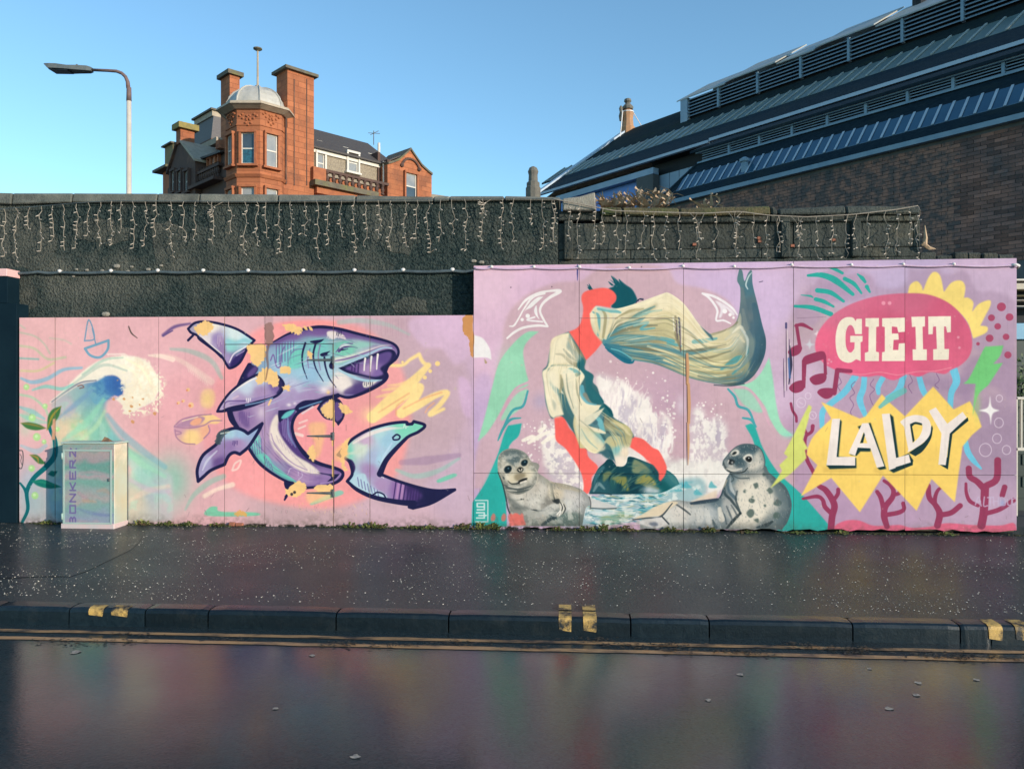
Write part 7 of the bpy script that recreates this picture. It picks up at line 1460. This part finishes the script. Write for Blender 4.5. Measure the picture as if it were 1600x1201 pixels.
# carved finials on the gable
fa = hp(SG - .1, TR_, uz(TR_) + .1); M_fin = material('red_stone_finial', (.46, .24, .12), (.34, .20, .12), 6, .85); M_fing = material('grey_stone_finial', (.12, .115, .10), (.17, .16, .13), 6, .85)
fo = MB().lathe(fa, [(.30, -.3), (.30, .0), (.24, .03), (.21, .36), (.24, .55), (.20, .68), (.11, .74)], 10).build('finial', M_fin, hall); MB().lathe(fa + Vector((0, 0, .74)), [(.21, 0), (.23, .09), (.14, .19), (.09, .25), (.15, .32), (.13, .41), (.03, .45)], 10).build('finial_cap', M_fing, fo)
MB().lathe(fa + Vector((-.28, -.1, .35)), [(.06, -.1), (.09, .1), (.05, .25), (.08, .4), (.04, .5)], 8).build('finial_scroll', M_fing, fo)
MB().tube([fa + Vector((.22, 0, .62)), fa + Vector((.8, .5, -.1))], .018, 5).tube([fa + Vector((-.22, -.2, .62)), fa + Vector((-.35, -.45, -.6))], .022, 5).lathe(fa + Vector((0, 0, .60)), [(.25, 0), (.25, .04)], 10).build('stay_wire', M_clip, fo)
fb = at(833, 305, 26.0); MB().lathe(fb, [(.25, -.6), (.25, .25), (.22, .28), (.22, .42), (.16, .46), (.15, .68), (.18, .80), (.13, .92), (.04, .97)], 10).build('gate_pier_finial', M_fing, hall)
# right-hand edge: yard beyond the hoarding
M_white = material('white_enamel', (.66, .60, .52), (.58, .54, .48), 6, .5); M_grn = material('dark_green_tile', (.016, .036, .034), (.026, .046, .042), 10, .5, varied=.2)
YB = 11.2
def slab(name, px0, px1, py0, py1, Y, mat, parent, d=.2): a, b = at(px0, py1, Y), at(px1, py0, Y); return MB().box(a.x, b.x, Y, Y + d, a.z, b.z).build(name, mat, parent, bevel=.004)
yard = empty('yard_kiosk', (at(1640, 600, YB).x, YB, 0), 'dark tiled kiosk with cream shutter boxes behind the end of the hoarding', 'kiosk')
slab('tiled_wall', 1583, 1760, 530, 846, YB + .1, M_grn, yard, .15); slab('dark_opening', 1583, 1760, 436, 531, YB + .25, M_dark, yard)
slab('shutter_box', 1585, 1760, 434, 438.5, YB, M_white, yard); slab('shutter_box', 1585, 1760, 441, 452, YB, material('cream_enamel', (.50, .44, .34), (.44, .38, .30), 5, .5), yard); slab('rail', 1585, 1760, 460, 462, YB, material('buff_enamel', (.34, .30, .18), rough=.5), yard); slab('rail', 1585, 1760, 467, 469, YB, M_white, yard); slab('rail', 1585, 1760, 476.5, 479, YB, M_white, yard); slab('blue_sheet', 1585, 1760, 504, 530, YB + .05, material('pale_blue_sheet', (.16, .36, .52), (.20, .42, .58), 2, .5), yard)
x = at(1586, 600, YB).x
for j in range(13):
    for i in range(5): MB().box(x + i * .31 + (j % 2) * .15, x + i * .31 + (j % 2) * .15 + .30, YB + .085, YB + .099, .02 + j * .155, .02 + j * .155 + .145).build('wall_tile', M_grn, yard)
rl = empty('white_railing', (at(1640, 600, 10.2).x, 10.2, 0), 'white metal railing beyond the end of the tall hoarding', 'railing')
for py in (622, 702): slab('rail', 1583, 1760, py - 2, py + 2, 10.2, M_white, rl, .05)
for px in (1596.5, 1626, 1656, 1686, 1716): slab('baluster', px - 1.4, px + 1.4, 624, 700, 10.21, M_white, rl, .03)
for px in (1588, 1750): slab('post', px - 2.5, px + 2.5, 620, 806, 10.2, M_white, rl, .06)
sh = empty('shrub', (at(1640, 600, 10.7).x, 10.7, 0), 'small leafy shrub behind the white railing', 'shrub'); mb = MB(); rr = random.Random(12)
for k in range(700):
    p = at(rr.gauss(1640, 30), rr.gauss(598, 22), 10.7 + rr.uniform(-.15, .2)); s = rr.uniform(.02, .045); a = rr.uniform(0, 6.3); d1 = Vector((math.cos(a), rr.uniform(-.5, .5), math.sin(a))) * s; d2 = Vector((-math.sin(a), rr.uniform(-.6, .6), math.cos(a))) * s * .5; mb.add([p - d1, p - d2, p + d1, p + d2], [(0, 1, 2, 3)])
mb.build('foliage', material('shrub_leaf', (.035, .07, .025), (.06, .10, .03), 12, .6), sh); MB().tube([(at(1640, 600, 10.7).x, 10.7, 0), at(1640, 600, 10.7)], [.03, .015], 6).build('stem', M_timber, sh)
# ------------------------------------------------------------------ red sandstone tenement on the left
TA = math.radians(41.1); ta = Vector((math.sin(TA), math.cos(TA), 0)); tb = Vector((-math.cos(TA), math.sin(TA), 0))   # right wing runs along ta, left wing along tb
DEP = 44.0
def ashlar(name, c1, c2, c3):
    m = material(name, c1, c2, 1.3, .85, .0, c3=c3, scale3=.35)
    N, L = m.node_tree.nodes, m.node_tree.links; b = N['Principled BSDF']
    g = N.new('ShaderNodeNewGeometry'); vr = N.new('ShaderNodeVectorRotate'); vr.rotation_type = 'Z_AXIS'; vr.inputs['Angle'].default_value = -(math.pi / 2 - TA)
    L.new(g.outputs['Position'], vr.inputs['Vector']); sp = N.new('ShaderNodeSeparateXYZ'); L.new(vr.outputs['Vector'], sp.inputs[0]); ad = N.new('ShaderNodeMath'); L.new(sp.outputs['X'], ad.inputs[0]); L.new(sp.outputs['Y'], ad.inputs[1])
    cb = N.new('ShaderNodeCombineXYZ'); L.new(ad.outputs[0], cb.inputs['X']); L.new(sp.outputs['Z'], cb.inputs['Y'])
    br = N.new('ShaderNodeTexBrick'); br.inputs['Scale'].default_value = 1.0; br.inputs['Brick Width'].default_value = .75; br.inputs['Row Height'].default_value = .33; br.inputs['Mortar Size'].default_value = .018
    br.inputs['Color1'].default_value = (1.08, 1.08, 1.08, 1); br.inputs['Color2'].default_value = (.80, .80, .80, 1); br.inputs['Mortar'].default_value = (.68, .68, .68, 1); L.new(cb.outputs[0], br.inputs['Vector'])
    mu = N.new('ShaderNodeMix'); mu.data_type = 'RGBA'; mu.blend_type = 'MULTIPLY'; mu.inputs[0].default_value = 1
    old = b.inputs['Base Color'].links[0].from_socket; L.new(old, mu.inputs[6]); L.new(br.outputs['Color'], mu.inputs[7]); L.new(mu.outputs[2], b.inputs['Base Color'])
    bu = N.new('ShaderNodeBump'); bu.inputs['Strength'].default_value = .5; bu.inputs['Distance'].default_value = .03; L.new(br.outputs['Fac'], bu.inputs['Height']); bu.invert = True; L.new(bu.outputs['Normal'], b.inputs['Normal'])
    return m
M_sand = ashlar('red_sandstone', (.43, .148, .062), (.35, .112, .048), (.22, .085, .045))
M_sandd = material('shaded_sandstone', (.11, .060, .045), (.07, .045, .040), 1.2, .9, c3=(.22, .11, .07), scale3=.6)  # darker sandstone copy; shade of left wing and balusters put into the colour
M_trim = material('sandstone_trim', (.40, .135, .055), (.30, .098, .045), 3, .85)
M_leadr = material('lead_dome', (.40, .38, .34), (.48, .46, .42), 2.5, .5, c3=(.30, .30, .29), scale3=1.4)
M_lcorn = material('pale_cornice', (.44, .36, .27), (.34, .28, .21), 3, .8)
M_capst = material('dark_cope', (.10, .085, .065), (.15, .13, .09), 3, .85, c3=(.16, .15, .05), scale3=1.2)
M_tslate = material('brown_slate', (.085, .070, .062), (.055, .048, .045), 6, .7, .4, 10, stretch=(1, 1, 4), bdist=.04)
M_tsash = material('white_sash', (.66, .62, .55), (.58, .54, .48), 8, .5)
M_pane = material('window_pane', (.03, .045, .06), (.05, .07, .09), .8, .08, spec=.8)
M_pblind = material('window_blind', (.30, .30, .29), (.20, .21, .22), 1.2, .15, spec=.7)
M_dash = material('pebble_dash', (.36, .30, .22), (.20, .165, .125), 14, .9, .8, 24, bdist=.03)
M_moss2 = material('lichen_stone', (.30, .23, .06), (.20, .17, .07), 4, .85)
_r = Vector(ray(406.5, 600)); _r.z = 0; V0 = _r * (DEP / (-SN * _r.x + CS * _r.y))       # turret edge between front and right faces
RI = 1.62; tq = RI * math.tan(math.pi / 8)
CT = V0 + ta * tq + tb * RI                                   # turret centre
def tp_(p, q, z): return CT + ta * p + tb * q + Vector((0, 0, z))
def hz(px, py, p, q): o = tp_(p, q, 0); fw = -SN * o.x + CS * o.y; return CAM_H + (CY - py) / F_PX * fw      # height seen at py over that spot
def pR(px, q=-1.3): h = on_plane(px, 600, tp_(0, q, 0), tb); return (h - CT).dot(ta)
def zR(px, py, q=-1.3): return on_plane(px, py, tp_(0, q, 0), tb).z
def qL(px, p=-1.3): h = on_plane(px, 600, tp_(p, 0, 0), ta); return (h - CT).dot(tb)
def zL(px, py, p=-1.3): return on_plane(px, py, tp_(p, 0, 0), ta).z
ten = empty('sandstone_tenement', tuple(CT), 'red sandstone tenement with domed corner turret and tall chimneys beyond the wall', 'building')
def pbox(name, mat, p0, p1, q0, q1, z0, z1, parent=ten, bevel=0): return MB().hexa([tp_(p0, q0, z0), tp_(p1, q0, z0), tp_(p1, q1, z0), tp_(p0, q1, z0), tp_(p0, q0, z1), tp_(p1, q0, z1), tp_(p1, q1, z1), tp_(p0, q1, z1)]).build(name, mat, parent, bevel=bevel)
def octa(r, z): k = r / math.cos(math.pi / 8); return [tp_(k * math.cos(math.radians(a)), k * math.sin(math.radians(a)), z) for a in range(0, 360, 45)] if False else [tp_(k * math.cos(math.radians(a + 22.5)), k * math.sin(math.radians(a + 22.5)), z) for a in range(0, 360, 45)]
def oprism(name, mat, r0, z0, r1, z1, parent=ten): 
    a, b = octa(r0, z0), octa(r1, z1); mb = MB(); mb.add(a + b, [tuple(range(8))[::-1], tuple(range(8, 16))] + [(i, (i + 1) % 8, 8 + (i + 1) % 8, 8 + i) for i in range(8)]); return mb.build(name, mat, parent)
zt = lambda py: hz(406, py, -tq, -RI)
tur = oprism('turret', M_sand, RI, 0, RI, zt(171))
oprism('turret_cornice', M_lcorn, RI + .12, zt(171) + .003, RI + .48, zt(166), tur); oprism('turret_cornice', M_lcorn, RI + .52, zt(166) + .003, RI + .46, zt(161.5), tur)
oprism('string_course', M_trim, RI + .06, zt(277), RI + .16, zt(272.5), tur); oprism('string_course', M_trim, RI + .05, zt(196), RI + .05, zt(194.5), tur)
# lead dome with ribs, mast
zcen = lambda py: CAM_H + (CY - py) / F_PX * (-SN * CT.x + CS * CT.y)
z0 = zt(161.5); zd = zcen(138.5); R0 = 1.62; mb = MB(); n = 8; rings = []
for k in range(7):
    t = k / 6 * math.pi / 2 * .96; rings.append((R0 * math.cos(t) ** .9, z0 + (zd - z0) * math.sin(t)))
dome = MB()
for r, z in rings: dome.v += octa(r, z)
for i in range(len(rings) - 1):
    for k in range(8): dome.f.append((i * 8 + k, i * 8 + (k + 1) % 8, i * 8 + 8 + (k + 1) % 8, i * 8 + 8 + k))
dome.f.append(tuple(range(len(dome.v) - 8, len(dome.v)))); dm = dome.build('dome', M_leadr, tur)
for k in range(8): MB().tube([octa(r + .02, z + .01)[k] for r, z in rings], .05, 5).build('dome_rib', M_leadr, dm)
MB().lathe((CT.x, CT.y, zd - .1), [(.16, 0), (.16, .25), (.07, .3), (.055, (zcen(80) - zd)), (.06, (zcen(80) - zd) + .1)], 8).build('mast', M_lcorn, dm); MB().lathe((CT.x, CT.y, zcen(80)), [(.08, 0), (.26, .10), (.26, .16), (.05, .2)], 10).build('mast_cap', M_capst, dm)
# windows in the turret: recess, sash, panes
def window(C, d, nrm, w, z0, z1, parent, top=M_pblind, bot=M_pane, reveal=.18, mul=None, sill=True, trim=M_trim):
    """sash window centred at C (ground point on the wall face) along direction d, outward normal nrm"""
    up = Vector((0, 0, 1)); o = C + nrm * .012
    def bx(a0, a1, b0, b1, n0, n1): return MB().hexa([o + d * a0 + nrm * n0 + up * b0, o + d * a1 + nrm * n0 + up * b0, o + d * a1 + nrm * n1 + up * b0, o + d * a0 + nrm * n1 + up * b0, o + d * a0 + nrm * n0 + up * b1, o + d * a1 + nrm * n0 + up * b1, o + d * a1 + nrm * n1 + up * b1, o + d * a0 + nrm * n1 + up * b1])
    h = w / 2; zm = (z0 + z1) / 2
    win = bx(-h - .12, -h, z0, z1, -.02, .17); win.v += []; 
    a = bx(h, h + .12, z0, z1, -.02, .17); win.add(a.v, a.f); a = bx(-h - .12, h + .12, z1 + .002, z1 + .14, -.02, .20); win.add(a.v, a.f)
    wo = win.build('window', trim, parent)
    fr = bx(-h, -h + .06, z0, z1, -.01, .03)
    for q in (bx(h - .06, h, z0, z1, -.01, .03), bx(-h + .061, h - .061, z1 - .06, z1, -.01, .03), bx(-h + .061, h - .061, z0, z0 + .07, -.01, .03), bx(-h + .061, h - .061, zm - .035, zm + .035, -.01, .035)): fr.add(q.v, q.f)
    fr.build('sash', M_tsash, wo)
    bx(-h + .06, h - .06, zm + .036, z1 - .061, -.01, .008).build('pane', top, wo); bx(-h + .06, h - .06, z0 + .071, zm - .036, -.01, .008).build('pane', bot, wo)
    if sill: bx(-h - .2, h + .2, z0 - .12, z0 - .002, -.02, .24).build('sill', trim, wo)
    return wo
nF = (-(ta + tb)).normalized(); dF = (ta - tb).normalized(); nR, nL = -tb, -ta
for k, (n_, d_, c_, w, pyt, pyb, ref) in enumerate(((nF, dF, .0, .76, 208, 257, (388, -1)), (nR, ta, .0, .72, 211, 262, (427, 1)), (nL, -tb, .0, .7, 212, 260, (360, 0)))):
    C = CT + n_ * RI; fw = -SN * C.x + CS * C.y; zz = lambda py: CAM_H + (CY - py) / F_PX * fw
    window(C, d_, n_, w, zz(pyb), zz(pyt), tur, M_pane if k == 0 else M_pblind, material('blue_pane', (.03, .14, .20), (.02, .06, .09), 8, .2) if k == 0 else M_pblind)  # lower pane of the front window is coloured blue
    window(C, d_, n_, w, zz(pyb + 85), zz(pyt + 85), tur, M_pblind, M_pblind)
    # carved foliage panel
    mb = MB(); zc = zz(185); rr = random.Random(k)
    for i in range(16):
        t = i / 16 * 6.28; r = .18 + .14 * math.sin(t * 3); mb.ball(tuple(C + n_ * .02 + d_ * (1.7 * r * math.cos(t)) + Vector((0, 0, zc + r * 1.2 * math.sin(t)))), .075, 6, 4)
    mb.build('carved_panel', M_trim, tur)
C = CT + nF * RI
for sg in (0, 1):
    v = octa(RI, 0)[5 if sg else 6]
# downpipe
v = tp_(pR(446), -1.36, 0); MB().tube([v + Vector((0, 0, zR(446, 288))), v + Vector((0, 0, zR(446, 184)))], .055, 8).build('downpipe', M_sandd, ten)
# right wing: flank wall with the broad stack
p0, p1 = .4, pR(490.5)
ztop = zR(490, 120); pbox('flank_wall', M_sand, p0, p1, -1.3, 3.0, 0, zR(489, 210))
ps = pR(449); st = pbox('chimney_stack', M_sand, ps, p1, -1.3, .0, zR(489, 210) + .004, zR(489, 121)); pbox('stack_cope', M_capst, ps - .22, p1 + .2, -1.52, .22, zR(489, 121) + .003, zR(489, 116.5), st)
for px in (459.5, 479): q = pR(px); pbox('flue_rib', M_sandd, q - .03, q + .03, -1.33, -1.302, zR(px, 290), zR(px, 124), st)
# left stack, behind the turret
ql0 = 1.15; c1_ = on_plane(345, 600, tp_(1.3, 0, 0), ta); 
def on_q(px, q): h = on_plane(px, 600, tp_(0, q, 0), tb); return (h - CT).dot(ta)
qa, qb = qL(359, 1.0), qL(345, 1.0); pe = on_q(374.5, qa)
zs = on_plane(359, 116, tp_(1.0, 0, 0), ta).z
ls_ = pbox('chimney_stack', M_sand, 1.0, pe, qa, qb, 8, zs); pbox('stack_cope', M_capst, .8, pe + .2, qa - .2, qb + .2, zs + .003, zs + .28, ls_)
# right wing: attic storey with pebble dash and white windows, balustrade, slate roof
pA, pB = p1, pR(608)
qd = -.6
def pQ(px): return pR(px, qd)
za, zb_ = zR(500, 233, qd), zR(500, 271, qd)
pbox('lower_wall', M_sand, pA + .003, pB, -1.0, 4, 0, zb_ - .2)
att = pbox('attic_wall', M_dash, pA + .003, pB, qd, 4, zb_ - .198, za); pbox('attic_fascia', M_tsash, pA + .003, pB - .1, qd - .12, qd - .004, za - .30, za + .05, att)
for xa, xb, tall in ((491.5, 508.5, 1), (540, 560.5, 1)):
    pa, pb = pQ(xa), pQ(xb); window(tp_((pa + pb) / 2, qd, 0), ta, nR, (pb - pa) - .25, zR(xb, 267, qd) - .2, zR(xb, 243, qd), att, M_pblind, M_pblind, trim=M_tsash)
rz = zR(491, 201, 2.6)
MB().prism([tp_(pA, qd - .3, za + .02), tp_(pB + 1.0, qd - .3, za + .02), tp_(pB + 1.0, 2.6, zR(545, 216, 2.6)), tp_(pA, 2.6, zR(545, 216, 2.6))], (0, 0, -.1)).build('roof', M_tslate, ten)
rf = MB().prism([tp_(pA, 2.6, zR(545, 216, 2.6)), tp_(pB + 1.0, 2.6, zR(545, 216, 2.6)), tp_(pB + 1.0, 5.6, za), tp_(pA, 5.6, za)], (0, 0, -.1)).build('roof', M_tslate, ten)
for px in (497, 538, 577): q = pR(px, .6); pbox('rooflight', M_tsash, q - .25, q + .15, .35, .65, zR(px, 221 + (px - 497) * .25, .5) - .10, zR(px, 221 + (px - 497) * .25, .5) + .02, rf)
ap = tp_(pR(584, 2.6), 2.6, zR(545, 216, 2.6)); MB().tube([ap, ap + Vector((0, 0, 1.0))], .03, 5).tube([ap + Vector((-.4, 0, .85)), ap + Vector((.4, .2, .85))], .02, 4).tube([ap + Vector((-.25, 0, .7)), ap + Vector((.3, .2, 1.05))], .02, 4).build('aerial', M_capst, ten)
wp = tp_(pR(592, 1.8), 1.8, zR(592, 236, 1.8)); MB().lathe(wp, [(.10, -.4), (.10, .55), (.02, .6)], 8).build('flue_pipe', M_tsash, ten)
# balustrade, its shade put into the dark stone colour
zc0, zc1 = zR(540, 276, -1.5), zR(540, 292, -1.5)
pC, pD = pR(487, -1.5), pR(606, -1.5)
bal = pbox('balustrade', M_sandd, pR(508, -1.5), pD, -1.62, -1.38, zc0, zc0 + .16); pbox('balcony_cornice', M_capst, pC, pD - 1.0, -1.9, -1.0, zc1 - .34, zc1 - .02, bal); pbox('balcony_base', M_trim, pC + .3, pD, -1.6, -1.0, zc1 - .75, zc1 - .345, bal)
x = pR(511, -1.5)
while x < pD - .3:
    b0 = tp_(x, -1.5, zc1 - .018); hgt = zc0 - zc1 + .014; MB().lathe(b0, [(.12, 0), (.12, hgt * .12), (.07, hgt * .2), (.13, hgt * .42), (.07, hgt * .8), (.12, hgt * .88), (.12, hgt)], 8).build('baluster', M_sandd, bal); x += .46
pbox('balcony_pier', M_trim, pC + .05, pR(508, -1.5) - .004, -1.62, -1.34, zc1 - .018, zc0 + .16, bal)
# gabled bay at the far end of the right wing
g0, g1 = pR(605.5, -1.5), pR(674.5, -1.5); gm = (g0 + g1) / 2
zsh, zap = zR(640, 262, -1.5), zR(641, 234.5, -1.5)
prof = [(g0, 0), (g1, 0), (g1, zsh - .15), (g1 - .35, zsh), (g1 - .9, zsh + .28), (gm + .25, zap - .25), (gm, zap), (gm - .25, zap - .25), (g0 + .9, zsh + .28), (g0 + .35, zsh), (g0, zsh - .15)]
gab = MB().prism([tp_(p, -1.5, z) for p, z in prof], tb * 2.6).build('gable_bay', M_sand, ten)
cp = prof[2:]; 
for i in range(len(cp) - 1):
    a, b = cp[i], cp[i + 1]; MB().hexa([tp_(a[0], -1.62, a[1] + .01), tp_(b[0], -1.62, b[1] + .01), tp_(b[0], 1.0, b[1] + .01), tp_(a[0], 1.0, a[1] + .01), tp_(a[0], -1.62, a[1] + .15), tp_(b[0], -1.62, b[1] + .15), tp_(b[0], 1.0, b[1] + .15), tp_(a[0], 1.0, a[1] + .15)]).build('skew_cope', M_capst, gab)
pw = (pR(632, -1.5) + pR(650, -1.5)) / 2; window(tp_(pw, -1.5, 0), ta, nR, pR(650, -1.5) - pR(632, -1.5) - .05, zR(641, 312, -1.5), zR(641, 272, -1.5), gab, M_pblind, M_pane)
arc = [tp_(pw + .75 * math.cos(t), -1.55, zR(641, 266, -1.5) + .75 * math.sin(t)) for t in [math.pi * (.08 + .84 * k / 10) for k in range(11)]]
MB().tube(arc, .09, 5).ball(tuple(arc[0]), .15).ball(tuple(arc[-1]), .15).build('carved_arch', M_sandd, gab)
pbox('gable_return', M_sandd, g0 + .004, g0 + .3, -1.48, 3.5, 0, zsh + .2); pbox('party_wall', M_sandd, pR(589, qd), g0 - .002, qd - .1, 3.2, 8, zR(598, 240, qd)); q = pR(599, -1.0); MB().tube([tp_(q, -1.05, zR(599, 288, -1)), tp_(q, -1.05, zR(597, 252, -1))], .08, 7).build('downpipe', M_tsash, ten)
MB().prism([tp_(gm, -1.3, zap - .1), tp_(g0 - .1, -1.3, zsh + .05), tp_(g0 - .1, 2.0, zsh + .05), tp_(gm, 3.6, zap - .1)], (0, 0, -.08)).build('roof', M_tslate, ten)
MB().prism([tp_(gm, -1.3, zap - .1), tp_(g1 + .1, -1.3, zsh - .1), tp_(g1 + .1, 2.0, zsh - .1), tp_(gm, 3.6, zap - .1)], (0, 0, -.08)).build('roof', M_tslate, ten)
# left wing, in shade
qE = qL(262)
zw = zL(320, 268)
lw = pbox('left_wing', M_sandd, -1.3, 5, .6, qE, 0, zw)  # dark stone colour carries the wing's shade as well
# steep dormers with glass and small balustrade
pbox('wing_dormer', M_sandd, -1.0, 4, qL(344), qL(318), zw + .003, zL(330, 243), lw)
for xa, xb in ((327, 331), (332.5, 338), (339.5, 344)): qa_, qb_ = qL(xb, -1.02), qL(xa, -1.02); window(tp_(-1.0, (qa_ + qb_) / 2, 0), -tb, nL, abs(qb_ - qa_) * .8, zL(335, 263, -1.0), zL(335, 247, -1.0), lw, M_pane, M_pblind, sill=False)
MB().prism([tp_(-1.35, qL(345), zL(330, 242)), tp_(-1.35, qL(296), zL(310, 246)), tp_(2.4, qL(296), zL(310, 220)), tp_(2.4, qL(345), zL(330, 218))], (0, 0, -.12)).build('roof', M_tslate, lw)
for k in range(9): q_ = qL(341 - k * 3.4, -1.45); MB().lathe(tp_(-1.45, q_, zL(325, 287)), [(.10, 0), (.06, .25), (.13, .45), (.06, .85), (.11, .95)], 7).build('baluster', M_sandd, lw)
pbox('balcony_rail', M_sandd, -1.6, -1.3, qL(345, -1.45), qL(306, -1.45), zL(325, 270), zL(325, 266), lw); pbox('balcony_floor', M_sandd, -1.9, -1.3, qL(345, -1.45), qL(304, -1.45), zL(325, 292), zL(325, 287), lw)
# gabled end bay of the left wing
q0_, q1_ = qL(305, -1.7), qL(264, -1.7); qm = qL(281, -1.7); zg = zL(283, 224, -1.7); zs_ = zL(283, 262, -1.7)
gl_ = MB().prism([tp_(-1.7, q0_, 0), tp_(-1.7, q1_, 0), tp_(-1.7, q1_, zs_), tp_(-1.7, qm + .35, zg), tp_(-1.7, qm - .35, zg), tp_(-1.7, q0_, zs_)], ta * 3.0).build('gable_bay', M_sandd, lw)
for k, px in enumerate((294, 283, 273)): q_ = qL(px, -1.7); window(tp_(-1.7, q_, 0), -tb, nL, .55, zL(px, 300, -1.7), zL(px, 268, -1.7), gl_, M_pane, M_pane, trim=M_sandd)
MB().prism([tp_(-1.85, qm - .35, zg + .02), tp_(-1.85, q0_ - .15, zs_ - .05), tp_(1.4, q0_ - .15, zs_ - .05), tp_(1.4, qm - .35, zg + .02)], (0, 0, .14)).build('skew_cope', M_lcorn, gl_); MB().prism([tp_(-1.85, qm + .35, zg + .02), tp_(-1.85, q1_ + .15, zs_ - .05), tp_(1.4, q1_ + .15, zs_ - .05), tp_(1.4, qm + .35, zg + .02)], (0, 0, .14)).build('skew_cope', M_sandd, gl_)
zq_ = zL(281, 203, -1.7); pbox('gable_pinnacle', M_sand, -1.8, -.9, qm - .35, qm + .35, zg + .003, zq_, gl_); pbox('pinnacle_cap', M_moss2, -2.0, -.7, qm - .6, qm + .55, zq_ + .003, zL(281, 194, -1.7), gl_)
# mansard pavilion behind
pm = 2.0; qx0, qx1 = qL(330, pm), qL(290, pm); zb0, zt0 = zL(310, 226, pm), zL(308, 187, pm); qt0, qt1 = qL(323, pm), qL(295, pm)
man = MB().add([tp_(pm, qx0, zb0), tp_(pm + 1.8, qx0, zb0), tp_(pm + 1.8, qx1, zb0), tp_(pm, qx1, zb0), tp_(pm + .5, qt0, zt0), tp_(pm + 1.3, qt0, zt0), tp_(pm + 1.3, qt1, zt0), tp_(pm + .5, qt1, zt0)], [(0, 1, 5, 4), (1, 2, 6, 5), (2, 3, 7, 6), (3, 0, 4, 7), (4, 5, 6, 7), (3, 2, 1, 0)]).build('mansard_roof', material('grey_slate', (.11, .10, .10), (.15, .135, .13), 6, .75, .3, 10, stretch=(1, 1, 4), bdist=.03), ten)
pbox('mansard_crest', M_lcorn, pm + .4, pm + 1.4, qt0, qt1, zt0 + .003, zt0 + .38, man); pbox('mansard_crest', M_capst, pm + .25, pm + 1.55, qt0 - .15, qt1 + .15, zt0 + .385, zt0 + .52, man); pbox('mansard_base', M_sandd, pm, pm + 1.8, qx0, qx1, 8, zb0 - .003, man)
pbox('parapet', M_lcorn, .4, .8, qL(338, .4), qL(298, .4), zL(318, 233, .4), zL(318, 224, .4), ten); pbox('pinnacle', M_sand, .2, .8, qL(343, .2), qL(337, .2), zL(340, 232, .2), zL(340, 219, .2), ten)
# far end block with cornice
qf0, qf1 = qL(268, .2), qL(254.5, .2); fb_ = pbox('end_block', M_trim, .2, 3, qf0, qf1, 0, zL(262, 266, .2)); pbox('end_cornice', M_capst, -.3, 3.3, qf0 - .2, qf1 + .7, zL(262, 266, .2) + .003, zL(262, 262, .2), fb_); pbox('end_pier', material('ochre_stone', (.26, .19, .08), (.20, .15, .08), 3, .85), .3, 2, qf0, qf1 - .1, zL(262, 262, .2) + .006, zL(262, 227, .2), fb_); pbox('end_cope', M_capst, .1, 2.2, qf0 - .1, qf1 + .1, zL(262, 227, .2) + .009, zL(262, 224.5, .2), fb_)
# low stone skew far to the right of the gable
lo_ = MB().prism([at(674, 303, 40), at(735, 312, 40), at(735, 330, 40), at(674, 330, 40)], (0, 4, 0)).build('low_roof', M_lcorn); tag(lo_, 'low pale stone roof slope just right of the tenement gable', 'roof')
